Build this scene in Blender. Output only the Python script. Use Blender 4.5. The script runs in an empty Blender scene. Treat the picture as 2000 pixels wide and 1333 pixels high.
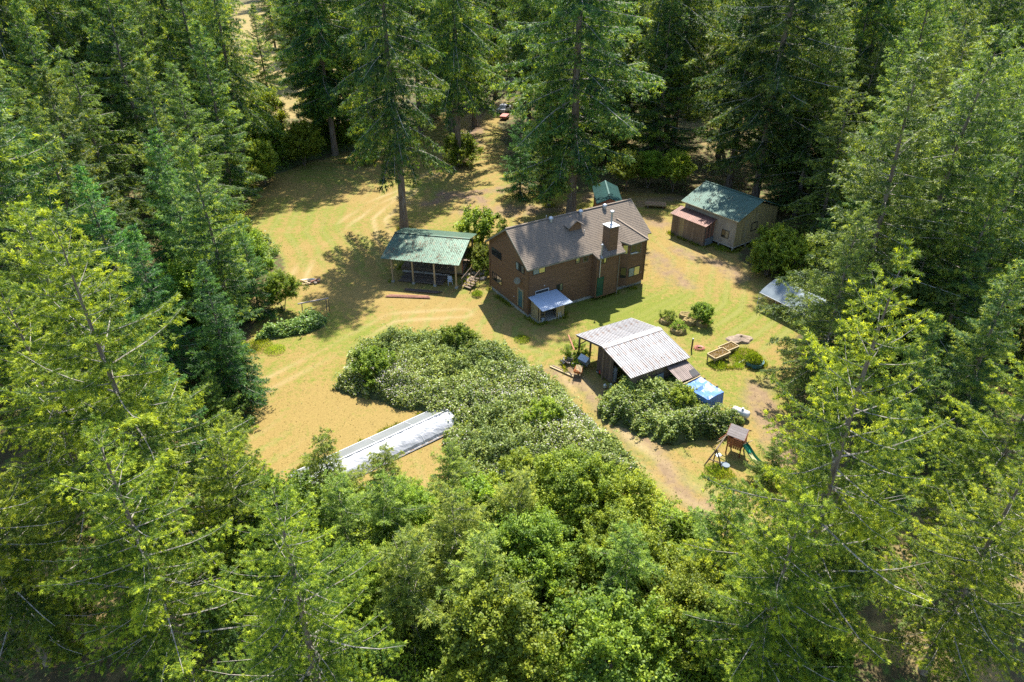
import bpy, bmesh, math, random
import numpy as np
from mathutils import Vector, Matrix

# ------------------------------------------------------------------ camera, sky, sun, exposure
S = bpy.context.scene
C = bpy.context.collection
CAM_H = 36.0
cam_d = bpy.data.cameras.new("camera")
cam_d.sensor_width = 36.0
cam_d.lens = 36.0 * 1371.0 / 2000.0
cam_d.clip_start = 0.5
cam_d.clip_end = 6000.0
cam = bpy.data.objects.new("camera", cam_d)
C.objects.link(cam)
cam.location = (0, 0, CAM_H)
cam.rotation_euler = (math.radians(90 - 31.7), 0, 0)
S.camera = cam

SUN_AZ, SUN_EL = math.radians(79.5), math.radians(55.0)      # azimuth from +X towards +Y
W = bpy.data.worlds.new("World")
S.world = W
W.use_nodes = True
nt = W.node_tree
nt.nodes.clear()
sky = nt.nodes.new("ShaderNodeTexSky")
sky.sky_type = 'NISHITA'
sky.sun_disc = False
sky.sun_elevation = SUN_EL
sky.sun_rotation = math.pi / 2 - SUN_AZ                     # clockwise from +Y
sky.air_density = 1.0
sky.dust_density = 0.6
bg = nt.nodes.new("ShaderNodeBackground")
bg.inputs["Strength"].default_value = 0.14
wo = nt.nodes.new("ShaderNodeOutputWorld")
nt.links.new(sky.outputs[0], bg.inputs[0])
nt.links.new(bg.outputs[0], wo.inputs[0])

sl = bpy.data.lights.new("sun", 'SUN')
sl.energy = 5.0
sl.angle = math.radians(0.53)
sl.color = (1.0, 0.95, 0.86)
sun = bpy.data.objects.new("sun", sl)
C.objects.link(sun)
sd = Vector((math.cos(SUN_AZ) * math.cos(SUN_EL), math.sin(SUN_AZ) * math.cos(SUN_EL), math.sin(SUN_EL)))
sun.rotation_euler = sd.to_track_quat('Z', 'Y').to_euler()
sun.location = (0, 60, 80)

S.view_settings.view_transform = 'Standard'
S.view_settings.look = 'None'
S.view_settings.gamma = 1.0
S.view_settings.exposure = 1.5
S.view_settings.use_curve_mapping = False
S.cycles.max_bounces = 8
S.cycles.diffuse_bounces = 5
S.cycles.glossy_bounces = 2
S.cycles.transmission_bounces = 4
S.cycles.use_denoising = False

# ------------------------------------------------------------------ materials
def nodes(name):
    m = bpy.data.materials.new(name)
    m.use_nodes = True
    n = m.node_tree
    p = n.nodes["Principled BSDF"]
    return m, n, p

def mat(name, c1, c2=None, rough=0.8, scale=4.0, metallic=0.0, bump=0.0, stretch=(1, 1, 1), detail=5, lo=.35, hi=.65, spec=.3,
        c3=None, scale3=1.0, lo3=.55, hi3=.7, vary=0.0):
    m, n, p = nodes(name)
    p.inputs["Roughness"].default_value = rough
    p.inputs["Metallic"].default_value = metallic
    p.inputs["Specular IOR Level"].default_value = spec
    if c2 is None:
        c2 = tuple(v * .8 for v in c1)
    tc = n.nodes.new("ShaderNodeTexCoord")
    mp = n.nodes.new("ShaderNodeMapping")
    mp.inputs["Scale"].default_value = stretch
    n.links.new(tc.outputs["Object"], mp.inputs[0])
    nz = n.nodes.new("ShaderNodeTexNoise")
    nz.inputs["Scale"].default_value = scale
    nz.inputs["Detail"].default_value = detail
    n.links.new(mp.outputs[0], nz.inputs["Vector"])
    mr = n.nodes.new("ShaderNodeMapRange")
    mr.inputs[1].default_value = lo
    mr.inputs[2].default_value = hi
    n.links.new(nz.outputs[0], mr.inputs[0])
    mx = n.nodes.new("ShaderNodeMix")
    mx.data_type = 'RGBA'
    mx.inputs[6].default_value = (*c1, 1)
    mx.inputs[7].default_value = (*c2, 1)
    n.links.new(mr.outputs[0], mx.inputs[0])
    out = mx.outputs[2]
    if c3:
        n3 = n.nodes.new("ShaderNodeTexNoise")
        n3.inputs["Scale"].default_value = scale3
        n3.inputs["Detail"].default_value = 8
        n3.inputs["Roughness"].default_value = .7
        n.links.new(mp.outputs[0], n3.inputs["Vector"])
        m3 = n.nodes.new("ShaderNodeMapRange")
        m3.inputs[1].default_value = lo3
        m3.inputs[2].default_value = hi3
        n.links.new(n3.outputs[0], m3.inputs[0])
        x3 = n.nodes.new("ShaderNodeMix")
        x3.data_type = 'RGBA'
        n.links.new(m3.outputs[0], x3.inputs[0])
        n.links.new(out, x3.inputs[6])
        x3.inputs[7].default_value = (*c3, 1)
        out = x3.outputs[2]
    if vary:
        oi = n.nodes.new("ShaderNodeObjectInfo")
        hs = n.nodes.new("ShaderNodeHueSaturation")
        r = n.nodes.new("ShaderNodeMapRange")
        r.inputs[3].default_value = 1 - vary
        r.inputs[4].default_value = 1 + vary
        n.links.new(oi.outputs["Random"], r.inputs[0])
        n.links.new(r.outputs[0], hs.inputs["Value"])
        n.links.new(out, hs.inputs["Color"])
        out = hs.outputs[0]
    n.links.new(out, p.inputs["Base Color"])
    if bump:
        b = n.nodes.new("ShaderNodeBump")
        b.inputs["Strength"].default_value = bump
        b.inputs["Distance"].default_value = .03
        n.links.new(nz.outputs[0], b.inputs["Height"])
        n.links.new(b.outputs[0], p.inputs["Normal"])
    return m

def leaf_mat(name, dark, mid, light, transl=.42, vary=.22, huev=.02, rough=.55):
    """leaf colour from the per-leaf 'tone' attribute (0 old needle, 1 fresh growth), varied from plant to plant"""
    m, n, p = nodes(name)
    at = n.nodes.new("ShaderNodeAttribute")
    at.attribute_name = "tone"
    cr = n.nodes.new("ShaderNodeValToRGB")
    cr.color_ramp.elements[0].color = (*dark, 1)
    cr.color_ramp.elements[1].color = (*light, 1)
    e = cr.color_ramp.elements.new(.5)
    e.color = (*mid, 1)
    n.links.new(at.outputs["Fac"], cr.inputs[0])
    oi = n.nodes.new("ShaderNodeObjectInfo")
    hs = n.nodes.new("ShaderNodeHueSaturation")
    r = n.nodes.new("ShaderNodeMapRange")
    r.inputs[3].default_value = 1 - vary
    r.inputs[4].default_value = 1 + vary
    n.links.new(oi.outputs["Random"], r.inputs[0])
    n.links.new(r.outputs[0], hs.inputs["Value"])
    mm = n.nodes.new("ShaderNodeMath")
    mm.operation = 'MULTIPLY'
    mm.inputs[1].default_value = 7.31
    fr = n.nodes.new("ShaderNodeMath")
    fr.operation = 'FRACT'
    n.links.new(oi.outputs["Random"], mm.inputs[0])
    n.links.new(mm.outputs[0], fr.inputs[0])
    r2 = n.nodes.new("ShaderNodeMapRange")
    r2.inputs[3].default_value = .5 - huev
    r2.inputs[4].default_value = .5 + huev
    n.links.new(fr.outputs[0], r2.inputs[0])
    n.links.new(r2.outputs[0], hs.inputs["Hue"])
    n.links.new(cr.outputs[0], hs.inputs["Color"])
    p.inputs["Roughness"].default_value = rough
    p.inputs["Specular IOR Level"].default_value = .35
    n.links.new(hs.outputs[0], p.inputs["Base Color"])
    tr = n.nodes.new("ShaderNodeBsdfTranslucent")
    g = n.nodes.new("ShaderNodeMix")
    g.data_type = 'RGBA'
    g.blend_type = 'MULTIPLY'
    g.inputs[0].default_value = 1
    g.inputs[7].default_value = (1.25, 1.15, .45, 1)
    n.links.new(hs.outputs[0], g.inputs[6])
    n.links.new(g.outputs[2], tr.inputs[0])
    ms = n.nodes.new("ShaderNodeMixShader")
    ms.inputs[0].default_value = transl
    n.links.new(p.outputs[0], ms.inputs[1])
    n.links.new(tr.outputs[0], ms.inputs[2])
    n.links.new(ms.outputs[0], n.nodes["Material Output"].inputs[0])
    return m

M = {}
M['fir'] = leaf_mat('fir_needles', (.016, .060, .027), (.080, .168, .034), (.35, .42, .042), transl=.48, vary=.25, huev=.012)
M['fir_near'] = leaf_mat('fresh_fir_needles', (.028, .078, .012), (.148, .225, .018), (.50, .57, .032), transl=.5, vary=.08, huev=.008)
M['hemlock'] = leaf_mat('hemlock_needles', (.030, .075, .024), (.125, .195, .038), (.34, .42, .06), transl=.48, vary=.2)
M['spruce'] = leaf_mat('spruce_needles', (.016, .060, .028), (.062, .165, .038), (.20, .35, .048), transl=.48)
M['broad'] = leaf_mat('broad_leaves', (.05, .105, .016), (.20, .29, .026), (.44, .52, .045), transl=.5)
M['shrub'] = leaf_mat('shrub_leaves', (.055, .105, .016), (.19, .27, .026), (.38, .46, .04), transl=.5, vary=.25)
M['bramble'] = leaf_mat('bramble_leaves', (.05, .10, .025), (.18, .265, .060), (.39, .49, .13), vary=.05)
M['youngf'] = leaf_mat('young_conifer_needles', (.045, .10, .022), (.19, .27, .040), (.42, .49, .07), transl=.5, vary=.2)
M['flower'] = leaf_mat('bramble_blossom', (.42, .38, .34), (.50, .45, .42), (.56, .52, .50), transl=.25, vary=.05, huev=0)
M['bark'] = mat('fir_bark', (.115, .085, .062), (.20, .165, .13), rough=.95, scale=6, bump=.8, stretch=(1, 1, .18))
M['limb'] = mat('lichen_grey_limb', (.21, .18, .15), (.34, .31, .27), rough=.95, scale=3, bump=.3)

# ------------------------------------------------------------------ object helpers
def tag(o, label=None, cat=None, group=None, kind=None):
    if label: o['label'] = label
    if cat: o['category'] = cat
    if group: o['group'] = group
    if kind: o['kind'] = kind
    return o

def thing(name, label, cat, loc=(0, 0, 0), rz=0.0, group=None):
    o = bpy.data.objects.new(name, None)
    o.empty_display_size = .3
    C.objects.link(o)
    o.location = loc
    o.rotation_euler = (0, 0, rz)
    return tag(o, label, cat, group)

def link(name, me, material, parent=None, loc=None):
    o = bpy.data.objects.new(name, me)
    if material is not None and not me.materials:
        me.materials.append(material)
    C.objects.link(o)
    if parent: o.parent = parent
    if loc is not None: o.location = loc
    return o

class MB:
    def __init__(s):
        s.v = []; s.f = []
    def add(s, vs, fs):
        k = len(s.v)
        s.v += [tuple(v) for v in vs]
        s.f += [tuple(i + k for i in f) for f in fs]
        return s
    def box(s, x0, x1, y0, y1, z0, z1):
        v = [(x, y, z) for z in (z0, z1) for y in (y0, y1) for x in (x0, x1)]
        return s.add(v, [(0, 2, 3, 1), (4, 5, 7, 6), (0, 1, 5, 4), (2, 6, 7, 3), (0, 4, 6, 2), (1, 3, 7, 5)])
    def bar(s, a, b, w, h=None):
        """square bar from a to b"""
        a, b = Vector(a), Vector(b)
        h = h or w
        d = (b - a).normalized()
        up = Vector((0, 0, 1)) if abs(d.z) < .95 else Vector((0, 1, 0))
        x = d.cross(up).normalized()
        y = x.cross(d)
        v = []
        for p in (a, b):
            for i, j in ((-1, -1), (1, -1), (1, 1), (-1, 1)):
                v.append(p + x * i * w / 2 + y * j * h / 2)
        return s.add(v, [(0, 1, 2, 3), (7, 6, 5, 4), (0, 4, 5, 1), (1, 5, 6, 2), (2, 6, 7, 3), (3, 7, 4, 0)])
    def tube(s, pts, rad, n=8, caps=True):
        rings = []
        k0 = len(s.v)
        pts = [Vector(p) for p in pts]
        for i, p in enumerate(pts):
            d = (pts[min(i + 1, len(pts) - 1)] - pts[max(i - 1, 0)]).normalized()
            up = Vector((0, 0, 1)) if abs(d.z) < .9 else Vector((1, 0, 0))
            x = d.cross(up).normalized(); y = x.cross(d)
            r = rad[i] if hasattr(rad, '__len__') else rad
            for q in range(n):
                a = 2 * math.pi * q / n
                s.v.append(tuple(p + x * math.cos(a) * r + y * math.sin(a) * r))
        for i in range(len(pts) - 1):
            for q in range(n):
                a = k0 + i * n + q; b = k0 + i * n + (q + 1) % n
                s.f.append((a, b, b + n, a + n))
        if caps:
            s.f.append(tuple(k0 + q for q in reversed(range(n))))
            e = k0 + (len(pts) - 1) * n
            s.f.append(tuple(e + q for q in range(n)))
        return s
    def lathe(s, c, prof, n=14):
        k0 = len(s.v)
        for r, z in prof:
            for q in range(n):
                a = 2 * math.pi * q / n
                s.v.append((c[0] + r * math.cos(a), c[1] + r * math.sin(a), c[2] + z))
        for i in range(len(prof) - 1):
            for q in range(n):
                a = k0 + i * n + q; b = k0 + i * n + (q + 1) % n
                s.f.append((a, b, b + n, a + n))
        s.f.append(tuple(k0 + q for q in reversed(range(n))))
        e = k0 + (len(prof) - 1) * n
        s.f.append(tuple(e + q for q in range(n)))
        return s
    def slab(s, q, t):
        """thick plate under a quad q (4 points, counter-clockwise seen from outside)"""
        q = [Vector(p) for p in q]
        nrm = (q[1] - q[0]).cross(q[-1] - q[0]).normalized()
        v = q + [p - nrm * t for p in q]
        k = len(q)
        return s.add(v, [tuple(range(k)), tuple(reversed(range(k, 2 * k)))] + [(i, i + k, (i + 1) % k + k, (i + 1) % k) for i in range(k)])
    def mesh(s, name):
        me = bpy.data.meshes.new(name)
        me.from_pydata(s.v, [], s.f)
        me.validate()
        return me
    def build(s, name, material, parent=None, loc=None, smooth=False):
        me = s.mesh(name)
        if smooth:
            me.polygons.foreach_set('use_smooth', [True] * len(me.polygons))
        return link(name, me, material, parent, loc)

def np_mesh(name, co, tris_or_quads, tone=None, k=3):
    """fast mesh from numpy: co (N,3), faces (F,k)"""
    me = bpy.data.meshes.new(name)
    F = len(tris_or_quads)
    me.vertices.add(len(co))
    me.vertices.foreach_set('co', np.asarray(co, dtype=np.float32).ravel())
    me.loops.add(F * k)
    me.loops.foreach_set('vertex_index', np.asarray(tris_or_quads, dtype=np.int32).ravel())
    me.polygons.add(F)
    me.polygons.foreach_set('loop_start', np.arange(F, dtype=np.int32) * k)
    me.update(calc_edges=True)
    if tone is not None:
        a = me.attributes.new('tone', 'FLOAT', 'POINT')
        a.data.foreach_set('value', np.asarray(tone, dtype=np.float32))
    return me

def unit(a):
    return a / (np.linalg.norm(a, axis=-1, keepdims=True) + 1e-9)

def blades(P, D, ln, wd, tone, rng, name):
    """one narrow three-cornered needle spray per point"""
    n = len(P)
    side = unit(np.cross(D, rng.normal(size=(n, 3)) * .55 + np.array([0, 0, 1.0])))
    co = np.empty((n, 3, 3))
    co[:, 0] = P - side * wd[:, None] * .5
    co[:, 1] = P + side * wd[:, None] * .5
    co[:, 2] = P + D * ln[:, None]
    return np_mesh(name, co.reshape(-1, 3), np.arange(n * 3).reshape(n, 3), np.repeat(tone, 3))

def leaves(P, Nrm, sz, tone, rng, name, mats=None, midx=None):
    """one pointed four-cornered leaf per point, facing Nrm"""
    n = len(P)
    a = unit(np.cross(Nrm, rng.normal(size=(n, 3))))
    b = np.cross(Nrm, a)
    s = sz[:, None]
    co = np.empty((n, 4, 3))
    co[:, 0] = P - a * s * .62
    co[:, 1] = P - b * s * .42 + Nrm * s * .12
    co[:, 2] = P + a * s * .62
    co[:, 3] = P + b * s * .42 + Nrm * s * .12
    me = np_mesh(name, co.reshape(-1, 3), np.arange(n * 4).reshape(n, 4), np.repeat(tone, 4), 4)
    if midx is not None:
        for mm in mats: me.materials.append(mm)
        me.polygons.foreach_set('material_index', midx.astype(np.int32))
    return me

# ------------------------------------------------------------------ tree meshes
def conifer(seed, H, R, zb, nb, tw, tuft, nbl, bl, bw, droop=.5, hang=.25, up=.7, tipup=.25, crook=0.02, shape=.8, rtrunk=.012,
            ragged=.25, bottom=.75, bare=0, spread=.6):
    rng = np.random.default_rng(seed)
    P, D, LN, T = [], [], [], []
    tm = MB(); lm = MB()
    def axis(z):
        return np.array([math.sin(z * .21 + seed) * crook * z * .5, math.cos(z * .17 + seed * 2) * crook * z * .5, z])
    zs = [i * H / 14 for i in range(15)]
    r0 = H * rtrunk
    tm.tube([axis(z) + np.array([0, 0, -.15 if z == 0 else 0]) for z in zs], [r0 * (1.25 if i == 0 else 1) * max(.03, (1 - i / 14) ** .85) for i in range(15)], 9)
    az = rng.uniform(0, 6.28)
    for i in range(nb):
        t = ((i + rng.uniform(0, 1)) / nb) ** .92
        z = zb + (H - zb) * t * .995
        az += 2.4 + rng.normal() * .25
        L = R * ((1 - t) ** shape * (bottom + (1 - bottom) * min(1, t * 5)) + .035) * (1 + rng.uniform(-ragged, ragged * .6))
        a = -.12 + up * t ** 1.4 + rng.normal() * .06
        if t > .97: a = 1.4
        ns = 9
        s = np.linspace(0, 1, ns)
        rad = np.array([math.cos(az), math.sin(az), 0]); sd_ = np.array([-rad[1], rad[0], 0])
        swing = rng.normal() * .10
        bt = .22 + .12 * t + rng.normal() * .10
        o = axis(z)
        dr = droop * (1 - .65 * t) * rng.uniform(.7, 1.3)
        def pos(s):
            s = np.asarray(s)[..., None]
            return o + rad * L * s + sd_ * L * swing * s ** 2 + np.array([0, 0, 1]) * L * (a * s - dr * s ** 2 + tipup * s ** 3)
        c = pos(s)
        rl = max(.010, L * .0105)
        lm.tube(c[::2], [rl * (1 - .85 * q) for q in s[::2]], 3, caps=False)
        nt_ = max(3, int(L / tw))
        for side in (-1, 1):
            sj = .12 + .86 * (np.arange(nt_) + rng.uniform(.1, .9, nt_)) / nt_
            base = pos(sj); ahead = unit(pos(np.minimum(sj + .05, 1.05)) - base)
            tl = (.50 * L ** .85 * (1 - sj) ** .75 * np.minimum(1, sj * 3.0) + .16 + bl * .4) * rng.uniform(.6, 1.15, nt_)
            dd = unit(ahead * .62 + side * sd_ * .85 + np.array([0, 0, -1]) * hang * rng.uniform(.3, 1.2, (nt_, 1)) + rng.normal(size=(nt_, 3)) * .08)
            nk = max(2, int(np.ceil(tl.max() / tuft)))
            for k in range(nk):
                r = (k + rng.uniform(.1, .9, nt_)) / nk
                ok = rng.uniform(size=nt_) < np.clip(tl / tl.max() + .35, 0, 1)
                p = base + dd * (tl * r)[:, None]
                p[:, 2] -= hang * tl * r ** 2 * .9
                p = p[ok]; d0 = dd[ok]; rr = r[ok]; ss = sj[ok]
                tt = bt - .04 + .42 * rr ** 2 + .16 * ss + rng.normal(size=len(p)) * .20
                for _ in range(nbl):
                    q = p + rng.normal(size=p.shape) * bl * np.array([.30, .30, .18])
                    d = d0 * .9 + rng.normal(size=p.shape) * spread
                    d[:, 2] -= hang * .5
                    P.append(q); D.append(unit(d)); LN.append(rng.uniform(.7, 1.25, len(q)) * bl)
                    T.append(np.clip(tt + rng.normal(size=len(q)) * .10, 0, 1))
    for i in range(bare):                                   # dead lower limbs
        z = rng.uniform(zb * .45, zb + (H - zb) * .5); aa = rng.uniform(0, 6.28); L = R * rng.uniform(.25, .6)
        o = axis(z)
        p1 = o + np.array([math.cos(aa) * L * .6, math.sin(aa) * L * .6, -L * .12]); p2 = o + np.array([math.cos(aa + .15) * L, math.sin(aa + .15) * L, -L * .05])
        lm.tube([o, p1, p2], [.035, .022, .008], 3, caps=False)
        p3 = p1 + np.array([math.cos(aa + .9) * L * .3, math.sin(aa + .9) * L * .3, .05 * L])
        lm.tube([p1, p3], [.015, .006], 3, caps=False)
    P = np.concatenate(P); D = np.concatenate(D); LN = np.concatenate(LN); T = np.concatenate(T)
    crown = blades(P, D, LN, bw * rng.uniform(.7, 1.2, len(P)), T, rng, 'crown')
    return crown, tm.mesh('trunk'), lm.mesh('limb')

def broadleaf(seed, H, R, n_cl, per, leaf, zlow=.25, flat=1.0):
    rng = np.random.default_rng(seed)
    tm = MB()
    stems = rng.integers(2, 5)
    cl = []
    for i in range(n_cl):
        for _ in range(30):
            v = rng.normal(size=3); v /= np.linalg.norm(v)
            r = rng.uniform(.35, 1) ** .5
            zc = zlow + (1 - zlow) / 2 * (1 + v[2] * r)
            wob = (1 + .25 * math.sin(3 * math.atan2(v[1], v[0]) + seed) + .2 * math.sin(7 * v[2] + seed)) * rng.uniform(.8, 1.2)
            if v[2] > -.75: break
        rr = R * wob * (1 - .35 * max(0, v[2]) ** 2)
        cl.append((v[0] * r * rr, v[1] * r * rr, H * zc * (1 - .04 * rng.uniform())))
    cl = np.array(cl)
    for k in range(stems):
        a = 6.28 * k / stems + rng.uniform(0, 1)
        q = np.array([math.cos(a) * R * .35, math.sin(a) * R * .35, H * .6])
        b = np.array([math.cos(a) * .08, math.sin(a) * .08, -.1])
        m_ = (q + b) / 2 + rng.normal(size=3) * R * .05
        tm.tube([b, m_, q], [H * .014, H * .010, H * .004], 6)
        for j in range(5):
            c = cl[rng.integers(len(cl))]
            tm.tube([m_, (m_ + c) / 2 + rng.normal(size=3) * .1, c], [H * .006, H * .004, H * .002], 4, caps=False)
    P, N_, T = [], [], []
    for c in cl:
        rad = R * rng.uniform(.10, .27)
        k = int(per * rng.uniform(.6, 1.3))
        v = unit(rng.normal(size=(k, 3)))
        ns_ = rng.integers(5, 9)                             # a clump is a handful of leafy shoots
        od = unit(rng.normal(size=(ns_, 3)) * .6 + unit(c * np.array([1, 1, .35])) * .7 + np.array([0, 0, .45]))
        si = rng.integers(0, ns_, k); f_ = rng.uniform(0, 1, (k, 1))
        p = c + od[si] * f_ * rad * 2.0 + rng.normal(size=(k, 3)) * rad * (.30 - .16 * f_)
        sh_t = rng.normal(size=ns_)[si] * .13 + .16 * (f_[:, 0] - .5)
        P.append(p); N_.append(unit(v * .4 + rng.normal(size=(k, 3)) * .5 + np.array([0, 0, .8])))
        T.append(np.clip(.47 + rng.normal() * .12 + sh_t + rng.normal(size=k) * .14, 0, 1))
    P = np.concatenate(P); N_ = np.concatenate(N_); T = np.concatenate(T)
    P[:, 2] = np.maximum(P[:, 2], .04)
    return leaves(P, N_, leaf * rng.uniform(.6, 1.3, len(P)), T, rng, 'crown'), tm.mesh('trunk')

KIND = {}
def make_kind(key, name, meshes, fol, cat):
    KIND[key] = (name, meshes, fol, cat)

make_kind('oldA', 'fir_tree', conifer(1, 37, 6.6, 10, 110, .50, 0.56, 11, 0.38, 0.1, droop=.75, hang=.75, up=.45, ragged=.5, bare=14, rtrunk=.0135, shape=.55, bottom=.8, spread=0.62), 'fir', 'fir tree')
make_kind('oldB', 'fir_tree', conifer(2, 38, 8.4, 6, 120, .52, 0.56, 11, 0.38, 0.1, droop=.5, hang=.45, up=.45, ragged=.5, bare=12, rtrunk=.013, shape=.6, bottom=.65, spread=0.62), 'fir', 'fir tree')
make_kind('firC', 'fir_tree', conifer(3, 32, 6.6, 3, 115, .46, 0.56, 11, 0.38, 0.1, droop=.42, hang=.25, up=.6, tipup=.3, ragged=.45, bare=4, shape=.66, spread=0.62), 'fir', 'fir tree')
make_kind('firD', 'fir_tree', conifer(8, 30, 5.8, 4, 105, .44, 0.56, 11, 0.38, 0.1, droop=.38, hang=.25, up=.8, tipup=.3, ragged=.5, bare=8, shape=.6, spread=0.62), 'fir', 'fir tree')
make_kind('hem', 'hemlock_tree', conifer(4, 30, 7.2, 2, 120, .44, 0.5, 11, 0.3, 0.085, droop=.15, hang=.5, up=.75, tipup=.05, ragged=.42, bare=8, shape=.66, spread=0.75), 'hemlock', 'conifer tree')
make_kind('spr', 'spruce_tree', conifer(5, 17, 4.5, .6, 90, .36, 0.36, 9, 0.26, 0.075, droop=.3, hang=.16, up=.5, tipup=.3, ragged=.3, shape=.78, bottom=.9, spread=0.6), 'spruce', 'spruce tree')
make_kind('young', 'young_fir_tree', conifer(6, 9, 3.7, .25, 52, .24, 0.27, 12, 0.19, 0.055, droop=.25, hang=.3, up=.6, ragged=.5, shape=.62, bottom=.9, spread=0.65), 'hemlock', 'conifer tree')
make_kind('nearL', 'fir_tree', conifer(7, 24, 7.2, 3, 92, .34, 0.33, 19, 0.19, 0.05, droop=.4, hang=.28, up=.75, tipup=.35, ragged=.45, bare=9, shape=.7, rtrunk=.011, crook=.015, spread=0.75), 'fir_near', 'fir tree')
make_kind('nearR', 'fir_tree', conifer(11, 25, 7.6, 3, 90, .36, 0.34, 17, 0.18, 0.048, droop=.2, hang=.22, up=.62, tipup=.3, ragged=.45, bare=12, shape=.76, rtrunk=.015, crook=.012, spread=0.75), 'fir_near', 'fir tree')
make_kind('oldC', 'fir_tree', conifer(31, 36, 7.2, 13, 92, .52, 0.56, 11, 0.38, 0.1, droop=.9, hang=.9, up=.35, ragged=.6, bare=22, rtrunk=.013, shape=.5, bottom=.6, spread=0.62), 'fir', 'fir tree')
make_kind('firE', 'fir_tree', conifer(32, 28, 6.4, 2, 96, .46, 0.56, 11, 0.38, 0.1, droop=.3, hang=.2, up=.9, tipup=.4, ragged=.6, bare=6, shape=.75, spread=0.62), 'fir', 'fir tree')
make_kind('hemB', 'hemlock_tree', conifer(33, 27, 6.6, 1, 100, .44, 0.5, 11, 0.3, 0.085, droop=.3, hang=.7, up=.5, tipup=0, ragged=.55, bare=12, shape=.5, spread=0.75), 'hemlock', 'conifer tree')
make_kind('bl', 'broadleaf_tree', broadleaf(21, 9, 3.7, 150, 340, .16), 'broad', 'tree')
make_kind('bl2', 'broadleaf_tree', broadleaf(27, 8, 3.0, 110, 340, .15, zlow=.12), 'broad', 'tree')
make_kind('sh', 'shrub', broadleaf(22, 3.4, 2.0, 70, 260, .13, zlow=.05), 'shrub', 'shrub')
make_kind('sh2', 'shrub', broadleaf(23, 2.2, 1.7, 60, 200, .10, zlow=.05), 'shrub', 'shrub')

_tot = sum(len(mm.polygons) for k in KIND.values() for mm in k[1])
print('FOLIAGE POLYS', _tot, {k: len(v[1][0].polygons) for k, v in KIND.items()})
def plant(kind, x, y, rz, sc, label, group=None, fol=None, sz=None, lean=0.0):
    name, ms, f, cat = KIND[kind]
    t = thing(name, label, cat, (x, y, 0), rz, group)
    t.scale = (sc, sc, sc * (sz or 1))
    if lean: t.rotation_euler = (lean, 0, rz)
    fm = M[fol or f]
    crown = link('crown', ms[0], None, t)
    if not ms[0].materials: ms[0].materials.append(fm)
    crown.material_slots[0].link = 'OBJECT'
    crown.material_slots[0].material = fm
    link('trunk', ms[1], M['bark'], t)
    if len(ms) > 2:
        tag(link('limb', ms[2], M['limb'], t), kind='stuff')     # some hundred limbs, too fine to pick out singly
    return t

# ------------------------------------------------------------------ ground: one sheet, detail in per-vertex masks
def seg_dist(X, Y, pts):
    d = np.full(X.shape, 1e9)
    for (ax, ay), (bx, by) in zip(pts[:-1], pts[1:]):
        vx, vy = bx - ax, by - ay
        t = np.clip(((X - ax) * vx + (Y - ay) * vy) / (vx * vx + vy * vy), 0, 1)
        d = np.minimum(d, np.hypot(X - ax - t * vx, Y - ay - t * vy))
    return d

_r = np.random.default_rng(5)
_ph = _r.uniform(0, 6.28, (60, 2)); _dr = _r.uniform(0, 6.28, 60)
def wav(X, Y, f, n=10, k=0):
    o = 0
    for i in range(n):
        a = _dr[(i + k) % 60]; ff = f * (.6 + .13 * i)
        o = o + np.sin((X * math.cos(a) + Y * math.sin(a)) * ff + _ph[(i + k) % 60, 0])
    return o / n * 1.6

def in_poly(X, Y, poly):
    ins = np.zeros(X.shape, bool)
    n = len(poly)
    for i in range(n):
        x0, y0 = poly[i]; x1, y1 = poly[(i + 1) % n]
        c = ((y0 > Y) != (y1 > Y)) & (X < (x1 - x0) * (Y - y0) / (y1 - y0 + 1e-12) + x0)
        ins ^= c
    return ins

LAWN = [(-39, 94), (-37, 108), (-31, 119), (-22, 124), (-14, 146), (-3, 150), (-1, 118), (6, 100), (14, 101), (24, 100), (33, 88), (28, 77), (31, 66),
        (27, 56), (23, 46), (20, 36), (14, 30), (7, 34), (-5, 35), (-20, 38), (-24, 46), (-27, 53), (-25, 62), (-25, 70), (-29, 78)]
DRIVE = [(-30, 40), (-20.5, 47), (-17.5, 55), (-14, 62), (-12.5, 66)]
TRACKS = [[(-34, 42), (-23, 49.5), (-16.5, 57.5), (-12.5, 63), (-5, 64)], [(-15.5, 80), (-18, 90), (-15, 102), (-12, 112), (-10, 130), (-12, 160)],
          [(4.5, 56), (6.3, 50), (8.5, 43.5), (12.5, 38), (18, 33)],
          [(-24, 66), (-25, 80), (-20, 96), (-14, 104)]]
BARE = [[(-12, 96), (-8, 100), (-4, 96)], [(-9, 112), (-7, 128), (-8, 150)], [(4.9, 53), (9, 45.5), (14, 37)], [(17, 78), (18, 74), (19, 70)],
        [(26, 72), (24, 76), (21, 80)], [(20, 40), (22, 50)], [(12, 92), (20, 88)], [(-6, 92), (6, 94), (12, 100)], [(-10, 100), (2, 102), (16, 104)], [(16, 96), (26, 98)]]

def coords(lo, hi, step, far, g=1.13):
    a = list(np.arange(lo, hi + 1e-6, step))
    x, s = hi, step
    while x < far: s *= g; x += s; a.append(x)
    x, s = lo, step
    while x > -far: s *= g; x -= s; a.insert(0, x)
    return np.array(a)
gx = coords(-46, 46, .36, 2400); gy = coords(22, 130, .36, 2400)
GX, GY = np.meshgrid(gx, gy)
GZ = (wav(GX, GY, .35, 8) * .05 + wav(GX, GY, 1.8, 8, 20) * .012)
GZ = np.where((np.abs(GX) < 60) & (GY < 150), GZ, GZ * 2) - .06
nx, ny = len(gx), len(gy)
idx = np.arange(nx * ny).reshape(ny, nx)
quads = np.stack([idx[:-1, :-1], idx[:-1, 1:], idx[1:, 1:], idx[1:, :-1]], -1).reshape(-1, 4)
gm = np_mesh('ground', np.stack([GX, GY, GZ], -1).reshape(-1, 3), quads, None, 4)
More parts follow.
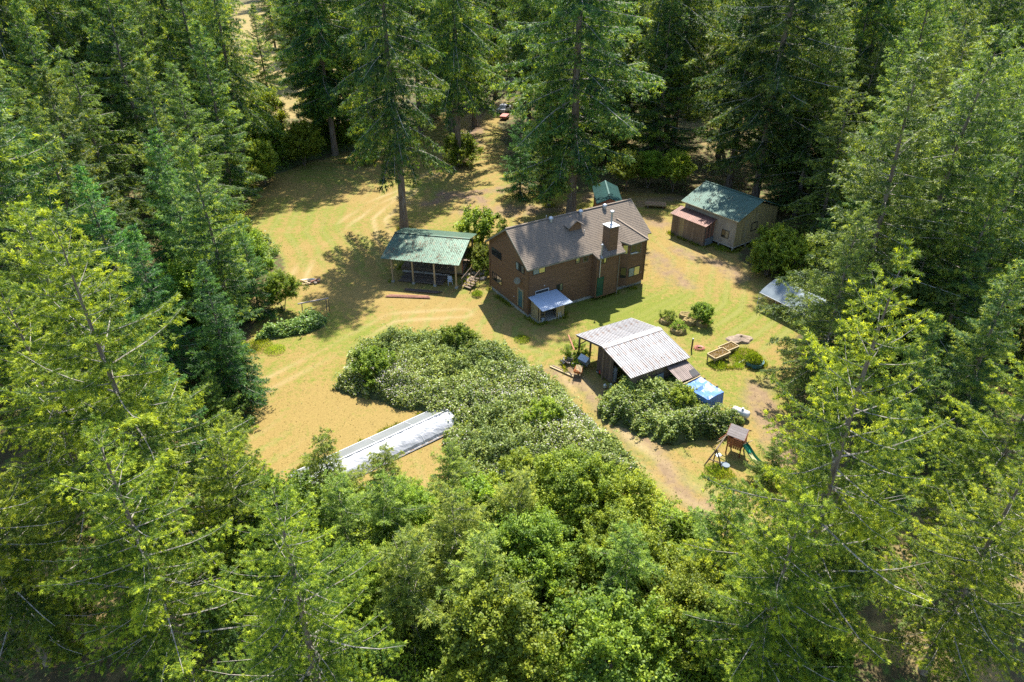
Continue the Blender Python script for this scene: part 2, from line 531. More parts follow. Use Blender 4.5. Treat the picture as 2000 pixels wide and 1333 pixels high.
wx = GX + wav(GX, GY, .5, 10, 3) * 1.2; wy = GY + wav(GX, GY, .55, 10, 17) * 1.2
lawn = in_poly(wx, wy, LAWN).astype(float)
FIELD = [(-130, 330), (-60, 330), (-36, 175), (-30, 135), (-55, 150), (-95, 240)]
field = in_poly(wx, wy, FIELD).astype(float)
soil = np.zeros_like(GX); track = np.zeros_like(GX)
for tr in TRACKS:
    d = seg_dist(GX + wav(GX, GY, 1.2, 8, 9) * .15, GY, tr)
    track = np.maximum(track, np.exp(-((d - .85) / .30) ** 2) * np.clip(.35 + .6 * wav(GX, GY, .6, 8, 50), 0, .8))
    soil = np.maximum(soil, np.exp(-(d / 1.3) ** 2) * .25)
for b in BARE:
    d = seg_dist(wx, wy, b)
    soil = np.maximum(soil, np.exp(-(d / 2.2) ** 2) * (.75 + .3 * wav(GX, GY, 2.5, 10, 30)))
red = np.exp(-(seg_dist(wx, wy, [(-12, 96), (-8, 100), (-8, 116), (-6, 140), (-8, 165)]) / 4.0) ** 2)
# mowing swathes run round the turning circle and along the drive
d1 = seg_dist(GX + wav(GX, GY, .3, 6, 2) * .8, GY, [(-34, 100), (-34, 84), (-28, 72), (-23, 62), (-28, 50), (-36, 42)])
d2 = seg_dist(GX, GY, [(4.5, 60), (12, 61.5), (19, 68), (22, 77), (19, 90)])
d3 = seg_dist(GX, GY, [(6, 53), (8, 46), (12, 40), (20, 32)])
use1 = (GX < -11)
mow = np.clip(.6 + .9 * wav(GX, GY, .25, 8, 44), 0, 1) * np.where(use1, np.sin(d1 * 3.1 + wav(GX, GY, .4, 6, 40) * 1.6), np.where(GY > 56, np.sin(d2 * 3.4), np.sin(d3 * 3.6)))
green = .45 + .30 * wav(GX, GY, .28, 10, 5) + .22 * wav(GX, GY, 1.1, 10, 25)
green += .55 * np.exp(-((GX - 12) ** 2 / 120 + (GY - 64) ** 2 / 30)) + .35 * np.exp(-((GX - 22) ** 2 / 60 + (GY - 58) ** 2 / 60)) + .25 * np.exp(-((GX + 12) ** 2 / 50 + (GY - 58) ** 2 / 12))
green -= .35 * np.exp(-((GX + 12) ** 2 / 120 + (GY - 46) ** 2 / 40))
for nm, arr in (('lawn', lawn), ('field', field), ('soil', np.clip(soil, 0, 1)), ('mow', mow * .5 + .5), ('green', np.clip(green, 0, 1)), ('red', red), ('track', track)):
    a = gm.attributes.new(nm, 'FLOAT', 'POINT')
    a.data.foreach_set('value', arr.astype(np.float32).ravel())

def ground_mat():
    m, n, p = nodes('dry_mown_grass')
    L = n.links
    def at(nm):
        a = n.nodes.new("ShaderNodeAttribute"); a.attribute_name = nm; return a.outputs["Fac"]
    tc = n.nodes.new("ShaderNodeTexCoord").outputs["Object"]
    def noise(sc, det=6, rough=.6, stretch=None):
        z = n.nodes.new("ShaderNodeTexNoise"); z.inputs["Scale"].default_value = sc
        z.inputs["Detail"].default_value = det; z.inputs["Roughness"].default_value = rough
        L.new(tc, z.inputs["Vector"]); return z.outputs[0]
    def rng_(v, a, b, c=0, d=1):
        r = n.nodes.new("ShaderNodeMapRange"); L.new(v, r.inputs[0])
        for i, q in enumerate((a, b, c, d)): r.inputs[i + 1].default_value = q
        return r.outputs[0]
    def mix(f, a, b, bt='MIX'):
        x = n.nodes.new("ShaderNodeMix"); x.data_type = 'RGBA'; x.blend_type = bt
        if isinstance(f, (int, float)): x.inputs[0].default_value = f
        else: L.new(f, x.inputs[0])
        for s, q in ((6, a), (7, b)):
            if isinstance(q, tuple): x.inputs[s].default_value = (*q, 1)
            else: L.new(q, x.inputs[s])
        return x.outputs[2]
    def mth(op, a, b):
        x = n.nodes.new("ShaderNodeMath"); x.operation = op
        for s, q in ((0, a), (1, b)):
            if isinstance(q, (int, float)): x.inputs[s].default_value = q
            else: L.new(q, x.inputs[s])
        return x.outputs[0]
    fine = noise(9, 8, .75); med = noise(1.6, 8, .7); big = noise(.22, 5)
    straw = mix(rng_(fine, .35, .65), (.255, .180, .058), (.165, .116, .036))
    grn = mix(rng_(fine, .35, .65), (.175, .182, .028), (.080, .108, .014))
    g = mth('ADD', at('green'), mth('MULTIPLY', rng_(med, .3, .7, -.5, .5), .9))
    g = mth('ADD', g, mth('MULTIPLY', rng_(fine, .3, .7, -.5, .5), .5))
    g = mth('ADD', g, mth('MULTIPLY', rng_(at('mow'), 0, 1, -.5, .5), .6))
    lw = mix(rng_(g, .30, .85), straw, grn)
    lw = mix(rng_(at('mow'), .55, 1, 0, .28), lw, (.27, .205, .095))
    so = mix(rng_(med, .35, .65), (.215, .15, .085), (.15, .102, .058))
    so = mix(at('red'), so, (.17, .108, .070))
    sm = mth('ADD', at('soil'), rng_(med, .3, .7, -.25, .25))
    lw = mix(rng_(sm, .35, .85), lw, so)
    lw = mix(mth('MULTIPLY', at('track'), rng_(fine, .2, .6, .55, 1)), lw, (.31, .235, .12))
    forest = mix(rng_(fine, .35, .65), (.10, .068, .038), (.055, .052, .02))
    forest = mix(rng_(med, .5, .62), forest, (.09, .14, .03))
    forest = mix(rng_(big, .52, .62), forest, (.19, .14, .06))
    fld = mix(rng_(big, .4, .6), (.24, .175, .07), (.20, .155, .06))
    fld = mix(rng_(med, .5, .7), fld, (.15, .15, .04))
    c = mix(at('lawn'), forest, lw)
    c = mix(at('field'), c, fld)
    L.new(c, p.inputs["Base Color"])
    p.inputs["Roughness"].default_value = .95
    p.inputs["Specular IOR Level"].default_value = .15
    b = n.nodes.new("ShaderNodeBump"); b.inputs["Strength"].default_value = .6; b.inputs["Distance"].default_value = .08
    L.new(fine, b.inputs["Height"]); L.new(b.outputs[0], p.inputs["Normal"])
    return m
tag(link('ground', gm, ground_mat()), kind='structure')

# short tufts and cut grass lying on the lawn
def tufts():
    rng = np.random.default_rng(31)
    n = 45000
    X = rng.uniform(-40, 33, n); Y = 30 + 115 * rng.uniform(0, 1, n) ** 1.3
    k = in_poly(X, Y, LAWN) & (seg_dist(X, Y, TRACKS[0]) > .4)
    X, Y = X[k], Y[k]
    g = wav(X, Y, .28, 10, 5) + wav(X, Y, 1.1, 10, 25) + rng.normal(size=len(X)) * .5
    P = np.stack([X, Y, np.full(len(X), -.04)], -1)
    D = unit(rng.normal(size=P.shape) * np.array([1, 1, .2]) + np.array([0, 0, .8]))
    me = blades(P, D, rng.uniform(.06, .16, len(P)), rng.uniform(.02, .06, len(P)), np.clip(.45 + g * .3, 0, 1), rng, 'grass')
    o = link('grass', me, leaf_mat('lawn_grass', (.22, .155, .055), (.18, .165, .035), (.10, .135, .018), transl=.25, vary=0, huev=0))
    tag(o, kind='stuff')
tufts()

# ------------------------------------------------------------------ materials of built things
M['siding'] = mat('brown_stained_lap_siding', (.160, .090, .045), (.112, .063, .033), rough=.75, scale=3, bump=.2, stretch=(.4, .4, 6), c3=(.21, .12, .065), scale3=.8, lo3=.5, hi3=.75)
M['trim'] = mat('grey_green_fascia', (.17, .16, .12), (.13, .12, .09), rough=.6)
M['shingle'] = mat('brown_asphalt_shingle', (.20, .158, .118), (.13, .103, .078), rough=.95, scale=11, detail=8, bump=.6, c3=(.09, .075, .065), scale3=5, lo3=.52, hi3=.7)
M['concrete'] = mat('concrete', (.36, .35, .31), (.27, .26, .23), rough=.9, scale=3, bump=.2)
M['galv'] = mat('bare_galvanised_steel', (.45, .46, .48), (.36, .38, .40), rough=.4, metallic=.6, scale=5)
M['white'] = mat('white_paint', (.50, .50, .49), (.44, .44, .43), rough=.5)
M['whitepl'] = mat('white_plastic', (.42, .46, .50), (.36, .40, .44), rough=.4)
M['greenroof'] = mat('faded_green_metal', (.075, .130, .092), (.062, .110, .080), rough=.45, metallic=.25, scale=2, c3=(.15, .105, .065), scale3=2.6, lo3=.55, hi3=.66, vary=.08)
M['cabinroof'] = mat('clean_green_metal', (.070, .125, .098), (.060, .110, .088), rough=.6, metallic=.25, scale=1, vary=.05)
M['darkgreenroof'] = mat('dark_green_metal', (.018, .075, .068), (.013, .055, .05), rough=.5, scale=2, metallic=.2, vary=.1)
M['rusty'] = mat('rusty_galvanised_sheet', (.31, .305, .305), (.24, .225, .22), rough=.65, metallic=.1, scale=3.5, c3=(.19, .12, .085), scale3=2.6, lo3=.54, hi3=.70, stretch=(1, .45, 1), vary=.10)
M['rustred'] = mat('rusty_red_sheet', (.17, .085, .06), (.13, .07, .058), rough=.6, metallic=.2, scale=3, c3=(.26, .20, .16), scale3=1.5, vary=.12)
M['brownsheet'] = mat('brown_weathered_sheet', (.22, .165, .14), (.14, .10, .085), rough=.6, scale=3, stretch=(1, .2, 1), vary=.2)
M['wood'] = mat('weathered_board', (.22, .16, .105), (.14, .10, .068), rough=.85, scale=3, stretch=(6, 6, .6), bump=.3, c3=(.14, .10, .07), scale3=2, vary=.22)
M['woodlt'] = mat('pale_board', (.33, .26, .14), (.25, .195, .105), rough=.8, scale=3, stretch=(5, 5, .5), vary=.12)
M['plywood'] = mat('yellowed_plywood', (.44, .34, .15), (.33, .25, .12), rough=.8, scale=1.5, stretch=(3, 3, .4), c3=(.28, .26, .20), scale3=.6, vary=.12)
M['greyply'] = mat('greyed_plywood', (.31, .27, .20), (.24, .205, .155), rough=.8, scale=1.5, stretch=(3, 3, .4), vary=.12)
M['darkwood'] = mat('old_dark_board', (.13, .095, .07), (.08, .06, .045), rough=.9, scale=3, stretch=(5, 5, .5), vary=.3)
M['redwood'] = mat('red_stained_board', (.27, .095, .04), (.19, .07, .03), rough=.7, scale=4, stretch=(4, 4, .6), vary=.15)
M['redboard'] = mat('reddish_lumber', (.30, .15, .10), (.22, .10, .07), rough=.8, scale=4, vary=.15)
M['post'] = mat('bare_timber_post', (.40, .30, .165), (.30, .22, .12), rough=.85, scale=5, stretch=(4, 4, .6), vary=.12)
M['blue'] = mat('blue_tarpaulin', (.075, .17, .42), (.06, .14, .35), rough=.4, scale=2, bump=.6, detail=6)
M['tent'] = mat('shade_dimmed_canopy_fabric', (.17, .20, .22), (.14, .17, .19), spec=.1, rough=.85, scale=1.2, bump=.8, detail=6)  # tree shade on the pale canopy is put into this dim blue-grey colour
M['porchroof'] = mat('pale_blue_painted_metal', (.30, .36, .44), (.28, .34, .42), rough=.4, scale=1)
M['black'] = mat('black_plastic', (.02, .02, .022), (.03, .03, .03), rough=.4)
M['rubber'] = mat('dark_rubber', (.035, .035, .04), (.02, .02, .02), rough=.7)
M['greenpl'] = mat('green_plastic', (.03, .24, .12), (.02, .19, .10), rough=.35)
M['yellowpl'] = mat('pale_yellow_plastic', (.42, .40, .2), (.36, .34, .16), rough=.4)
M['greenboard'] = mat('dark_green_panel', (.02, .085, .045), (.015, .06, .035), rough=.6)
M['hose'] = mat('pink_red_hose', (.38, .13, .10), (.3, .1, .08), rough=.5)
M['earth'] = mat('ash_and_earth', (.17, .13, .10), (.26, .20, .14), rough=1, scale=5, bump=1)
M['stone'] = mat('pale_stone', (.32, .27, .21), (.23, .19, .14), rough=.95, scale=4, bump=.6)
M['poly'] = mat('grey_polycarbonate', (.17, .18, .18), (.14, .15, .15), rough=.35, scale=.7, spec=.5)
M['film'] = mat('white_plastic_film', (.34, .34, .355), (.26, .27, .28), rough=.5, scale=1.8, bump=1.0, detail=7)
M['red'] = mat('red_paint', (.45, .05, .04), (.35, .04, .03), rough=.5)
M['orange'] = mat('rust_orange_steel', (.50, .20, .07), (.3, .12, .05), rough=.7)
M['tealpaint'] = mat('dark_teal_paint', (.04, .13, .14), (.03, .09, .10), rough=.5)
M['carpaint'] = mat('white_car_paint', (.45, .45, .47), (.42, .42, .44), rough=.25)
def glass_mat(name, c, ior, metal=0):
    m, n, p = nodes(name)
    p.inputs["Base Color"].default_value = (*c, 1)
    p.inputs["Roughness"].default_value = .04
    p.inputs["IOR"].default_value = ior
    p.inputs["Metallic"].default_value = metal
    return m
M['glass'] = glass_mat('dark_window_glass', (.02, .022, .02), 1.6)
M['mirrorglass'] = glass_mat('coated_window_glass', (.42, .42, .34), 2.0, .75)
M['blind'] = mat('cream_blind_behind_glass', (.42, .36, .16), (.38, .33, .14), rough=.3)
M['blueglass'] = mat('pale_curtain_behind_glass', (.22, .27, .26), (.18, .22, .2), rough=.15)

def roof_plane(parent, name, material, o, xd, yd, W_, L_, n_sheets, ribs, rh=.025, overlap_z=.004, slant=None):
    """corrugated sheets side by side; o = low corner, xd along the eave, yd up the slope. Each sheet is its own part."""
    o, xd, yd = Vector(o), Vector(xd).normalized(), Vector(yd).normalized()
    nz_ = xd.cross(yd)
    w = W_ / n_sheets
    me = None
    for s in range(n_sheets):
        if me is None:
            b = MB()
            prof = []
            for r in range(ribs):
                x0 = w * r / ribs; dx = w / ribs
                prof += [(x0, 0), (x0 + dx * .62, 0), (x0 + dx * .74, rh), (x0 + dx * .90, rh)]
            prof.append((w - .004, 0))
            vs = []
            for (yy) in (0, L_):
                for (x, h) in prof: vs.append(xd * x + yd * yy + nz_ * h)
            for (yy) in (0, L_):
                for (x, h) in prof: vs.append(xd * x + yd * yy + nz_ * (h - .012))
            k = len(prof)
            fs = []
            for i in range(k - 1):
                fs.append((i, i + 1, k + i + 1, k + i))
                fs.append((2 * k + i, 3 * k + i, 3 * k + i + 1, 2 * k + i + 1))
                fs.append((i, 2 * k + i, 2 * k + i + 1, i + 1))
                fs.append((k + i, k + i + 1, 3 * k + i + 1, 3 * k + i))
            b.add(vs, fs)
            me = b.mesh(name)
        j = .006 if s % 2 else 0
        link(name, me, material, parent, o + xd * w * s + nz_ * j)

def window(parent, p, u, w, h, frame_m, panes, name='window', fw=.06, depth=.05, nrm=None):
    """p = lower left corner on the wall, u = unit vector along the wall, panes = list of materials left to right"""
    p, u = Vector(p), Vector(u).normalized()
    up = Vector((0, 0, 1)); n_ = u.cross(up)           # outward
    b = MB()
    def bx(x0, x1, z0, z1, d0, d1, mb):
        vs = []
        for d in (d0, d1):
            for x, z in ((x0, z0), (x1, z0), (x1, z1), (x0, z1)): vs.append(p + u * x + up * z + n_ * d)
        mb.add(vs, [(0, 3, 2, 1), (4, 5, 6, 7), (0, 1, 5, 4), (1, 2, 6, 5), (2, 3, 7, 6), (3, 0, 4, 7)])
    bx(0, w, 0, fw, .015, depth, b); bx(0, w, h - fw, h, .015, depth, b)
    bx(0, fw, fw, h - fw, .015, depth, b); bx(w - fw, w, fw, h - fw, .015, depth, b)
    k = len(panes)
    for i in range(1, k):
        x = w * i / k; bx(x - fw * .4, x + fw * .4, fw, h - fw, .015, depth * .9, b)
    f = b.build(name, frame_m, parent)
    for i, pm in enumerate(panes):
        q = MB(); bx(w * i / k + (fw if i == 0 else fw * .4), w * (i + 1) / k - (fw if i == k - 1 else fw * .4), fw, h - fw, .016, .028, q)
        q.build('pane', pm, f)
    return f

def lap_wall(mb, a, bb, z0, z1, prof=None, ch=.19, out=.022):
    """lapped courses on a wall from a to bb (2-D points, outward side to the right of a->bb); prof(s) = top height at s in 0..1"""
    a, bb = Vector((*a, 0)), Vector((*bb, 0))
    u = (bb - a); Lw = u.length; u.normalize()
    n_ = u.cross(Vector((0, 0, 1)))
    z = z0
    while z < z1 - .02:
        zt = min(z + ch, z1)
        s0, s1 = 0, Lw
        if prof:
            ss = [i / 200 for i in range(201)]
            okk = [q for q in ss if prof(q) > zt - .02]
            if not okk: break
            s0, s1 = okk[0] * Lw, okk[-1] * Lw
        A, B_ = a + u * s0, a + u * s1
        v = [A + n_ * out + Vector((0, 0, z)), B_ + n_ * out + Vector((0, 0, z)), B_ + Vector((0, 0, zt)), A + Vector((0, 0, zt)),
             A + Vector((0, 0, z)), B_ + Vector((0, 0, z))]
        mb.add(v, [(0, 1, 2, 3), (0, 4, 5, 1)])
        z = zt

# ------------------------------------------------------------------ the brown house
HZ = math.radians(31.3)
house = thing('house', 'two-storey brown house with lap siding, a long shingle roof and a boxed chimney', 'house', (1.59, 62.97, 0), HZ)
HL, HWD, EZ, RZ, RY = 15.3, 7.6, 5.6, 8.5, 3.8
def gable(s, y0=0, y1=7.6):
    y = y0 + (y1 - y0) * s
    return min(EZ + .29 + (RZ - EZ - .29) * (1 - abs(y - RY) / RY), RZ) - .08
b = MB()
b.box(.01, HL - .01, .01, HWD - .01, .35, EZ)
b.add([(.01, .01, EZ), (.01, HWD - .01, EZ), (.01, RY, RZ - .12), (HL - .01, .01, EZ), (HL - .01, HWD - .01, EZ), (HL - .01, RY, RZ - .12)],
      [(0, 2, 1), (3, 4, 5), (0, 3, 5, 2), (1, 2, 5, 4)])
lap_wall(b, (0, HWD), (0, 0), .35, RZ, lambda s: gable(1 - s))
lap_wall(b, (0, 0), (HL, 0), .35, EZ)
lap_wall(b, (HL, 0), (HL, HWD), .35, RZ, gable)
lap_wall(b, (HL, HWD), (0, HWD), .35, EZ)
b.build('wall', M['siding'], house)
# projecting bay under the chimney, and the angled window bay
b = MB()
b.box(8.02, 10.78, -.83, -.001, .38, 5.05)
lap_wall(b, (8.0, 0), (8.0, -.85), .38, 5.2); lap_wall(b, (8.0, -.85), (10.8, -.85), .38, 5.1); lap_wall(b, (10.8, -.85), (10.8, 0), .38, 5.2)
b.bar((7.99, -.87, .38), (7.99, -.87, 5.1), .07); b.bar((10.81, -.87, .38), (10.81, -.87, 5.1), .07)
b.build('wall', M['siding'], house)
b = MB()
BA = [(11.9, -.001), (12.55, -.42), (14.55, -.42), (14.75, -.001)]
v = [(x, y, z) for z in (.5, 5.45) for x, y in BA]
b.add(v, [(0, 1, 5, 4), (1, 2, 6, 5), (2, 3, 7, 6), (0, 3, 2, 1), (4, 5, 6, 7)])
for i in range(3): lap_wall(b, BA[i], BA[i + 1], .5, 5.45)
b.build('wall', M['siding'], house)
b = MB(); b.box(.06, HL - .06, .06, HWD - .06, -.2, .349)
b.build('foundation', M['concrete'], house)
# corner boards
for x, y in ((-.02, -.02), (HL + .02, -.02), (-.02, HWD + .02)):
    MB().bar((x, y, .33), (x, y, EZ), .11).build('corner_board', M['siding'], house)
# main roof: shingle courses
def courses(mb, A, B_, up, Ls, c=.20, lift=.02):
    """courses from the eave line A-B going up along vector up for length Ls"""
    A, B_, up = Vector(A), Vector(B_), Vector(up).normalized()
    nz_ = (B_ - A).cross(up).normalized()
    k = max(1, int(round(Ls / c)))
    for i in range(k):
        a0, a1 = Ls * i / k, Ls * (i + 1) / k + .01
        p = [A + up * a0 + nz_ * lift, B_ + up * a0 + nz_ * lift, B_ + up * a1, A + up * a1]
        q = [A + up * a0 - nz_ * .01, B_ + up * a0 - nz_ * .01]
        mb.add(p + q, [(0, 1, 2, 3), (0, 4, 5, 1)])
roof = MB()
sl_ = (RZ - EZ) / 4.2
xa, xb = -.32, HL + .55
up1 = Vector((0, 1, sl_)).normalized(); Lr = math.hypot(4.2, RZ - EZ)
up2 = Vector((0, -1, sl_)).normalized()
roof.slab([(xa, -.4, EZ), (11.55, -.4, EZ), (11.55, RY, RZ), (xa, RY, RZ)], .14)
roof.slab([(11.55, -.02, EZ + .38 * sl_), (xb, -.02, EZ + .38 * sl_), (xb, RY, RZ), (11.55, RY, RZ)], .14)
roof.slab([(xb, 8.0, EZ), (xa, 8.0, EZ), (xa, RY, RZ), (xb, RY, RZ)], .14)
roof.slab([(7.85, -1.2, EZ - .8 * sl_ + .12), (11.4, -1.2, EZ - .8 * sl_ + .12), (11.4, -.4, EZ + .012), (7.6, -.4, EZ + .012)], .12)
courses(roof, (xa, -.4, EZ + .012), (11.55, -.4, EZ + .012), up1, Lr)
courses(roof, (11.55, -.02, EZ + .38 * sl_ + .012), (xb, -.02, EZ + .38 * sl_ + .012), up1, Lr - .38 * math.hypot(1, sl_))
courses(roof, (xb, 8.0, EZ + .012), (xa, 8.0, EZ + .012), up2, Lr)
courses(roof, (7.85, -1.2, EZ - .8 * sl_ + .135), (11.4, -1.2, EZ - .8 * sl_ + .135), Vector((0, .8, .8 * sl_ - .10)), .95)
# shallow hip over the window bay
A_ = Vector((12.7, 2.2, EZ + 2.6 * sl_ + .04)); B1 = Vector((11.62, -.05, 5.86)); B2 = Vector((12.45, -.72, 5.52)); B3 = Vector((15.05, -.55, 5.52)); B4 = Vector((15.35, .0, 5.90))
roof.add([A_, B1, B2, B3, B4, B1 - Vector((0, 0, .14)), B2 - Vector((0, 0, .12)), B3 - Vector((0, 0, .12)), B4 - Vector((0, 0, .14))],
         [(0, 1, 2), (0, 2, 3), (0, 3, 4), (1, 5, 6, 2), (2, 6, 7, 3), (3, 7, 8, 4), (5, 8, 7, 6)])
for P_, Q_ in ((B1, B2), (B2, B3)):
    for i in range(12):
        t0, t1 = i / 13, (i + 1.05) / 13
        n_ = (Q_ - P_).cross(A_ - P_).normalized()
        roof.add([P_.lerp(A_, t0) + n_ * .02, Q_.lerp(A_, t0) + n_ * .02, Q_.lerp(A_, t1) + n_ * .002, P_.lerp(A_, t1) + n_ * .002], [(0, 1, 2, 3)])
rf = roof.build('roof', M['shingle'], house)
MB().bar((xa, RY, RZ + .03), (xb, RY, RZ + .03), .22, .05).build('ridge_cap', M['shingle'], rf)
M['hipcap'] = mat('pale_ridge_shingle', (.25, .195, .15), (.2, .16, .12), rough=.95, scale=9)
MB().bar(A_ + Vector((0, 0, .03)), B3 + Vector((0, 0, .04)), .26, .05).build('hip_cap', M['hipcap'], rf)
fb = MB()
fb.bar((xa - .02, -.42, EZ - .08), (xa - .02, RY, RZ - .08), .05, .18); fb.bar((xa - .02, 8.02, EZ - .08), (xa - .02, RY, RZ - .08), .05, .18)
fb.bar((xb + .02, -.02, EZ + .18), (xb + .02, RY, RZ - .08), .05, .16); fb.bar((xb + .02, 8.02, EZ - .08), (xb + .02, RY, RZ - .08), .05, .16)
fb.bar((xa, -.44, EZ - .08), (7.7, -.44, EZ - .08), .05, .15); fb.bar((7.85, -1.24, EZ - .8 * sl_ + .05), (11.4, -1.24, EZ - .8 * sl_ + .05), .05, .13)
fb.bar(B1 + Vector((0, -.03, -.07)), B2 + Vector((0, -.03, -.06)), .05, .13); fb.bar(B2 + Vector((0, -.03, -.06)), B3 + Vector((0, -.03, -.06)), .05, .13)
fb.build('fascia', M['trim'], house)
# dormer
d = MB(); d.box(6.45, 7.85, 2.10, 3.3, 7.0, 7.86); d.add([(6.45, 2.095, 7.86), (7.85, 2.095, 7.86), (7.15, 2.095, 8.28)], [(0, 1, 2)])
lap_wall(d, (6.45, 2.10), (7.85, 2.10), 7.2, 7.86, ch=.14)
do = d.build('dormer', M['siding'], house)
d = MB(); d.slab([(6.15, 1.86, 7.70), (7.15, 1.86, 8.34), (7.15, 3.75, 8.40), (6.15, 2.9, 7.82)][::-1], .07); d.slab([(8.15, 1.86, 7.70), (7.15, 1.86, 8.342), (7.15, 3.75, 8.402), (8.15, 2.9, 7.82)], .07)
d.build('dormer_roof', M['shingle'], do)
# chimney chase
c = MB(); c.box(9.5, 10.62, -.72, .42, 4.9, 8.02)
lap_wall(c, (9.5, .42), (9.5, -.72), 5.2, 8.02, ch=.16); lap_wall(c, (9.5, -.72), (10.62, -.72), 5.2, 8.02, ch=.16); lap_wall(c, (10.62, -.72), (10.62, .42), 5.2, 8.02, ch=.16)
ch = c.build('chimney', M['siding'], house)
MB().box(9.42, 10.70, -.80, .50, 8.021, 8.10).lathe((10.06, -.15, 8.1), [(.2, 0), (.12, .12)]).build('chimney_cap', M['galv'], ch)
MB().lathe((10.06, -.15, 8.05), [(.10, 0), (.10, 1.45)], 12).lathe((10.06, -.15, 9.45), [(.20, .0), (.24, .06), (.22, .16), (.08, .22)], 12).build('flue', M['galv'], ch)
# stove pipe up the front of the bay
MB().tube([(8.35, -.95, 2.8), (8.35, -.97, 4.4), (8.35, -1.02, 6.55)], .06, 10).lathe((8.35, -1.02, 6.5), [(.12, 0), (.13, .1), (.05, .16)], 10).build('stove_pipe', M['galv'], house)
MB().lathe((8.35, -1.02, 5.12), [(.26, 0), (.12, .14)], 12).build('flashing', M['galv'], house)
for k, (x, z) in enumerate(((5.0, 8.25), (8.8, 8.25), (12.0, 8.25))):      # round attic vents close to the ridge
    MB().lathe((x, 3.5, z - .05), [(.16, 0), (.16, .22), (.24, .26), (.26, .42), (.20, .55), (.06, .62)], 12).build('roof_vent', M['galv'], house)
MB().lathe((4.75, 4.0, 8.2), [(.05, 0), (.05, .6)], 8).build('vent_pipe', M['galv'], house)
MB().lathe((7.96, 1.6, 6.9), [(.12, 0), (.05, .08), (.05, .45)], 8).build('vent_pipe', M['galv'], house)
# gutters and downpipe
MB().tube([(10.9, -.92, 4.95), (10.9, -.92, .15)], .05, 6).build('downpipe', M['trim'], house)
MB().tube([(.06, -.1, 5.4), (.06, -.1, .3)], .04, 6).build('downpipe', M['siding'], house)
MB().tube([(-.06, 8.1, 5.2), (-.05, 7.72, 4.8), (-.05, 7.72, .2)], .04, 6).build('downpipe', M['siding'], house)
gl, mg, bl_, bg_ = M['glass'], M['mirrorglass'], M['blind'], M['blueglass']
dk = M['black']
UL = (0, -1, 0)                                       # along the left gable wall (outward = -x)
window(house, (-.02, 7.15, 4.36), UL, 2.0, .82, dk, [gl, gl])
window(house, (-.02, 7.15, 1.38), UL, 2.05, .92, dk, [gl, mg])
window(house, (-.02, 2.25, 4.62), UL, 1.6, .86, dk, [bg_, gl, mg])
UF = (1, 0, 0)
window(house, (.55, -.02, 4.66), UF, 1.5, .8, dk, [bg_, mg])
window(house, (5.8, -.02, 4.62), UF, .56, .86, dk, [mg])
window(house, (6.78, -.02, 4.55), UF, .62, .9, M['trim'], [gl])
window(house, (3.5, -.02, 1.98), UF, .8, .85, dk, [gl, mg])
window(house, (.9, -.02, 2.36), UF, 1.65, .42, M['white'], [gl])
window(house, (8.5, -.87, 4.3), UF, .68, .72, dk, [gl, mg])
ua = Vector((.65, -.42, 0)).normalized()
window(house, (*(Vector((11.9, 0, 4.3)) + ua * .1),), ua, .58, 1.05, M['trim'], [mg])
window(house, (*(Vector((11.9, 0, 1.45)) + ua * .05),), ua, .68, 1.25, dk, [gl])
window(house, (12.75, -.44, 4.1), UF, 1.45, 1.15, M['trim'], [gl, gl])
MB().bar((12.8, -.52, 4.3), (13.75, -.52, 4.25), .1).build('window_ledge', M['white'], house)
window(house, (12.75, -.44, 1.45), UF, 1.6, 1.1, dk, [bg_, mg])
# side door on the gable wall
dr = MB(); dr.bar((-.06, 1.75, .62), (-.06, 1.75, 2.6), .1); dr.bar((-.06, .8, .62), (-.06, .8, 2.6), .1); dr.bar((-.06, 1.8, 2.62), (-.06, .75, 2.62), .1)
df = dr.build('door_frame', M['woodlt'], house)
MB().box(-.045, -.025, .85, 1.70, .62, 2.55).build('door', M['tealpaint'], df)
# satellite dish below the upper gable window
sdh = MB(); sdh.bar((-.05, 1.3, 3.55), (-.4, 1.3, 3.7), .05)
sdo = sdh.build('satellite_dish', M['trim'], house)
q = MB(); q.lathe((0, 0, 0), [(.01, .0), (.2, .03), (.36, .11)], 14)
qo = q.build('dish', M['trim'], sdo); qo.location = (-.42, 1.3, 3.75); qo.rotation_euler = (.6, -1.1, 0)
# green panel on the bay
gp = MB(); gp.box(8.2, 8.92, -.90, -.875, .55, 2.75); gp.bar((8.15, -.9, .5), (8.15, -.9, 2.8), .05); gp.bar((8.97, -.9, .5), (8.97, -.9, 2.8), .05); gp.bar((8.15, -.91, 1.65), (8.97, -.91, 1.65), .04)
gp.build('access_panel', M['greenboard'], house)
for x, y, z in ((2.0, -.04, 3.1), (14.9, -.05, 1.3), (-.04, 2.6, 1.2)):
    MB().lathe((x, y, z), [(.04, 0), (.06, .05), (.03, .1)], 8).build('wall_lamp', M['white'], house)

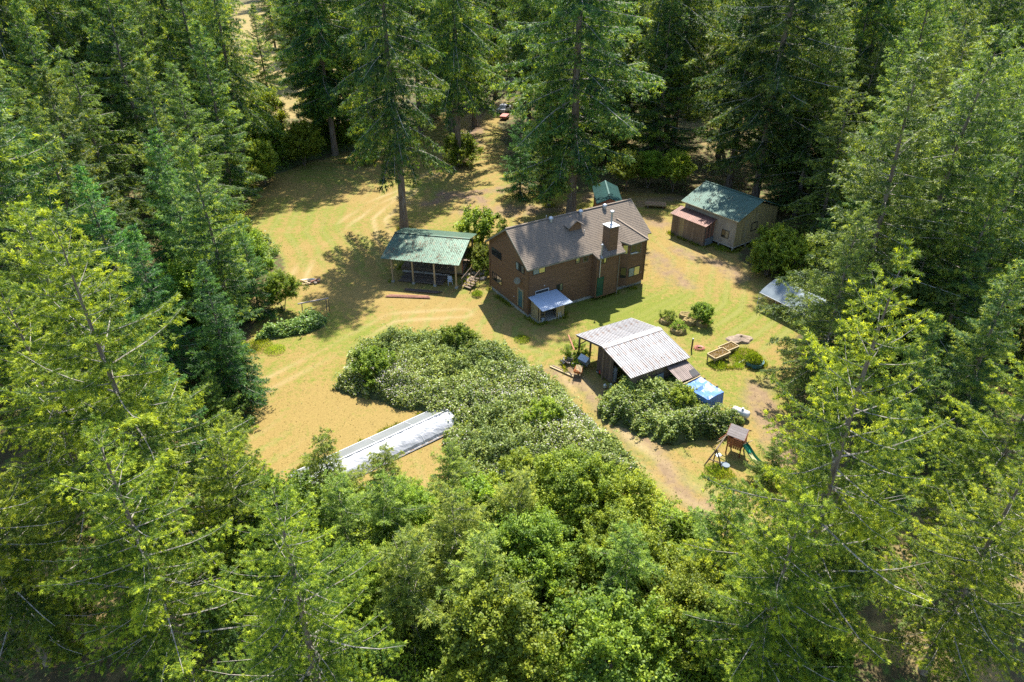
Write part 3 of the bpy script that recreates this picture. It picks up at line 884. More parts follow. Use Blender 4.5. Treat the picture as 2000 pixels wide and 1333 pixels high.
# porch shed against the front left corner
porch = thing('porch', 'small lean-to porch with a flat pale blue metal roof against the brown house', 'porch', (1.59, 62.97, 0), HZ)
MB().slab([(-.12, -2.95, 2.12), (3.55, -2.9, 2.12), (3.47, -.08, 2.38), (.0, -.1, 2.38)], .05).build('roof', M['porchroof'], porch)
MB().box(.3, 3.4, -1.75, -.06, -.1, .10).build('floor_slab', M['concrete'], porch)
for i in range(5): MB().box(.35, .38, -.35 - .27 * i, -.10 - .27 * i, .1, 2.25).build('board', M['woodlt'], porch)
for i in range(4): MB().box(2.5 + .21 * i, 2.7 + .21 * i, -1.74, -1.71, .1, 2.15).build('board', M['plywood'], porch)
for i in range(5): MB().box(3.32, 3.35, -1.7 + .31 * i, -1.4 + .31 * i, .1, 2.18).build('board', M['plywood'], porch)
for x, y in ((.38, -1.7), (2.45, -1.7), (3.33, -1.7)): MB().bar((x, y, .1), (x, y, 2.16), .09).build('post', M['post'], porch)
def L2W(x, y, ox=1.59, oy=62.97, a=HZ):
    return (ox + x * math.cos(a) - y * math.sin(a), oy + x * math.sin(a) + y * math.cos(a))
px_, py_ = L2W(.95, -1.2)
t = thing('storage_shelf', 'cream shelf unit standing inside the porch on its left side', 'shelf', (px_, py_, .1), HZ)
MB().box(-.3, -.26, -.2, .2, 0, 1.5).box(.26, .3, -.2, .2, 0, 1.5).build('side_panel', M['woodlt'], t)
for z in (.3, .75, 1.2, 1.48): MB().box(-.255, .255, -.2, .2, z, z + .03).build('shelf', M['woodlt'], t)
px_, py_ = L2W(.85, -1.62)
tag(MB().lathe((px_, py_, .1), [(.12, 0), (.17, .28), (.18, .3), (.10, .34)], 12).build('bucket', M['whitepl']), 'white plastic bucket at the front edge of the porch floor', 'bucket')
px_, py_ = L2W(2.75, -1.85)
t = thing('step_stool', 'narrow white step stool leaning outside the porch boards', 'stool', (px_, py_, 0), HZ)
for dx in (-.14, .14): MB().bar((dx, -.08, 0), (dx, .08, .75), .035).build('leg', M['white'], t)
for z in (.25, .5): MB().bar((-.14, -.02, z), (.14, -.02, z), .05, .02).build('rung', M['white'], t)

# ------------------------------------------------------------------ open shed with the faded green roof
SZ = math.radians(-11.8)
sx, sy = -13.51, 70.8
shed = thing('open_shed', 'open pole shed with a faded green corrugated roof and wooden deck left of the house', 'shed', (sx, sy, 0), SZ)
cs = math.cos(SZ)
roof_plane(shed, 'roof_sheet', M['greenroof'], (-1.15, .1, 2.85), (1, 0, 0), (0, 4.9, 1.05), 9.05, 5.02, 11, 4, rh=.035)
roof_plane(shed, 'roof_sheet', M['greenroof'], (7.9, 8.1, 3.25), (-1, 0, 0), (0, -3.1, .66), 9.05, 3.18, 11, 4, rh=.035)
MB().bar((-1.15, 5.0, 3.95), (7.9, 5.0, 3.95), .3, .04).build('ridge_cap', M['greenroof'], shed)
fr = MB()
for y, z in ((.35, 2.78), (2.6, 3.27), (5.0, 3.75), (7.6, 3.22)): fr.bar((-1.0, y, z), (7.75, y, z), .09, .16)
fr.build('beam', M['darkwood'], shed)
for k, x in enumerate((0, 2.42, 4.93, 7.42)):
    MB().bar((x, .35, -.1), (x, .35, 2.7), .16).build('post', M['post'], shed)
    MB().bar((x, 7.6, -.1), (x, 7.6, 3.15), .15).build('post', M['darkwood'], shed)
    MB().box(x - .15, x + .15, .2, .5, -.1, .12).build('footing', M['concrete'], shed)
MB().box(0, 7.4, 3.2, 7.6, .42, .55).box(0, 7.4, 3.15, 3.25, .2, .42).build('deck', M['wood'], shed)
bk = MB(); bk.box(0, 7.4, 7.68, 7.72, .5, 1.5)
bk.build('rear_wall', M['darkwood'], shed)
MB().box(6.55, 7.42, 3.0, 3.05, .5, 2.4).build('panel', M['plywood'], shed)
for x in (6.5, 7.4): MB().bar((x, 3.02, .5), (x, 3.02, 2.55), .09).build('post', M['redwood'], shed)
MB().bar((.4, 5.0, 1.3), (6.4, 5.0, 1.3), .05).build('rail', M['woodlt'], shed)
def S2W(x, y): return L2W(x, y, sx, sy, SZ)
x_, y_ = S2W(5.75, 3.9)
t = thing('folding_trestle', 'pale folding trestle standing with legs splayed on the shed deck', 'trestle', (x_, y_, .55), SZ)
MB().box(-.28, .28, -.15, .15, 1.0, 1.12).box(-.2, .2, -.02, .02, .7, 1.0).build('top', M['whitepl'], t)
for s_ in (-1, 1): MB().bar((s_ * .12, 0, .98), (s_ * .42, 0, 0), .10).build('leg', M['woodlt'], t)
x_, y_ = S2W(6.5, 1.0)
t = thing('garden_chair', 'white plastic chair at the right front corner under the green shed roof', 'chair', (x_, y_, 0), SZ + .4)
MB().box(-.24, .24, -.24, .24, .40, .44).build('seat', M['whitepl'], t)
MB().slab([(-.24, .22, .44), (.24, .22, .44), (.22, .34, .85), (-.22, .34, .85)], .03).build('backrest', M['whitepl'], t)
for i in (-1, 1):
    for j in (-1, 1): MB().bar((i * .21, j * .21, .4), (i * .26, j * .26, 0), .05).build('leg', M['whitepl'], t)
    MB().bar((i * .26, -.2, .62), (i * .24, .28, .62), .05).build('armrest', M['whitepl'], t)
# lumber under the shed: dark boards stacked on the ground
x_, y_ = S2W(3.3, 1.7)
t = thing('lumber_stack', 'low stack of dark old boards on the ground under the green shed roof', 'lumber', (x_, y_, 0), SZ)
rr = random.Random(3)
for i in range(14):
    y0 = -1.1 + (i % 7) * .34; z = .03 + (i // 7) * .09; dx = rr.uniform(-.3, .3); an = rr.uniform(-.04, .04)
    MB().bar((-2.6 + dx, y0, z), (2.4 + dx, y0 + an * 4, z + .02), .2, .06).build('board', M['darkwood'], t)
x_, y_ = S2W(3.0, 2.75)
t = thing('log', 'long grey log lying along the deck edge of the green shed', 'log', (x_, y_, .16), SZ)
MB().tube([(-2.7, 0, 0), (0, .05, .02), (2.9, 0, 0)], [.16, .15, .12], 9).build('trunk', M['limb'], t)
def litter(parent, o, xd, yd, w, l, n, m, seed, size=.09):
    rng = np.random.default_rng(seed)
    o, xd, yd = np.array(o), unit(np.array(xd, float)), unit(np.array(yd, float)); nz = np.cross(xd, yd)
    c = rng.uniform(0, 1, (14, 2))
    k = rng.integers(0, 14, n)
    uv = np.where(rng.uniform(size=(n, 1)) < .6, c[k] + rng.normal(size=(n, 2)) * np.array([.035, .09]), rng.uniform(0, 1, (n, 2)))
    uv = np.clip(uv, .01, .99)
    P = o + xd * (uv[:, :1] * w) + yd * (uv[:, 1:] * l) + nz * .045
    me = leaves(P, np.repeat(nz[None], n, 0), size * rng.uniform(.4, 1.5, n), rng.uniform(0, 1, n), rng, 'needle_litter')
    tag(link('needle_litter', me, m, parent), kind='stuff')
M['litter'] = mat('fallen_needle_litter', (.15, .10, .06), (.08, .055, .035), rough=1)
litter(shed, (-1.15, .1, 2.86), (1, 0, 0), (0, 4.9, 1.05), 9.05, 5.0, 900, M['litter'], 3)
# reddish lumber on the sunlit grass
t = thing('lumber_stack', 'reddish boards lying in the sun on the grass in front of the green shed', 'lumber', (-11.25, 67.45, 0), math.radians(-4.5))
for i in range(5): MB().bar((-2.5 + .1 * i, -.22 + .11 * i, .05 + .05 * (i % 2)), (2.45 - .08 * i, -.2 + .11 * i, .05 + .05 * (i % 2)), .12, .06).build('board', M['redboard'], t)
t = thing('lumber_stack', 'two dark boards lying in the shade before the posts of the green shed', 'lumber', (-10.0, 68.7, 0), SZ)
for i in range(3): MB().bar((-1.9, -.2 + .2 * i, .05), (1.9 + .2 * i, -.15 + .2 * i, .06), .14, .06).build('board', M['darkwood'], t)

# ramp and steps with handrails between the shed and the house
t = thing('garden_steps', 'wooden steps with handrails between the green shed and the gable end of the house', 'steps', (-4.3, 70.6, 0), math.radians(-35))
for i in range(5): MB().box(-.6, .6, -1.4 + .35 * i, -1.1 + .35 * i, .1 + .14 * i, .15 + .14 * i).build('tread', M['wood'], t)
for sx_ in (-.62, .62):
    MB().bar((sx_, -1.4, 1.0), (sx_, .4, 1.7), .06).build('handrail', M['wood'], t)
    for i in range(3): MB().bar((sx_, -1.3 + .8 * i, 0), (sx_, -1.3 + .8 * i, 1.05 + .3 * i), .07).build('post', M['wood'], t)
rr = random.Random(8)
bm_ = []
for i in range(16):
    x_, y_ = -4.6 + rr.uniform(-1.0, 1.5), 72.6 + rr.uniform(-1.2, 1.6)
    q = bpy.data.meshes.new('stone'); bmm = bmesh.new(); bmesh.ops.create_icosphere(bmm, subdivisions=1, radius=rr.uniform(.18, .36))
    for v in bmm.verts: v.co = Vector((v.co.x * 1.2, v.co.y, v.co.z * .5)) * rr.uniform(.85, 1.15)
    bmm.to_mesh(q); bmm.free()
    o = link('stone', q, M['stone'], None, (x_, y_, .03)); bm_.append(o)
    tag(o, 'pale flat stone in the rockery beside the steps left of the house', 'stone', 'stones of the rockery beside the steps')

# ------------------------------------------------------------------ the old barn with the rusty tin roof
BZ = math.radians(29.5); bx0, by0 = 7.86, 51.81
barn = thing('tin_roof_barn', 'low open-sided barn with a rusty silver tin roof in the middle of the lawn', 'barn', (bx0, by0, 0), BZ)
roof_plane(barn, 'roof_sheet', M['rusty'], (0, -4.2, 2.6), (1, 0, 0), (0, 4.2, .8), 6.5, 4.27, 10, 3, rh=.05)
roof_plane(barn, 'roof_sheet', M['rusty'], (6.5, 4.1, 2.45), (-1, 0, 0), (0, -4.1, .95), 6.5, 4.21, 10, 3, rh=.05)
MB().slab([(-.03, -.32, 3.40), (6.53, -.32, 3.40), (6.53, .02, 3.47), (-.03, .02, 3.47)], .01).slab([(6.53, .36, 3.39), (-.03, .36, 3.39), (-.03, .02, 3.471), (6.53, .02, 3.471)], .01).build('ridge_cap', M['rusty'], barn)
fr = MB()
for y, z in ((-3.9, 2.55), (-2, 2.92), (0, 3.28), (2, 2.83), (3.8, 2.42)): fr.bar((.05, y, z), (6.4, y, z), .09, .12)
for x in (.1, 3.2, 6.35):
    fr.bar((x, -4.1, 2.50), (x, 0, 3.26), .08, .1); fr.bar((x, 4.0, 2.35), (x, 0, 3.26), .08, .1)
fr.build('rafter', M['darkwood'], barn)
for x, y, h in ((.3, -3.8, 2.5), (.3, 0, 3.2), (.3, 3.8, 2.4), (3.2, -3.8, 2.5), (3.2, 3.8, 2.4), (6.2, -3.8, 2.5), (6.2, 0, 3.2), (6.2, 3.8, 2.4), (1.6, 3.8, 2.4), (4.8, 3.8, 2.4)):
    MB().bar((x, y, -.1), (x, y, h), .14).build('post', M['wood'], barn)
MB().bar((.3, 3.8, 1.5), (.3, 2.6, 2.6), .08).build('brace', M['darkwood'], barn)
for i in range(21): MB().box(.05 + .302 * i, .34 + .302 * i, -3.92, -3.89, .05, 2.42).build('wall_board', M['wood'], barn)
for i in range(13): MB().box(6.3, 6.33, -3.8 + .3 * i, -3.52 + .3 * i, .05, 2.45).build('wall_board', M['darkwood'], barn)
for i in range(8): MB().box(.32, .35, -1.35 + .29 * i, -1.08 + .29 * i, .2, 2.9).build('wall_board', M['darkwood'], barn)
for i in range(6): MB().box(3.2 + .29 * i, 3.47 + .29 * i, 3.86, 3.89, .05, 2.35).build('wall_board', M['wood'], barn)
MB().box(.3, 6.3, .6, .64, .1, 2.2).build('partition', M['darkwood'], barn)
def B2W(x, y): return L2W(x, y, bx0, by0, BZ)
def bthing(name, label, cat, x, y, z=0, rz=0, group=None):
    X, Y = B2W(x, y); return thing(name, label, cat, (X, Y, z), BZ + rz, group)
litter(barn, (0, -4.2, 2.62), (1, 0, 0), (0, 4.2, .8), 6.5, 4.2, 260, M['litter'], 5, .06)
# clutter at the open end of the barn
t = bthing('freezer', 'pale blue chest freezer tipped up at the open end of the barn', 'freezer', .15, 2.6, .25, .2)
k = MB().box(-.3, .3, -.45, .45, 0, .9).build('body', M['whitepl'], t); t.rotation_euler = (.2, -.55, BZ + .3)
MB().box(-.34, -.305, -.42, .42, .05, .95).build('lid', M['tent'], t)
t = bthing('wheelbarrow', 'rusty orange wheelbarrow full of scrap wood beside the barn opening', 'wheelbarrow', -1.3, 1.5, 0, .8)
MB().add([(-.35, -.3, .35), (.4, -.22, .3), (.4, .22, .3), (-.35, .3, .35), (-.5, -.4, .65), (.6, -.35, .6), (.6, .35, .6), (-.5, .4, .65)],
         [(0, 3, 2, 1), (0, 1, 5, 4), (1, 2, 6, 5), (2, 3, 7, 6), (3, 0, 4, 7)]).build('tray', M['orange'], t)
MB().tube([(.6, -.05, .2), (.6, .05, .2)], .2, 12).build('wheel', M['rubber'], t)
for s_ in (-1, 1):
    MB().bar((.6, s_ * .08, .2), (-1.0, s_ * .3, .6), .04).build('handle', M['wood'], t)
    MB().bar((-.3, s_ * .25, .4), (-.35, s_ * .28, 0), .04).build('leg', M['darkwood'], t)
for i in range(5): MB().bar((-.5 + .1 * i, -.3 + .13 * i, .6), (.5, -.25 + .12 * i, .72), .07).build('scrap_board', M['woodlt'], t)
t = bthing('gas_cylinder', 'tall white gas cylinder standing in the shade inside the barn', 'cylinder', .9, -.9)
MB().lathe((0, 0, 0), [(.24, 0), (.26, .08), (.26, 1.25), (.18, 1.42), (.06, 1.5)], 14).build('tank', M['white'], t)
MB().lathe((0, 0, 1.48), [(.1, 0), (.1, .14)], 8).build('valve', M['galv'], t)
t = bthing('garden_tiller', 'dark red garden tiller parked under the barn roof', 'tiller', .55, .45, 0, .5)
MB().box(-.25, .25, -.18, .18, .25, .55).build('engine', M['red'], t)
for s_ in (-1, 1):
    MB().tube([(0, s_ * .2, .2), (0, s_ * .3, .2)], .2, 12).build('wheel', M['rubber'], t)
    MB().bar((-.2, s_ * .1, .5), (-.9, s_ * .25, .95), .035).build('handle', M['darkwood'], t)
t = bthing('garden_bench', 'old pale green slatted bench stored inside the barn', 'bench', 1.2, 1.0, 0, 1.2)
for i in range(3): MB().box(-.5, .5, -.2 + .14 * i, -.09 + .14 * i, .42, .45).build('slat', M['tent'], t)
for s_ in (-1, 1): MB().bar((s_ * .45, 0, 0), (s_ * .45, 0, .42), .06, .35).build('leg', M['tealpaint'], t)
t = bthing('stool', 'pale green wooden stool at the front corner of the barn', 'stool', -.1, -2.4, 0, .3)
MB().box(-.3, .3, -.2, .2, .6, .64).build('seat', M['tent'], t)
for i in (-1, 1):
    for j in (-1, 1): MB().bar((i * .24, j * .15, .6), (i * .29, j * .19, 0), .045).build('leg', M['tent'], t)
for i, (x, y, lb) in enumerate(((-.35, -1.3, 'white plastic jug lying nearest the open edge of the barn floor'), (.15, -1.5, 'white plastic jug standing between the gas cylinder and the green stool'), (.5, .95, 'small white jug on the barn floor next to the red tiller'))):
    X, Y = B2W(x, y)
    tag(MB().lathe((X, Y, 0), [(.14, 0), (.15, .25), (.05, .33), (.05, .38)], 10).build('jug', M['white']), lb, 'jug')
rr = random.Random(2)
t = bthing('firewood_pile', 'loose pile of split wood and planks at the far corner of the barn opening', 'firewood', -.9, 3.6)
for i in range(16):
    a = rr.uniform(0, 3.1); x, y, z = rr.uniform(-.8, .5), rr.uniform(-.7, .6), .08 + rr.uniform(0, .35)
    MB().bar((x, y, z), (x + math.cos(a) * .5, y + math.sin(a) * .5, z + rr.uniform(-.05, .1)), .11).build('log', M['wood'] if i % 2 else M['limb'], t)
t = bthing('garden_edging', 'two weathered planks lying on the ground beyond the open end of the barn', 'planks', -2.3, 2.6, 0, -1.2)
MB().bar((-1.4, 0, .04), (1.3, 0, .05), .16, .06).build('plank', M['woodlt'], t); MB().bar((-1.3, .25, .04), (1.2, .2, .05), .14, .06).build('plank', M['wood'], t)
MB().bar((-.2, -.1, 1.9), (.4, 1.8, 2.3), .12, .05).build('plank', M['redwood'], barn, (-.9, 2.7, .1))
t = bthing('sawhorse', 'grey wooden sawhorse leaning on the front wall of the barn', 'sawhorse', 1.3, -4.4, 0, .1)
MB().bar((-.5, 0, .7), (.5, 0, .7), .1).build('top', M['wood'], t)
for i in (-1, 1):
    for j in (-1, 1): MB().bar((i * .4, 0, .68), (i * .45, j * .28, 0), .06).build('leg', M['wood'], t)

# lean-to at the right of the barn
lt = bthing('lean_to', 'low lean-to with brown weathered roof sheets in front of the tin roofed barn', 'lean-to', 4.0, -5.85)
roof_plane(lt, 'roof_sheet', M['brownsheet'], (0, -.05, 1.88), (1, 0, 0), (.0, 1.95, .42), 2.25, 1.98, 7, 2, rh=.03)
MB().slab([(1.35, .0, 1.94), (2.2, .0, 1.94), (2.2, .75, 2.10), (1.55, .7, 2.09)], .02).build('tarp_patch', M['rubber'], lt)
for x, y in ((.1, .1), (2.1, .1), (1.1, .1), (2.1, 1.7)): MB().bar((x, y, -.1), (x, y, 1.84), .1).build('post', M['darkwood'], lt)
for i in range(6): MB().box(2.12, 2.15, .2 + .28 * i, .46 + .28 * i, .05, 1.84).build('wall_board', M['darkwood'], lt)
t = bthing('door_panel', 'grey-green old door leaning against the barn front beside the lean-to', 'door', 3.2, -4.25, 0, .05)
MB().slab([(-.45, -.25, 0), (.45, -.25, 0), (.45, .1, 1.9), (-.45, .1, 1.9)], .04).build('leaf', M['tent'], t)

# blue tarpaulin shelter
bt = thing('blue_tarp_shelter', 'box-shaped shelter covered by a blue tarpaulin in front of the lean-to', 'tarp shelter', (16.05, 47.9, 0), math.radians(34.5))
rng = np.random.default_rng(3)
b = MB(); n_ = 9
for j in range(n_):
    for i in range(n_):
        x = -1.0 + 2.0 * i / (n_ - 1); y = -1.3 + 2.6 * j / (n_ - 1)
        b.v.append((x, y, 1.76 + .06 * math.sin(2.2 * x + 4 * y) * (abs(x) < .9) + .05 * (y > 0) - .10 * (1 - abs(x)) * (1 - (y / 1.4) ** 2) + rng.normal() * .015))
b.f = [(j * n_ + i, j * n_ + i + 1, (j + 1) * n_ + i + 1, (j + 1) * n_ + i) for j in range(n_ - 1) for i in range(n_ - 1)]
def fringe(idx_, dx, dy):
    k0 = len(b.v)
    for q, ii in enumerate(idx_):
        x, y, z = b.v[ii]; b.v.append((x + dx * (.06 + .05 * math.sin(q * 1.7)), y + dy * (.06 + .05 * math.sin(q * 1.7)), .35))
    for q in range(len(idx_) - 1): b.f.append((idx_[q], k0 + q, k0 + q + 1, idx_[q + 1]))
fringe([i for i in range(n_)], 0, -1); fringe([j * n_ + n_ - 1 for j in range(n_)], 1, 0)
fringe([(n_ - 1) * n_ + i for i in reversed(range(n_))], 0, 1); fringe([j * n_ for j in reversed(range(n_))], -1, 0)
b.build('tarpaulin', M['blue'], bt)
for x in (-.95, .95):
    for y in (-1.2, 1.2): MB().bar((x, y, -.1), (x, y, 1.7), .07).build('post', M['darkwood'], bt)
MB().bar((-1.05, 1.33, 1.83), (1.05, 1.33, 1.85), .09).build('edge_beam', M['woodlt'], bt)
for y in (.9, -.5): MB().box(1.0, 1.14, y - .06, y + .06, 1.72, 1.86).build('tie_weight', M['rubber'], bt)
tag(MB().add([(17.1, 45.75, .35), (17.7, 45.9, .32), (17.95, 45.3, .12), (17.2, 45.2, .15), (17.5, 45.55, .5)], [(0, 3, 4), (3, 2, 4), (2, 1, 4), (1, 0, 4), (0, 1, 2, 3)]).build('folded_tarp', M['blue']), 'scrap of blue tarpaulin on the brambles below the blue shelter', 'tarp')
t = thing('propane_tank', 'white horizontal propane tank lying at the end of the bramble patch', 'propane tank', (18.95, 46.35, 0), math.radians(-38))
MB().tube([(-.75, 0, .45), (-.7, 0, .45), (-.6, 0, .45), (.6, 0, .45), (.7, 0, .45), (.75, 0, .45)], [.1, .25, .33, .33, .25, .1], 16).build('tank', M['white'], t, smooth=True)
MB().lathe((.1, 0, .75), [(.12, 0), (.12, .14), (.08, .18)], 10).build('dome', M['galv'], t)
for x in (-.45, .45): MB().box(x - .06, x + .06, -.2, .2, -.05, .2).build('leg', M['concrete'], t)

# ------------------------------------------------------------------ grey cabin with green roof and its lean-to
CZ = math.radians(126.9)
cx0, cy0 = 27.1, 79.3
cab = thing('cabin', 'raised plywood cabin under a clean green corrugated roof at the edge of the firs', 'cabin', (cx0, cy0, 0), CZ)
# local x runs along the long front to the upper left, local -y is the depth (to the right)
CW, CD = 8.1, 8.0
b = MB(); b.box(.03, CW - .03, -CD + .03, -.03, .5, 4.0)
b.add([(.03, -.03, 4.0), (.03, -CD + .03, 4.0), (.03, -CD / 2, 5.45), (CW - .03, -.03, 4.0), (CW - .03, -CD + .03, 4.0), (CW - .03, -CD / 2, 5.45)], [(0, 1, 2), (3, 5, 4), (0, 2, 5, 3), (1, 4, 5, 2)])
b.build('wall', M['greyply'], cab)
for i in range(27): MB().box(.3 * i + .003, .3 * i + .297, -.028, .012 + (i % 3) * .003, .5, 4.0).build('front_board', M['greyply'], cab)
for i in range(26):
    y = -.31 * i; zt = 4.0 + 1.45 * (1 - abs(-y - CD / 2 + .15) / (CD / 2)) - .1
    MB().box(-.012 - (i % 3) * .003, .028, y - .305, y - .003, .5, zt).build('gable_board', M['plywood'], cab)
fl = MB(); fl.box(-.06, CW, -CD, .06, .40, .499)
fl.build('sill_beam', M['concrete'], cab)
for x in (.1, 2.2, 4.2, 6.2, 8.0):
    for y in (-.1, -2.6, -5.2, -7.8): MB().bar((x, y, -.1), (x, y, .40), .14).build('stilt', M['concrete'], cab)
cs_ = 1.85 / 4.5
roof_plane(cab, 'roof_sheet', M['cabinroof'], (8.55, .4, 4.05), (-1, 0, 0), (0, -4.4, 1.7), 9.0, 4.72, 11, 4, rh=.03)
roof_plane(cab, 'roof_sheet', M['cabinroof'], (-.45, -8.4, 4.05), (1, 0, 0), (0, 4.4, 1.7), 9.0, 4.72, 11, 4, rh=.03)
MB().bar((-.45, -4.0, 5.78), (8.55, -4.0, 5.78), .3, .04).build('ridge_cap', M['cabinroof'], cab)
MB().bar((-.45, .42, 4.0), (8.55, .42, 4.0), .04, .12).build('fascia', M['woodlt'], cab)
window(cab, (1.95, .03, 1.35), (-1, 0, 0), 1.1, 1.0, M['black'], [M['glass'], M['woodlt']])
window(cab, (-.03, -3.8, 2.0), (0, -1, 0), 1.0, 1.1, M['black'], [M['plywood']]) if False else None
window(cab, (-.03, -2.95, 1.9), (0, -1, 0), 1.2, 1.1, M['black'], [M['plywood']], fw=.1)
lean = thing('lean_to', 'rusty red roofed board lean-to on the front of the green roofed cabin', 'lean-to', (cx0, cy0, 0), CZ)
roof_plane(lean, 'roof_sheet', M['rustred'], (8.7, 2.05, 2.72), (-1, 0, 0), (0, -2.0, .55), 5.85, 2.07, 9, 3, rh=.03)
for i in range(16): MB().box(3.15 + .33 * i, 3.47 + .33 * i, 1.78, 1.81 + (i % 4) * .008, .02, 2.70).build('wall_board', M['woodlt'] if i in (11, 10) else M['wood'], lean)
for i in range(6): MB().box(3.12, 3.15, .06 + .29 * i, .32 + .29 * i, .02, 3.12 - .08 * i).build('wall_board', M['darkwood'] if i % 2 else M['redboard'], lean)
for i in range(6): MB().box(8.43, 8.46, .06 + .29 * i, .32 + .29 * i, .02, 3.12 - .08 * i).build('wall_board', M['wood'], lean)
MB().box(3.04, 3.10, .1, 1.5, .05, .95).build('panel', M['tent'], lean)

litter(cab, (8.55, .4, 4.06), (-1, 0, 0), (0, -4.4, 1.7), 9.0, 4.7, 260, M['litter'], 8)
# small dark green roofed shed behind the house
gs = thing('small_shed', 'small shed with a dark green roof half hidden behind the house', 'shed', (13.1, 92.6, 0), math.radians(-1))
MB().box(-1.5, 1.5, -3.2, 3.2, -.05, 2.4).add([(-1.5, -3.2, 2.4), (1.5, -3.2, 2.4), (0, -3.2, 3.0), (-1.5, 3.2, 2.4), (1.5, 3.2, 2.4), (0, 3.2, 3.0)], [(0, 1, 2), (3, 5, 4)]).build('wall', M['redboard'], gs)
roof_plane(gs, 'roof_sheet', M['darkgreenroof'], (-1.8, 3.6, 2.35), (0, -1, 0), (1.8, 0, .85), 7.2, 1.99, 9, 3, rh=.03)
roof_plane(gs, 'roof_sheet', M['darkgreenroof'], (1.8, -3.6, 2.35), (0, 1, 0), (-1.8, 0, .85), 7.2, 1.99, 9, 3, rh=.03)
MB().bar((0, -3.6, 3.22), (0, 3.6, 3.22), .2, .04).build('ridge_cap', M['darkgreenroof'], gs)

# canopy tent on the right
TZ = math.radians(-57)
tx0, ty0 = 25.95, 65.25
tent = thing('canopy_tent', 'canopy shelter with pale fabric roof coloured as in shade under the firs on the right', 'canopy tent', (tx0, ty0, 0), TZ)
b = MB(); nn = 13
prof = [(0, 1.70), (.35, 1.95), (1.2, 2.35), (2.2, 2.68), (3.2, 2.35), (4.05, 1.95), (4.4, 1.7)]
for i in range(nn):
    x = 6.4 * i / (nn - 1)
    for y, z in prof: b.v.append((x, y, z - .05 * abs(math.sin(x * math.pi / 2.13)) + .012 * math.sin(7 * x + 3 * y)))
k = len(prof)
b.f = [(i * k + j, (i + 1) * k + j, (i + 1) * k + j + 1, i * k + j + 1) for i in range(nn - 1) for j in range(k - 1)]
b.build('roof_cover', M['tent'], tent, smooth=True)
g = MB(); g.add([(0, 0, 1.7), (0, 2.2, 2.66), (0, 4.4, 1.7), (0, 4.4, .05), (0, 2.2, .05)], [(0, 1, 2, 3, 4)])
MB().slab([(6.4, 4.4, .05), (6.4, 0, .05), (6.4, 0, 1.7), (6.4, 2.2, 2.66), (6.4, 4.4, 1.7)], .02).build('end_curtain', M['tent'], tent)
MB().slab([(6.4, 4.4, .05), (0, 4.4, .05), (0, 4.4, 1.7), (6.4, 4.4, 1.7)], .02).build('side_curtain', M['tent'], tent)
for x in (0, 2.13, 4.26, 6.4):
    for y in (0, 4.4): MB().tube([(x, y, -.1), (x, y, 1.7)], .03, 6).build('pole', M['white'], tent)
MB().tube([(0, 0, 1.68), (6.4, 0, 1.68)], .03, 6).build('rail', M['white'], tent)
MB().tube([(0, 0, .9), (0, 4.4, .9)], .02, 6).build('rail', M['white'], tent)
x_, y_ = L2W(2.6, 1.9, tx0, ty0, TZ)
t = thing('garden_table', 'dark garden table in the shade inside the canopy tent', 'table', (x_, y_, 0), TZ)
MB().box(-.7, .7, -.4, .4, .70, .74).build('top', M['black'], t)
for i in (-1, 1):
    for j in (-1, 1): MB().bar((i * .6, j * .33, 0), (i * .6, j * .33, .7), .05).build('leg', M['black'], t)
x_, y_ = L2W(1.2, 1.6, tx0, ty0, TZ)
t = thing('bicycle', 'dark bicycle leaning inside the open side of the canopy tent', 'bicycle', (x_, y_, 0), TZ + .2)
for s_ in (-.5, .5):
    w_ = MB(); pts = [(s_ + .33 * math.cos(a * .393), 0, .33 + .33 * math.sin(a * .393)) for a in range(17)]
    w_.tube(pts, .022, 5, caps=False); w_.build('wheel', M['rubber'], t)
MB().bar((-.5, 0, .33), (-.15, 0, .8), .03).bar((-.15, 0, .8), (.35, 0, .8), .03).bar((.35, 0, .8), (0, 0, .3), .03).bar((0, 0, .3), (-.15, 0, .8), .03).bar((.5, 0, .33), (.35, 0, .95), .03).build('frame', M['red'], t)
MB().box(-.28, -.05, -.06, .06, .86, .91).build('saddle', M['black'], t)
MB().bar((.35, -.25, .97), (.35, .25, .97), .03).build('handlebar', M['galv'], t)

# ------------------------------------------------------------------ low polytunnel at the lower left
PZ = math.radians(38.8)
tun = thing('polytunnel', 'long low polytunnel with grey panels and crumpled white plastic film', 'greenhouse', (-16.6, 39.15, 0), PZ)
LN_ = 13.2
prof = [(0.0, .0), (.15, .28), (1.50, .80), (1.68, .85), (2.3, .80), (2.85, .55), (3.15, .28), (3.3, 0)]      # toward local -y
def px(j, x, k=0.0): return (x, -prof[j][0], prof[j][1] + k)
nP = 4
for i in range(nP):
    xa_, xb_ = LN_ * i / nP + .05, LN_ * (i + 1) / nP - .05
    MB().slab([px(1, xa_), px(2, xa_), px(2, xb_), px(1, xb_)][::-1], .015).build('panel', M['poly'], tun)
for i in range(nP + 1):
    x = LN_ * i / nP
    MB().tube([px(j, x, .012) for j in range(len(prof))], .035, 6).build('rib', M['white'], tun)
MB().bar((0, -.0, .03), (LN_, 0, .03), .09).build('base_rail', M['wood'], tun)
MB().bar((0, -3.3, .03), (LN_, -3.3, .03), .09).build('base_rail', M['wood'], tun)
MB().bar(px(1, 0, .02), px(1, LN_, .02), .06).build('side_rail', M['white'], tun)
MB().bar(px(3, 0, .04), px(3, LN_, .04), .10).build('ridge_rail', M['white'], tun)
MB().slab([px(0, .02), px(1, .02), px(1, LN_ - .02), px(0, LN_ - .02)][::-1], .01).build('side_panel', M['film'], tun)
rng = np.random.default_rng(12)
b = MB(); nx_, ny_ = 90, 16
yy = np.array([p_[0] for p_ in prof[3:]]); zz = np.array([p_[1] for p_ in prof[3:]])
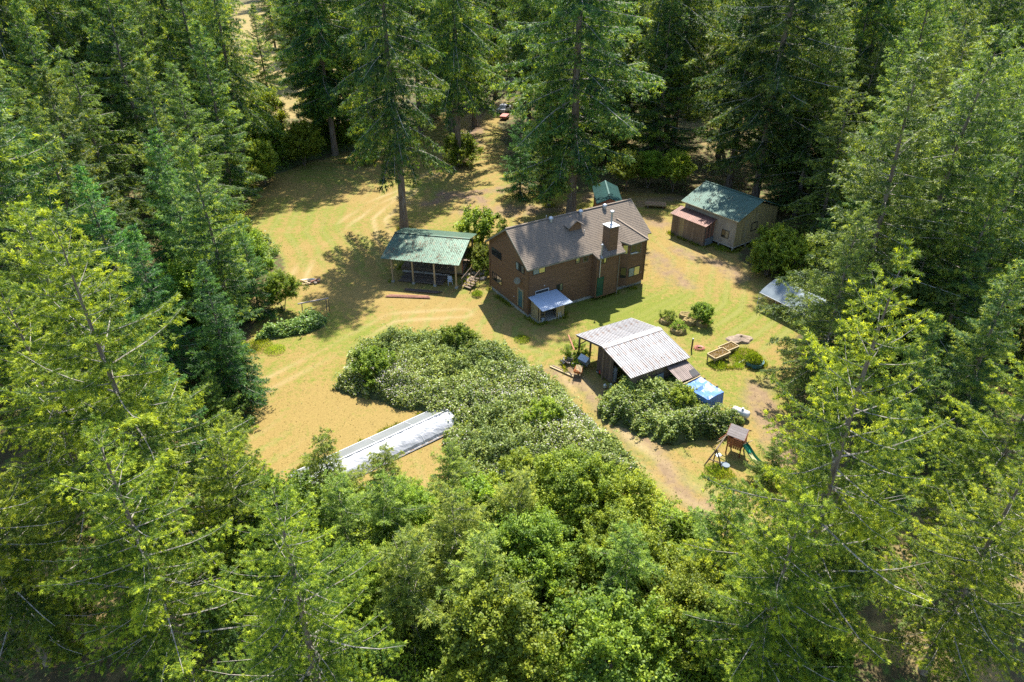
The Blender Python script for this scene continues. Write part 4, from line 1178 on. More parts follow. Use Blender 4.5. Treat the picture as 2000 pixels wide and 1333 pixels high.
for i in range(nx_):
    x = LN_ * i / (nx_ - 1)
    for j in range(ny_):
        y = 1.68 + (3.38 - 1.68) * j / (ny_ - 1)
        z = np.interp(y, yy, zz) if y < 3.3 else 0.03
        f = abs(math.sin(x * 1.9 + math.sin(y * 3) * 1.2)) * .07 * (1 - abs(2 * j / ny_ - 1)) + rng.uniform(0, .03) + .025 * math.sin(x * 7 + y * 4)
        b.v.append((x, -y, max(z, .04) * 1.0 + f * (0 < j < ny_ - 1)))
b.f = [(i * ny_ + j, i * ny_ + j + 1, (i + 1) * ny_ + j + 1, (i + 1) * ny_ + j) for i in range(nx_ - 1) for j in range(ny_ - 1)]
b.build('film_cover', M['film'], tun)
for x in (0.01, LN_ - .01):
    v = [px(j, x) for j in range(len(prof))]
    MB().slab(v if x > 1 else v[::-1], .015).build('end_panel', M['poly'], tun)
tag(MB().bar((-6.35, 47.3, 0), (-6.35, 47.3, .55), .06).build('marker_post', M['red']), 'short red post at the far corner of the polytunnel', 'post')

# ------------------------------------------------------------------ garden things on the right lawn
def bed(x, y, rz, w, l, h, label, legs=True, n_pl=26, seed=1):
    t = thing('raised_bed', label, 'planter', (x, y, 0), rz)
    z0 = h - .28
    for a_, c_ in (((-w / 2, -l / 2 - .02), (w / 2, -l / 2 - .02)), ((-w / 2, l / 2 + .02), (w / 2, l / 2 + .02)), ((-w / 2 - .02, -l / 2), (-w / 2 - .02, l / 2)), ((w / 2 + .02, -l / 2), (w / 2 + .02, l / 2))):
        MB().bar((*a_, (z0 + h) / 2), (*c_, (z0 + h) / 2), .045, h - z0).build('side_board', M['woodlt'], t)
        MB().bar((*a_, h + .012), (*c_, h + .012), .10, .025).build('rim', M['woodlt'], t)
    MB().box(-w / 2 + .02, w / 2 - .02, -l / 2 + .02, l / 2 - .02, z0, h - .07).build('soil', M['earth'], t)
    if legs:
        for i in (-1, 1):
            for j in (-1, 0, 1): MB().bar((i * (w / 2 - .05), j * (l / 2 - .05), -.05), (i * (w / 2 - .05), j * (l / 2 - .05), z0 + .1), .08).build('leg', M['woodlt'], t)
    rng = np.random.default_rng(seed)
    n = n_pl * 40
    P = np.stack([rng.uniform(-w / 2 + .05, w / 2 - .05, n), rng.uniform(-l / 2 + .05, l / 2 - .05, n), np.full(n, h - .08)], -1)
    D = unit(rng.normal(size=(n, 3)) * .5 + np.array([0, 0, 1]))
    tag(link('weeds', blades(P, D, rng.uniform(.06, .2, n), rng.uniform(.02, .05, n), rng.uniform(.3, 1, n), rng, 'weeds'), M['dryweed'], t), kind='stuff')
M['dryweed'] = leaf_mat('dry_weeds', (.18, .155, .04), (.27, .19, .07), (.33, .21, .10), vary=.02)
bed(19.25, 54.98, math.radians(-57), .98, 1.95, .75, 'raised planter on legs filled with dry orange weeds, nearer of the two', seed=1)
bed(20.6, 56.5, math.radians(-57), .95, 1.75, .5, 'raised planter with a pale rim filled with green grass, farther of the two', seed=2)
tk = thing('stock_tank', 'round dark stock tank overflowing with tall weeds at the right of the planters', 'planter', (22.45, 54.2, 0))
MB().lathe((0, 0, 0), [(.78, 0), (.80, .34), (.84, .36), (.84, .39), (.79, .38), (.76, .28), (.02, .28)], 22).build('tub', M['tealpaint'], tk)
def clump(parent, x, y, r, h, n, m, seed, name='weeds', z=0.0, wd=.05):
    rng = np.random.default_rng(seed)
    a = rng.uniform(0, 6.28, n); q = r * rng.uniform(0, 1, n) ** .5
    P = np.stack([x + q * np.cos(a), y + q * np.sin(a), np.full(n, z)], -1)
    hh = h * (1 - .6 * q / r)
    D = unit(rng.normal(size=(n, 3)) * .4 + np.array([0, 0, 1]))
    P[:, 2] += rng.uniform(0, .75, n) * hh
    return tag(link(name, blades(P, D, rng.uniform(.25, .5, n) * (hh + .15), wd * rng.uniform(.6, 1.5, n), rng.uniform(.2, 1, n), rng, name), m, parent), kind='stuff')
clump(tk, -.1, .1, .8, 1.1, 1500, M['shrub'], 4, z=.3)
wd = [(21.2, 54.9, .9, .45, 'low weeds between the near planter and the stock tank'), (20.9, 53.9, .5, .3, 'weeds at the corner of the near planter beside the log'), (19.0, 54.0, .8, .55, 'long grass in the shade under the near planter'),
      (22.0, 55.8, 1.0, .7, 'tall weeds behind the stock tank'), (1.0, 58.5, .8, .35, 'bright green weed patch on the lawn before the house'), (-3.8, 67.9, .6, .6, 'bright green clump of grass beside the green shed corner'),
      (15.2, 39.7, .8, .55, 'long yellow-green grass along the swing frame'), (15.8, 39.2, .8, .6, 'long grass at the foot of the swing frame'), (26.0, 80.0, .9, .35, 'grass patch at the foot of the cabin stilts'),
      (-24.5, 57.3, 1.4, .5, 'bright green strip of weeds left of the drive'), (-22.6, 56.6, 1.0, .35, 'low green weeds on the edge of the drive'), (6.2, 54.2, .8, .6, 'weeds in the sun at the far corner of the barn')]
for i, (x, y, r, h, lb) in enumerate(wd):
    o = clump(None, x, y, r, h, int(900 * r), M['shrub'], 40 + i, 'weeds'); tag(o, lb, 'weeds')
tag(MB().tube([(20.95, 54.2, .08), (22.0, 55.0, .09)], [.09, .07], 7).build('log', M['limb']), 'short grey log between the near planter and the stock tank', 'log')
t = thing('water_post', 'dark standpipe post beside a coil of pink hose', 'post', (17.18, 56.75, 0))
MB().bar((0, 0, -.1), (0, 0, 1.15), .12).build('post', M['darkwood'], t); MB().lathe((0, 0, 1.15), [(.08, 0), (.06, .1)], 8).build('cap', M['white'], t)
pts = [(18.0 + (.25 + .28 * (i / 70)) * math.cos(i * .42) + .05 * math.sin(i), 57.0 + (.2 + .25 * (i / 70)) * math.sin(i * .42), .05 + .02 * math.sin(i * .9)) for i in range(70)]
tag(MB().tube(pts, .028, 5).build('garden_hose', M['hose']), 'coil of pink-red garden hose on the lawn beside the dark post', 'hose')
rng = np.random.default_rng(9)
b = MB(); nr, na = 9, 26
for i in range(nr):
    for j in range(na):
        a = 6.283 * j / na; r = (1.0 + .22 * math.sin(2 * a + 1) + .14 * math.sin(5 * a)) * i / (nr - 1)
        z = .34 * math.exp(-(r / .75) ** 2) * (1 + .3 * math.sin(2 * a)) + rng.uniform(0, .05) - .02
        b.v.append((22.3 + r * 1.15 * math.cos(a), 58.6 + r * math.sin(a), z if i < nr - 1 else -.12))
b.f = [(i * na + j, i * na + (j + 1) % na, (i + 1) * na + (j + 1) % na, (i + 1) * na + j) for i in range(nr - 1) for j in range(na)]
tag(b.build('ash_heap', M['earth']), 'low grey-brown heap of ash and earth on the lawn behind the planters', 'ash heap')
# ring beds of turf and stone round young shrubs
turf = mat('dry_turf_mound', (.25, .18, .075), (.17, .135, .05), rough=1, scale=5, bump=1, c3=(.12, .14, .03), scale3=2)
for i, (x, y, r, lb) in enumerate(((15.7, 62.0, .62, 'round turf mound with a hollow left of the young shrub'), (16.6, 60.2, .75, 'round turf bed nearest the barn roof'), (17.9, 63.1, .6, 'low turf bed behind the young shrub'),
                                   (18.1, 61.9, .65, 'turf mound just left of the young green shrub'), (19.3, 61.7, .7, 'turf bed with shade at the foot of the young green shrub'))):
    m_ = MB().lathe((0, 0, 0), [(r * 1.12, -.1), (r * 1.08, .16), (r * .95, .34), (r * .7, .36), (r * .5, .24), (r * .05, .2)], 18)
    rg = random.Random(i)
    m_.v = [(vx * rg.uniform(.93, 1.07), vy * rg.uniform(.93, 1.07), vz * rg.uniform(.85, 1.2)) for vx, vy, vz in m_.v]
    tag(m_.build('turf_mound', turf, None, (x, y, 0)), lb, 'planting mound')
# play tower with slide
pt = thing('play_tower', 'red-brown wooden play tower with a plank gable roof', 'play tower', (17.35, 42.0, 0), math.radians(-35))
pt.scale = (.85, .85, .88)
for x in (-.62, .62):
    for y in (-.62, .62): MB().bar((x, y, -.1), (x, y, 2.2), .1).build('post', M['redwood'], pt)
MB().box(-.7, .7, -.7, .7, 1.05, 1.12).build('platform', M['redwood'], pt)
for i in range(7): MB().box(-.66 + .19 * i, -.50 + .19 * i, -.72, -.69, .75, 1.75).build('wall_board', M['redwood'], pt)
for i in range(7): MB().box(-.72, -.69, -.66 + .19 * i, -.52 + .19 * i, 1.05, 1.65).build('wall_board', M['redwood'], pt)
for i in range(3): MB().box(.69, .72, -.62 + .19 * i, -.47 + .19 * i, 1.05, 1.65).build('wall_board', M['redwood'], pt)
for z in (1.68,): MB().bar((-.7, .72, z), (.7, .72, z), .08).build('rail', M['redwood'], pt)
M['playroof'] = mat('sun_bleached_roof_plank', (.31, .26, .24), (.24, .20, .18), rough=.8, scale=3, stretch=(1, 5, 5), vary=.1)
for i in range(5):
    t0, t1 = i / 5, (i + .94) / 5
    for s_ in (-1, 1):
        q = [(-.85, s_ * (.9 - .9 * t0), 2.1 + .65 * t0), (.85, s_ * (.9 - .9 * t0), 2.1 + .65 * t0), (.85, s_ * (.9 - .9 * t1), 2.1 + .65 * t1), (-.85, s_ * (.9 - .9 * t1), 2.1 + .65 * t1)]
        MB().slab(q if s_ < 0 else q[::-1], .03).build('roof_plank', M['playroof'], pt)
for x in (-.83, .83): MB().bar((x, -.88, 2.06), (x, 0, 2.70), .05, .09).bar((x, .88, 2.06), (x, 0, 2.70), .05, .09).build('barge_board', M['redwood'], pt)
MB().bar((-1.5, -.9, .9), (-.7, -.5, 1.9), .08, .05).build('ladder_rail', M['woodlt'], pt)
MB().bar((-1.5, -.4, .9), (-.7, -.0, 1.9), .08, .05).build('ladder_rail', M['redwood'], pt)
MB().bar((.7, -.7, 1.5), (1.3, .1, 1.75), .07, .05).build('rail', M['woodlt'], pt)
slide = MB(); k = 12
for i in range(k + 1):
    f = i / k; x = .75 + 2.5 * f; z = 1.12 * (1 - f) ** 1.15 + .12 + .06 * math.sin(f * 9)
    for y, dz in ((-.32, .22), (-.26, .0), (.26, .0), (.32, .22)): slide.v.append((x, y, z + dz))
for i in range(k):
    for j in range(3): slide.f.append((i * 4 + j, i * 4 + j + 1, (i + 1) * 4 + j + 1, (i + 1) * 4 + j))
so = slide.build('slide', M['greenpl'], pt)
so.rotation_euler = (0, 0, math.radians(-22))
ins = MB()
for i in range(k + 1):
    x, y, z = slide.v[i * 4 + 1]; ins.v += [(x, -.22, z + .01), (x, .22, z + .01)]
ins.f = [(2 * i, 2 * i + 1, 2 * i + 3, 2 * i + 2) for i in range(4, k)]
ins.build('slide_bed', M['yellowpl'], so)
sw = thing('swing_frame', 'dark wooden A-frame swing stand left of the play tower', 'swing', (15.25, 40.3, 0), math.radians(20))
sw.scale = (.85, .85, .82)
MB().bar((-.7, .35, -.05), (.05, .0, 2.0), .09).build('leg', M['darkwood'], sw); MB().bar((.35, -.95, -.05), (.0, 0, 2.0), .09).build('leg', M['darkwood'], sw)
MB().bar((.0, .0, 1.98), (1.9, 1.3, 2.0), .1).build('top_beam', M['darkwood'], sw)
MB().bar((-.45, .25, .75), (.2, -.5, .75), .07).build('crossbar', M['darkwood'], sw)
MB().bar((.15, .3, .0), (.02, 0, 1.95), .08).build('leg', M['darkwood'], sw)
for i in (0, 1): MB().tube([(.55 + .3 * i, .4 + .2 * i, 1.95), (.55 + .3 * i, .3 + .2 * i, .75)], .012, 4).build('rope', M['galv'], sw)
MB().box(.45, .95, .2, .6, .7, .76).build('seat', M['whitepl'], sw)
tag(MB().box(15.75, 16.35, 40.15, 40.7, .0, .05).lathe((16.1, 40.0, .0), [(.25, 0), (.28, .35), (.1, .36)], 12).build('sand_tray', M['tent']), 'pale grey-green play tray lying behind the swing frame', 'tray')

# left lawn: pile of scrap timber, old frame over the shrubs
t = thing('scrap_pile', 'small pile of pale scrap boards and stones on the left lawn', 'scrap pile', (-22.9, 70.8, 0))
rr = random.Random(6)
for i, (a0, a1) in enumerate((((-1.1, .5, .1), (.4, .7, .15)), ((-1.1, .5, .15), (.3, -.6, .2)), ((-.2, -.3, .1), (1.2, .2, .12)), ((.2, .5, .2), (1.2, .4, .18)), ((-.8, -.4, .1), (.2, -.55, .1)), ((.3, -.2, .25), (1.1, .5, .3)))):
    MB().bar(a0, a1, .15, .07).build('board', (M['white'], M['woodlt'], M['redboard'])[i % 3], t)
for i in range(12):
    x, y = rr.uniform(-.6, 1.1), rr.uniform(-.5, .6)
    MB().lathe((x, y, 0), [(.13, 0), (.14, .1), (.06, .17)], 6).build('stone', M['stone'], t)
t = thing('timber_trestle', 'grey timber rail on leaning posts behind the shrub row on the left lawn', 'trestle', (-20.6, 63.9, 0), math.radians(12))
MB().bar((-1.5, -.25, 1.35), (1.6, .1, 1.5), .13, .1).build('rail', M['playroof'], t)
for x in (-1.2, 1.25, 1.5): MB().bar((x, -.2 + .3 * (x > 1.3), 0), (x + .1, -.1, 1.42), .09).build('post', M['wood'], t)
# lumber behind the house
t = thing('lumber_stack', 'low stack of sunlit brown boards on the shady ground behind the house', 'lumber', (20.3, 94.5, 0), math.radians(-8))
for z in (0, 1):
    for i in range(5): MB().bar((-1.5 + .1 * z, -.6 + .28 * i, .35 + .1 * z), (1.4, -.55 + .28 * i, .33 + .1 * z), .22, .07).build('board', M['redboard'] if i % 2 else M['woodlt'], t)
for x in (-1.1, 1.0): MB().box(x - .1, x + .1, -.7, .7, -.05, .31).build('bearer', M['darkwood'], t)
# crumpled white sheet among the shrubs
b = MB(); rng = np.random.default_rng(4)
for i in range(7):
    for j in range(7): b.v.append((-1.1 + i * .12 + rng.normal() * .03, 36.6 + j * .17 + rng.normal() * .03, 1.0 + .25 * math.sin(i * .9) * math.cos(j * .7) + j * .16 + rng.normal() * .05))
b.f = [(i * 7 + j, (i + 1) * 7 + j, (i + 1) * 7 + j + 1, i * 7 + j + 1) for i in range(6) for j in range(6)]
tag(b.build('plastic_sheet', M['film']), 'crumpled white plastic sheet caught in the shrubs in the foreground', 'plastic sheet')
# white pickup and trailer among the trees far up the drive
def car(x, y, rz, label, group, m):
    t = thing('parked_car', label, 'car', (x, y, 0), rz, group)
    b = MB(); b.box(-2.2, 2.2, -.88, .88, .35, .95); b.add([(-1.3, -.82, .95), (1.1, -.82, .95), (1.1, .82, .95), (-1.3, .82, .95), (-.9, -.7, 1.5), (.5, -.7, 1.5), (.5, .7, 1.5), (-.9, .7, 1.5)],
        [(4, 5, 6, 7), (0, 1, 5, 4), (1, 2, 6, 5), (2, 3, 7, 6), (3, 0, 4, 7)]); b.build('body', m, t)
    MB().slab([(.55, -.66, 1.47), (1.06, -.76, 1.0), (1.06, .76, 1.0), (.55, .66, 1.47)], -.012).build('windscreen', M['glass'], t)
    for s_ in (-1, 1): MB().slab([(-1.1, s_ * .835, 1.0), (.9, s_ * .835, 1.0), (.45, s_ * .735, 1.43), (-.85, s_ * .735, 1.43)], .01).build('side_window', M['glass'], t)
    for a_ in (-1.4, 1.4):
        for s_ in (-.85, .85): MB().tube([(a_, s_ - .1, .33), (a_, s_ + .1, .33)], .33, 12).build('wheel', M['rubber'], t)
car(-1.6, 148.5, 1.2, 'white car parked among the fir trunks far up the drive', None, M['carpaint'])
t = thing('utility_trailer', 'low pink-red trailer parked just below the white car up the drive', 'trailer', (-1.5, 143.0, 0), 1.3)
MB().box(-1.3, 1.3, -.7, .7, .35, .75).build('bed', M['hose'], t)
for s_ in (-.8, .8): MB().tube([(0, s_ - .08, .28), (0, s_ + .08, .28)], .28, 10).build('wheel', M['rubber'], t)
for i, (x, y, lb) in enumerate(((-12.5, 225, 'leftmost pale car glimpsed between distant trunks'), (-6.5, 221, 'middle pale car glimpsed between distant trunks'), (-.5, 217, 'rightmost pale car glimpsed between distant trunks'))):
    car(x, y, .3, lb, 'cars on the far road', M['carpaint'])

# ------------------------------------------------------------------ bramble thickets
def thicket(name, label, poly, hmax, n, leaf, seed, fl_frac, edge=1.6, mnd=1.0, lm='bramble'):
    rng = np.random.default_rng(seed)
    pa = np.array(poly)
    x0, y0 = pa.min(0); x1, y1 = pa.max(0)
    X = rng.uniform(x0, x1, n * 3); Y = rng.uniform(y0, y1, n * 3)
    wx_ = X + wav(X, Y, 1.3, 8, seed) * .6 + wav(X, Y, 5, 8, seed + 2) * .3; wy_ = Y + wav(X, Y, 1.4, 8, seed + 7) * .6 + wav(X, Y, 5, 8, seed + 4) * .3
    k = in_poly(wx_, wy_, poly)
    X, Y, wx_, wy_ = X[k][:n], Y[k][:n], wx_[k][:n], wy_[k][:n]
    closed = list(poly) + [poly[0]]
    def hgt(X, Y, wx_, wy_):
        d = seg_dist(wx_, wy_, closed)
        m1 = wav(X, Y, .9, 10, seed + 11); m2 = wav(X, Y, 2.6, 10, seed + 21); m3 = wav(X, Y, 6.0, 10, seed + 31)
        return hmax * np.clip(d / edge, 0, 1) ** .45 * np.clip(.72 + mnd * (.34 * m1 + .26 * m2 + .14 * m3), .15, 2), d
    h, d = hgt(X, Y, wx_, wy_)
    u = rng.uniform(0, 1, len(X))
    Z = h * (1 - .6 * u ** 1.7) + rng.normal(size=len(X)) * .06
    stray = rng.uniform(size=len(X)) < .05
    Z[stray] += rng.uniform(.05, .4, stray.sum())
    Z = np.maximum(Z, .03)
    N_ = unit(rng.normal(size=(len(X), 3)) * .6 + np.array([0, 0, .8]))
    tn = np.clip(.52 + .25 * wav(X, Y, .7, 8, seed + 3) + .22 * wav(X, Y, 4.5, 10, seed + 5) + rng.normal(size=len(X)) * .2, 0, 1)
    fl = (rng.uniform(size=len(X)) < fl_frac * np.clip(.6 + 1.8 * wav(X, Y, .6, 8, seed + 9), 0, 2.5)) & (u < .45)
    sz = leaf * rng.uniform(.7, 1.6, len(X)); sz[fl] *= .6
    Z[fl] += .06
    t = thing(name, label, 'bramble thicket', (0, 0, 0))
    # arching canes with their own leaves
    cm = MB(); nc = max(30, n // 220)
    ix = rng.choice(len(X), nc)
    exP, exT = [], []
    for q in ix:
        a = rng.uniform(0, 6.28); Lc = rng.uniform(.6, 1.7); p0 = np.array([X[q], Y[q], max(0, h[q] * .7)])
        pts = [p0 + np.array([math.cos(a) * Lc * f, math.sin(a) * Lc * f, (.9 * f - .95 * f * f) * Lc * 1.6 + .1]) for f in (0, .25, .5, .75, 1.)]
        for pp in pts: pp[2] = max(pp[2], .05)
        cm.tube(pts, [.022, .018, .015, .012, .006], 3, caps=False)
        for f in np.linspace(.2, 1, 9):
            i0 = min(3, int(f * 4)); pp = pts[i0] + (pts[i0 + 1] - pts[i0]) * (f * 4 - i0)
            for _ in range(3): exP.append(pp + rng.normal(size=3) * .06); exT.append(rng.uniform(.4, 1))
    tag(cm.build('cane', M['cane'], t), kind='stuff')
    exP = np.array(exP); k2 = len(exP)
    me = leaves(np.concatenate([np.stack([X, Y, Z], -1), exP]), np.concatenate([N_, unit(rng.normal(size=(k2, 3)) * .6 + np.array([0, 0, .8]))]),
                np.concatenate([sz, leaf * rng.uniform(.6, 1.1, k2)]), np.concatenate([tn, np.array(exT)]), rng, 'foliage', [M[lm], M['flower']], np.concatenate([fl, np.zeros(k2, bool)]))
    tag(link('foliage', me, None, t), kind='stuff')
    # a dark green filler mound under the leaves hides the ground
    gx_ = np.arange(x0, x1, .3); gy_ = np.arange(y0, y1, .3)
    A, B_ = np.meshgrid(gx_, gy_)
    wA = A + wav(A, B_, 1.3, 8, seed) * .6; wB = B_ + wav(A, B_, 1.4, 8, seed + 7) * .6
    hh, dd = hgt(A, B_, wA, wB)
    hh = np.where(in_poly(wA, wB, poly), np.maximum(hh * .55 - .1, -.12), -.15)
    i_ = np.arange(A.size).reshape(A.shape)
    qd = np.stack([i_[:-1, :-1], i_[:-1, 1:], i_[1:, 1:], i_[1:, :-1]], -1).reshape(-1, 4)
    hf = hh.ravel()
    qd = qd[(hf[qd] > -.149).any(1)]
    link('filler_mound', np_mesh('filler_mound', np.stack([A, B_, hh], -1).reshape(-1, 3), qd, None, 4), M['stems'], t)
M['cane'] = mat('bramble_cane', (.20, .16, .09), (.13, .14, .05), rough=.9)
M['stems'] = mat('dark_filler_green', (.07, .085, .03), (.04, .05, .02), rough=1, scale=8, bump=1)  # dark green of the filler mound below the bramble leaves
thicket('bramble_thicket', 'huge bramble thicket with pale blossom curving across the middle of the lawn',
        [(-16.0, 50.5), (-15.4, 54.0), (-14.2, 57.0), (-11.3, 59.6), (-7.2, 59.4), (-4.2, 58.2), (-1.0, 56.6), (2.2, 53.2), (4.6, 49.0), (6.6, 45.0), (9.2, 41.2), (9.6, 38.0), (5.0, 36.0), (-2.5, 36.4), (-4.6, 41.0), (-5.2, 44.6), (-7.6, 47.2), (-11.2, 48.6)],
        2.0, 80000, .135, 3, .20)
thicket('bramble_thicket', 'smaller bramble thicket between the tin roofed barn, the blue shelter and the play tower',
        [(7.2, 47.9), (8.2, 49.4), (10.0, 49.6), (12.6, 51.0), (14.8, 51.6), (15.4, 48.6), (15.9, 46.4), (18.0, 46.2), (19.2, 45.2), (17.6, 43.8), (14.6, 43.1), (12.2, 42.7), (9.7, 43.8), (8.0, 45.8)],
        2.0, 32000, .13, 9, .13, edge=1.2)
thicket('bramble_thicket', 'low bramble row under the grey timber rail on the left lawn',
        [(-25.0, 60.0), (-23.5, 61.6), (-21.0, 63.6), (-19.4, 63.4), (-18.9, 61.6), (-20.6, 59.4), (-22.6, 58.6), (-24.6, 58.0)],
        1.25, 7000, .16, 15, .03, edge=1.0)
thicket('bramble_thicket', 'dense green bramble bank along the left edge of the upper lawn',
        [(-29.5, 71.0), (-28.0, 75.0), (-30.5, 82.0), (-33.0, 84.0), (-39.0, 82.0), (-38.0, 74.0), (-33.0, 70.0)],
        1.9, 11000, .19, 19, .05, edge=1.5)
thicket('bramble_thicket', 'green bramble bank at the top left corner of the lawn under the drive firs',
        [(-44, 96), (-40.5, 104), (-37, 110), (-32, 119), (-25, 124), (-26, 132), (-34, 136), (-46, 128), (-56, 112), (-54, 98)],
        3.0, 26000, .24, 23, .02, edge=2, lm='shrub')
thicket('bramble_thicket', 'mixed bramble and broadleaf undergrowth filling the bottom middle of the photograph',
        [(-16, 37.5), (-9, 37.5), (-4, 37.0), (4, 35.8), (10.5, 36.0), (14.5, 31.5), (17, 26), (12, 20), (0, 18), (-12, 20), (-18, 28)],
        2.2, 75000, .12, 27, .006, edge=1.4, lm='shrub')

# rank grass that the mower leaves along walls, posts, trunks and planks
def edge_grass():
    rng = np.random.default_rng(77)
    hq = [L2W(x, y) for x, y in ((-.3, 7.8), (-.3, -.2), (.2, -2.0), (3.6, -2.0), (4, -.3), (7.7, -.3), (11.5, -.6), (15.5, -.8), (15.7, 7.6))]
    sq = [S2W(x, y) for x, y in ((-.4, 7.8), (-.4, 0), (7.8, 0), (7.8, 7.8))]
    bq = [B2W(x, y) for x, y in ((6.8, 4.2), (-.4, 4.3), (-1.8, 3.6), (-2.4, 1.2)) ]
    cq = [L2W(x, y, cx0, cy0, CZ) for x, y in ((8.6, .3), (8.7, 2.0), (3.0, 2.0), (2.8, .3), (-.3, .3), (-.3, -6))]
    tq = [(-16.7, 39.4), (-6.3, 47.6), (-4.2, 44.6)]
    P = []
    for line, dens in ((hq, 120), (sq, 90), (bq, 150), (cq, 130), (tq, 130), ([(-13.8, 67.3), (-8.6, 67.0)], 90), ([(18.4, 54.2), (20.6, 53.4), (23.4, 54.0), (22.8, 56.8)], 160)):
        for (ax, ay), (bx, by) in zip(line[:-1], line[1:]):
            n = int(math.hypot(bx - ax, by - ay) * dens); t = rng.uniform(0, 1, (n, 1))
            q = np.array([[ax, ay]]) * (1 - t) + np.array([[bx, by]]) * t + rng.normal(size=(n, 2)) * .16
            q = q[wav(q[:, 0], q[:, 1], 2.2, 8, 12) > rng.uniform(-.5, .35)]
            P.append(q)
    for tx, ty, r in ((-14.17, 86.47, .9), (8.04, 90.4, 1), (-8.68, 113.5, 1.2), (5.2, 94.9, .8), (33.8, 93.6, 1.2), (-38.4, 92.9, 1.2)):
        a = rng.uniform(0, 6.28, 260); q = r * rng.uniform(.5, 1.2, 260)
        P.append(np.stack([tx + q * np.cos(a), ty + q * np.sin(a)], -1))
    P = np.concatenate(P); n = len(P)
    P = np.concatenate([P, np.full((n, 1), -.03)], 1)
    D = unit(rng.normal(size=(n, 3)) * .45 + np.array([0, 0, 1]))
    tag(link('rank_grass', blades(P, D, rng.uniform(.12, .42, n), rng.uniform(.04, .09, n), rng.uniform(.1, 1, n), rng, 'rank_grass'), M['shrub']), kind='stuff')
edge_grass()

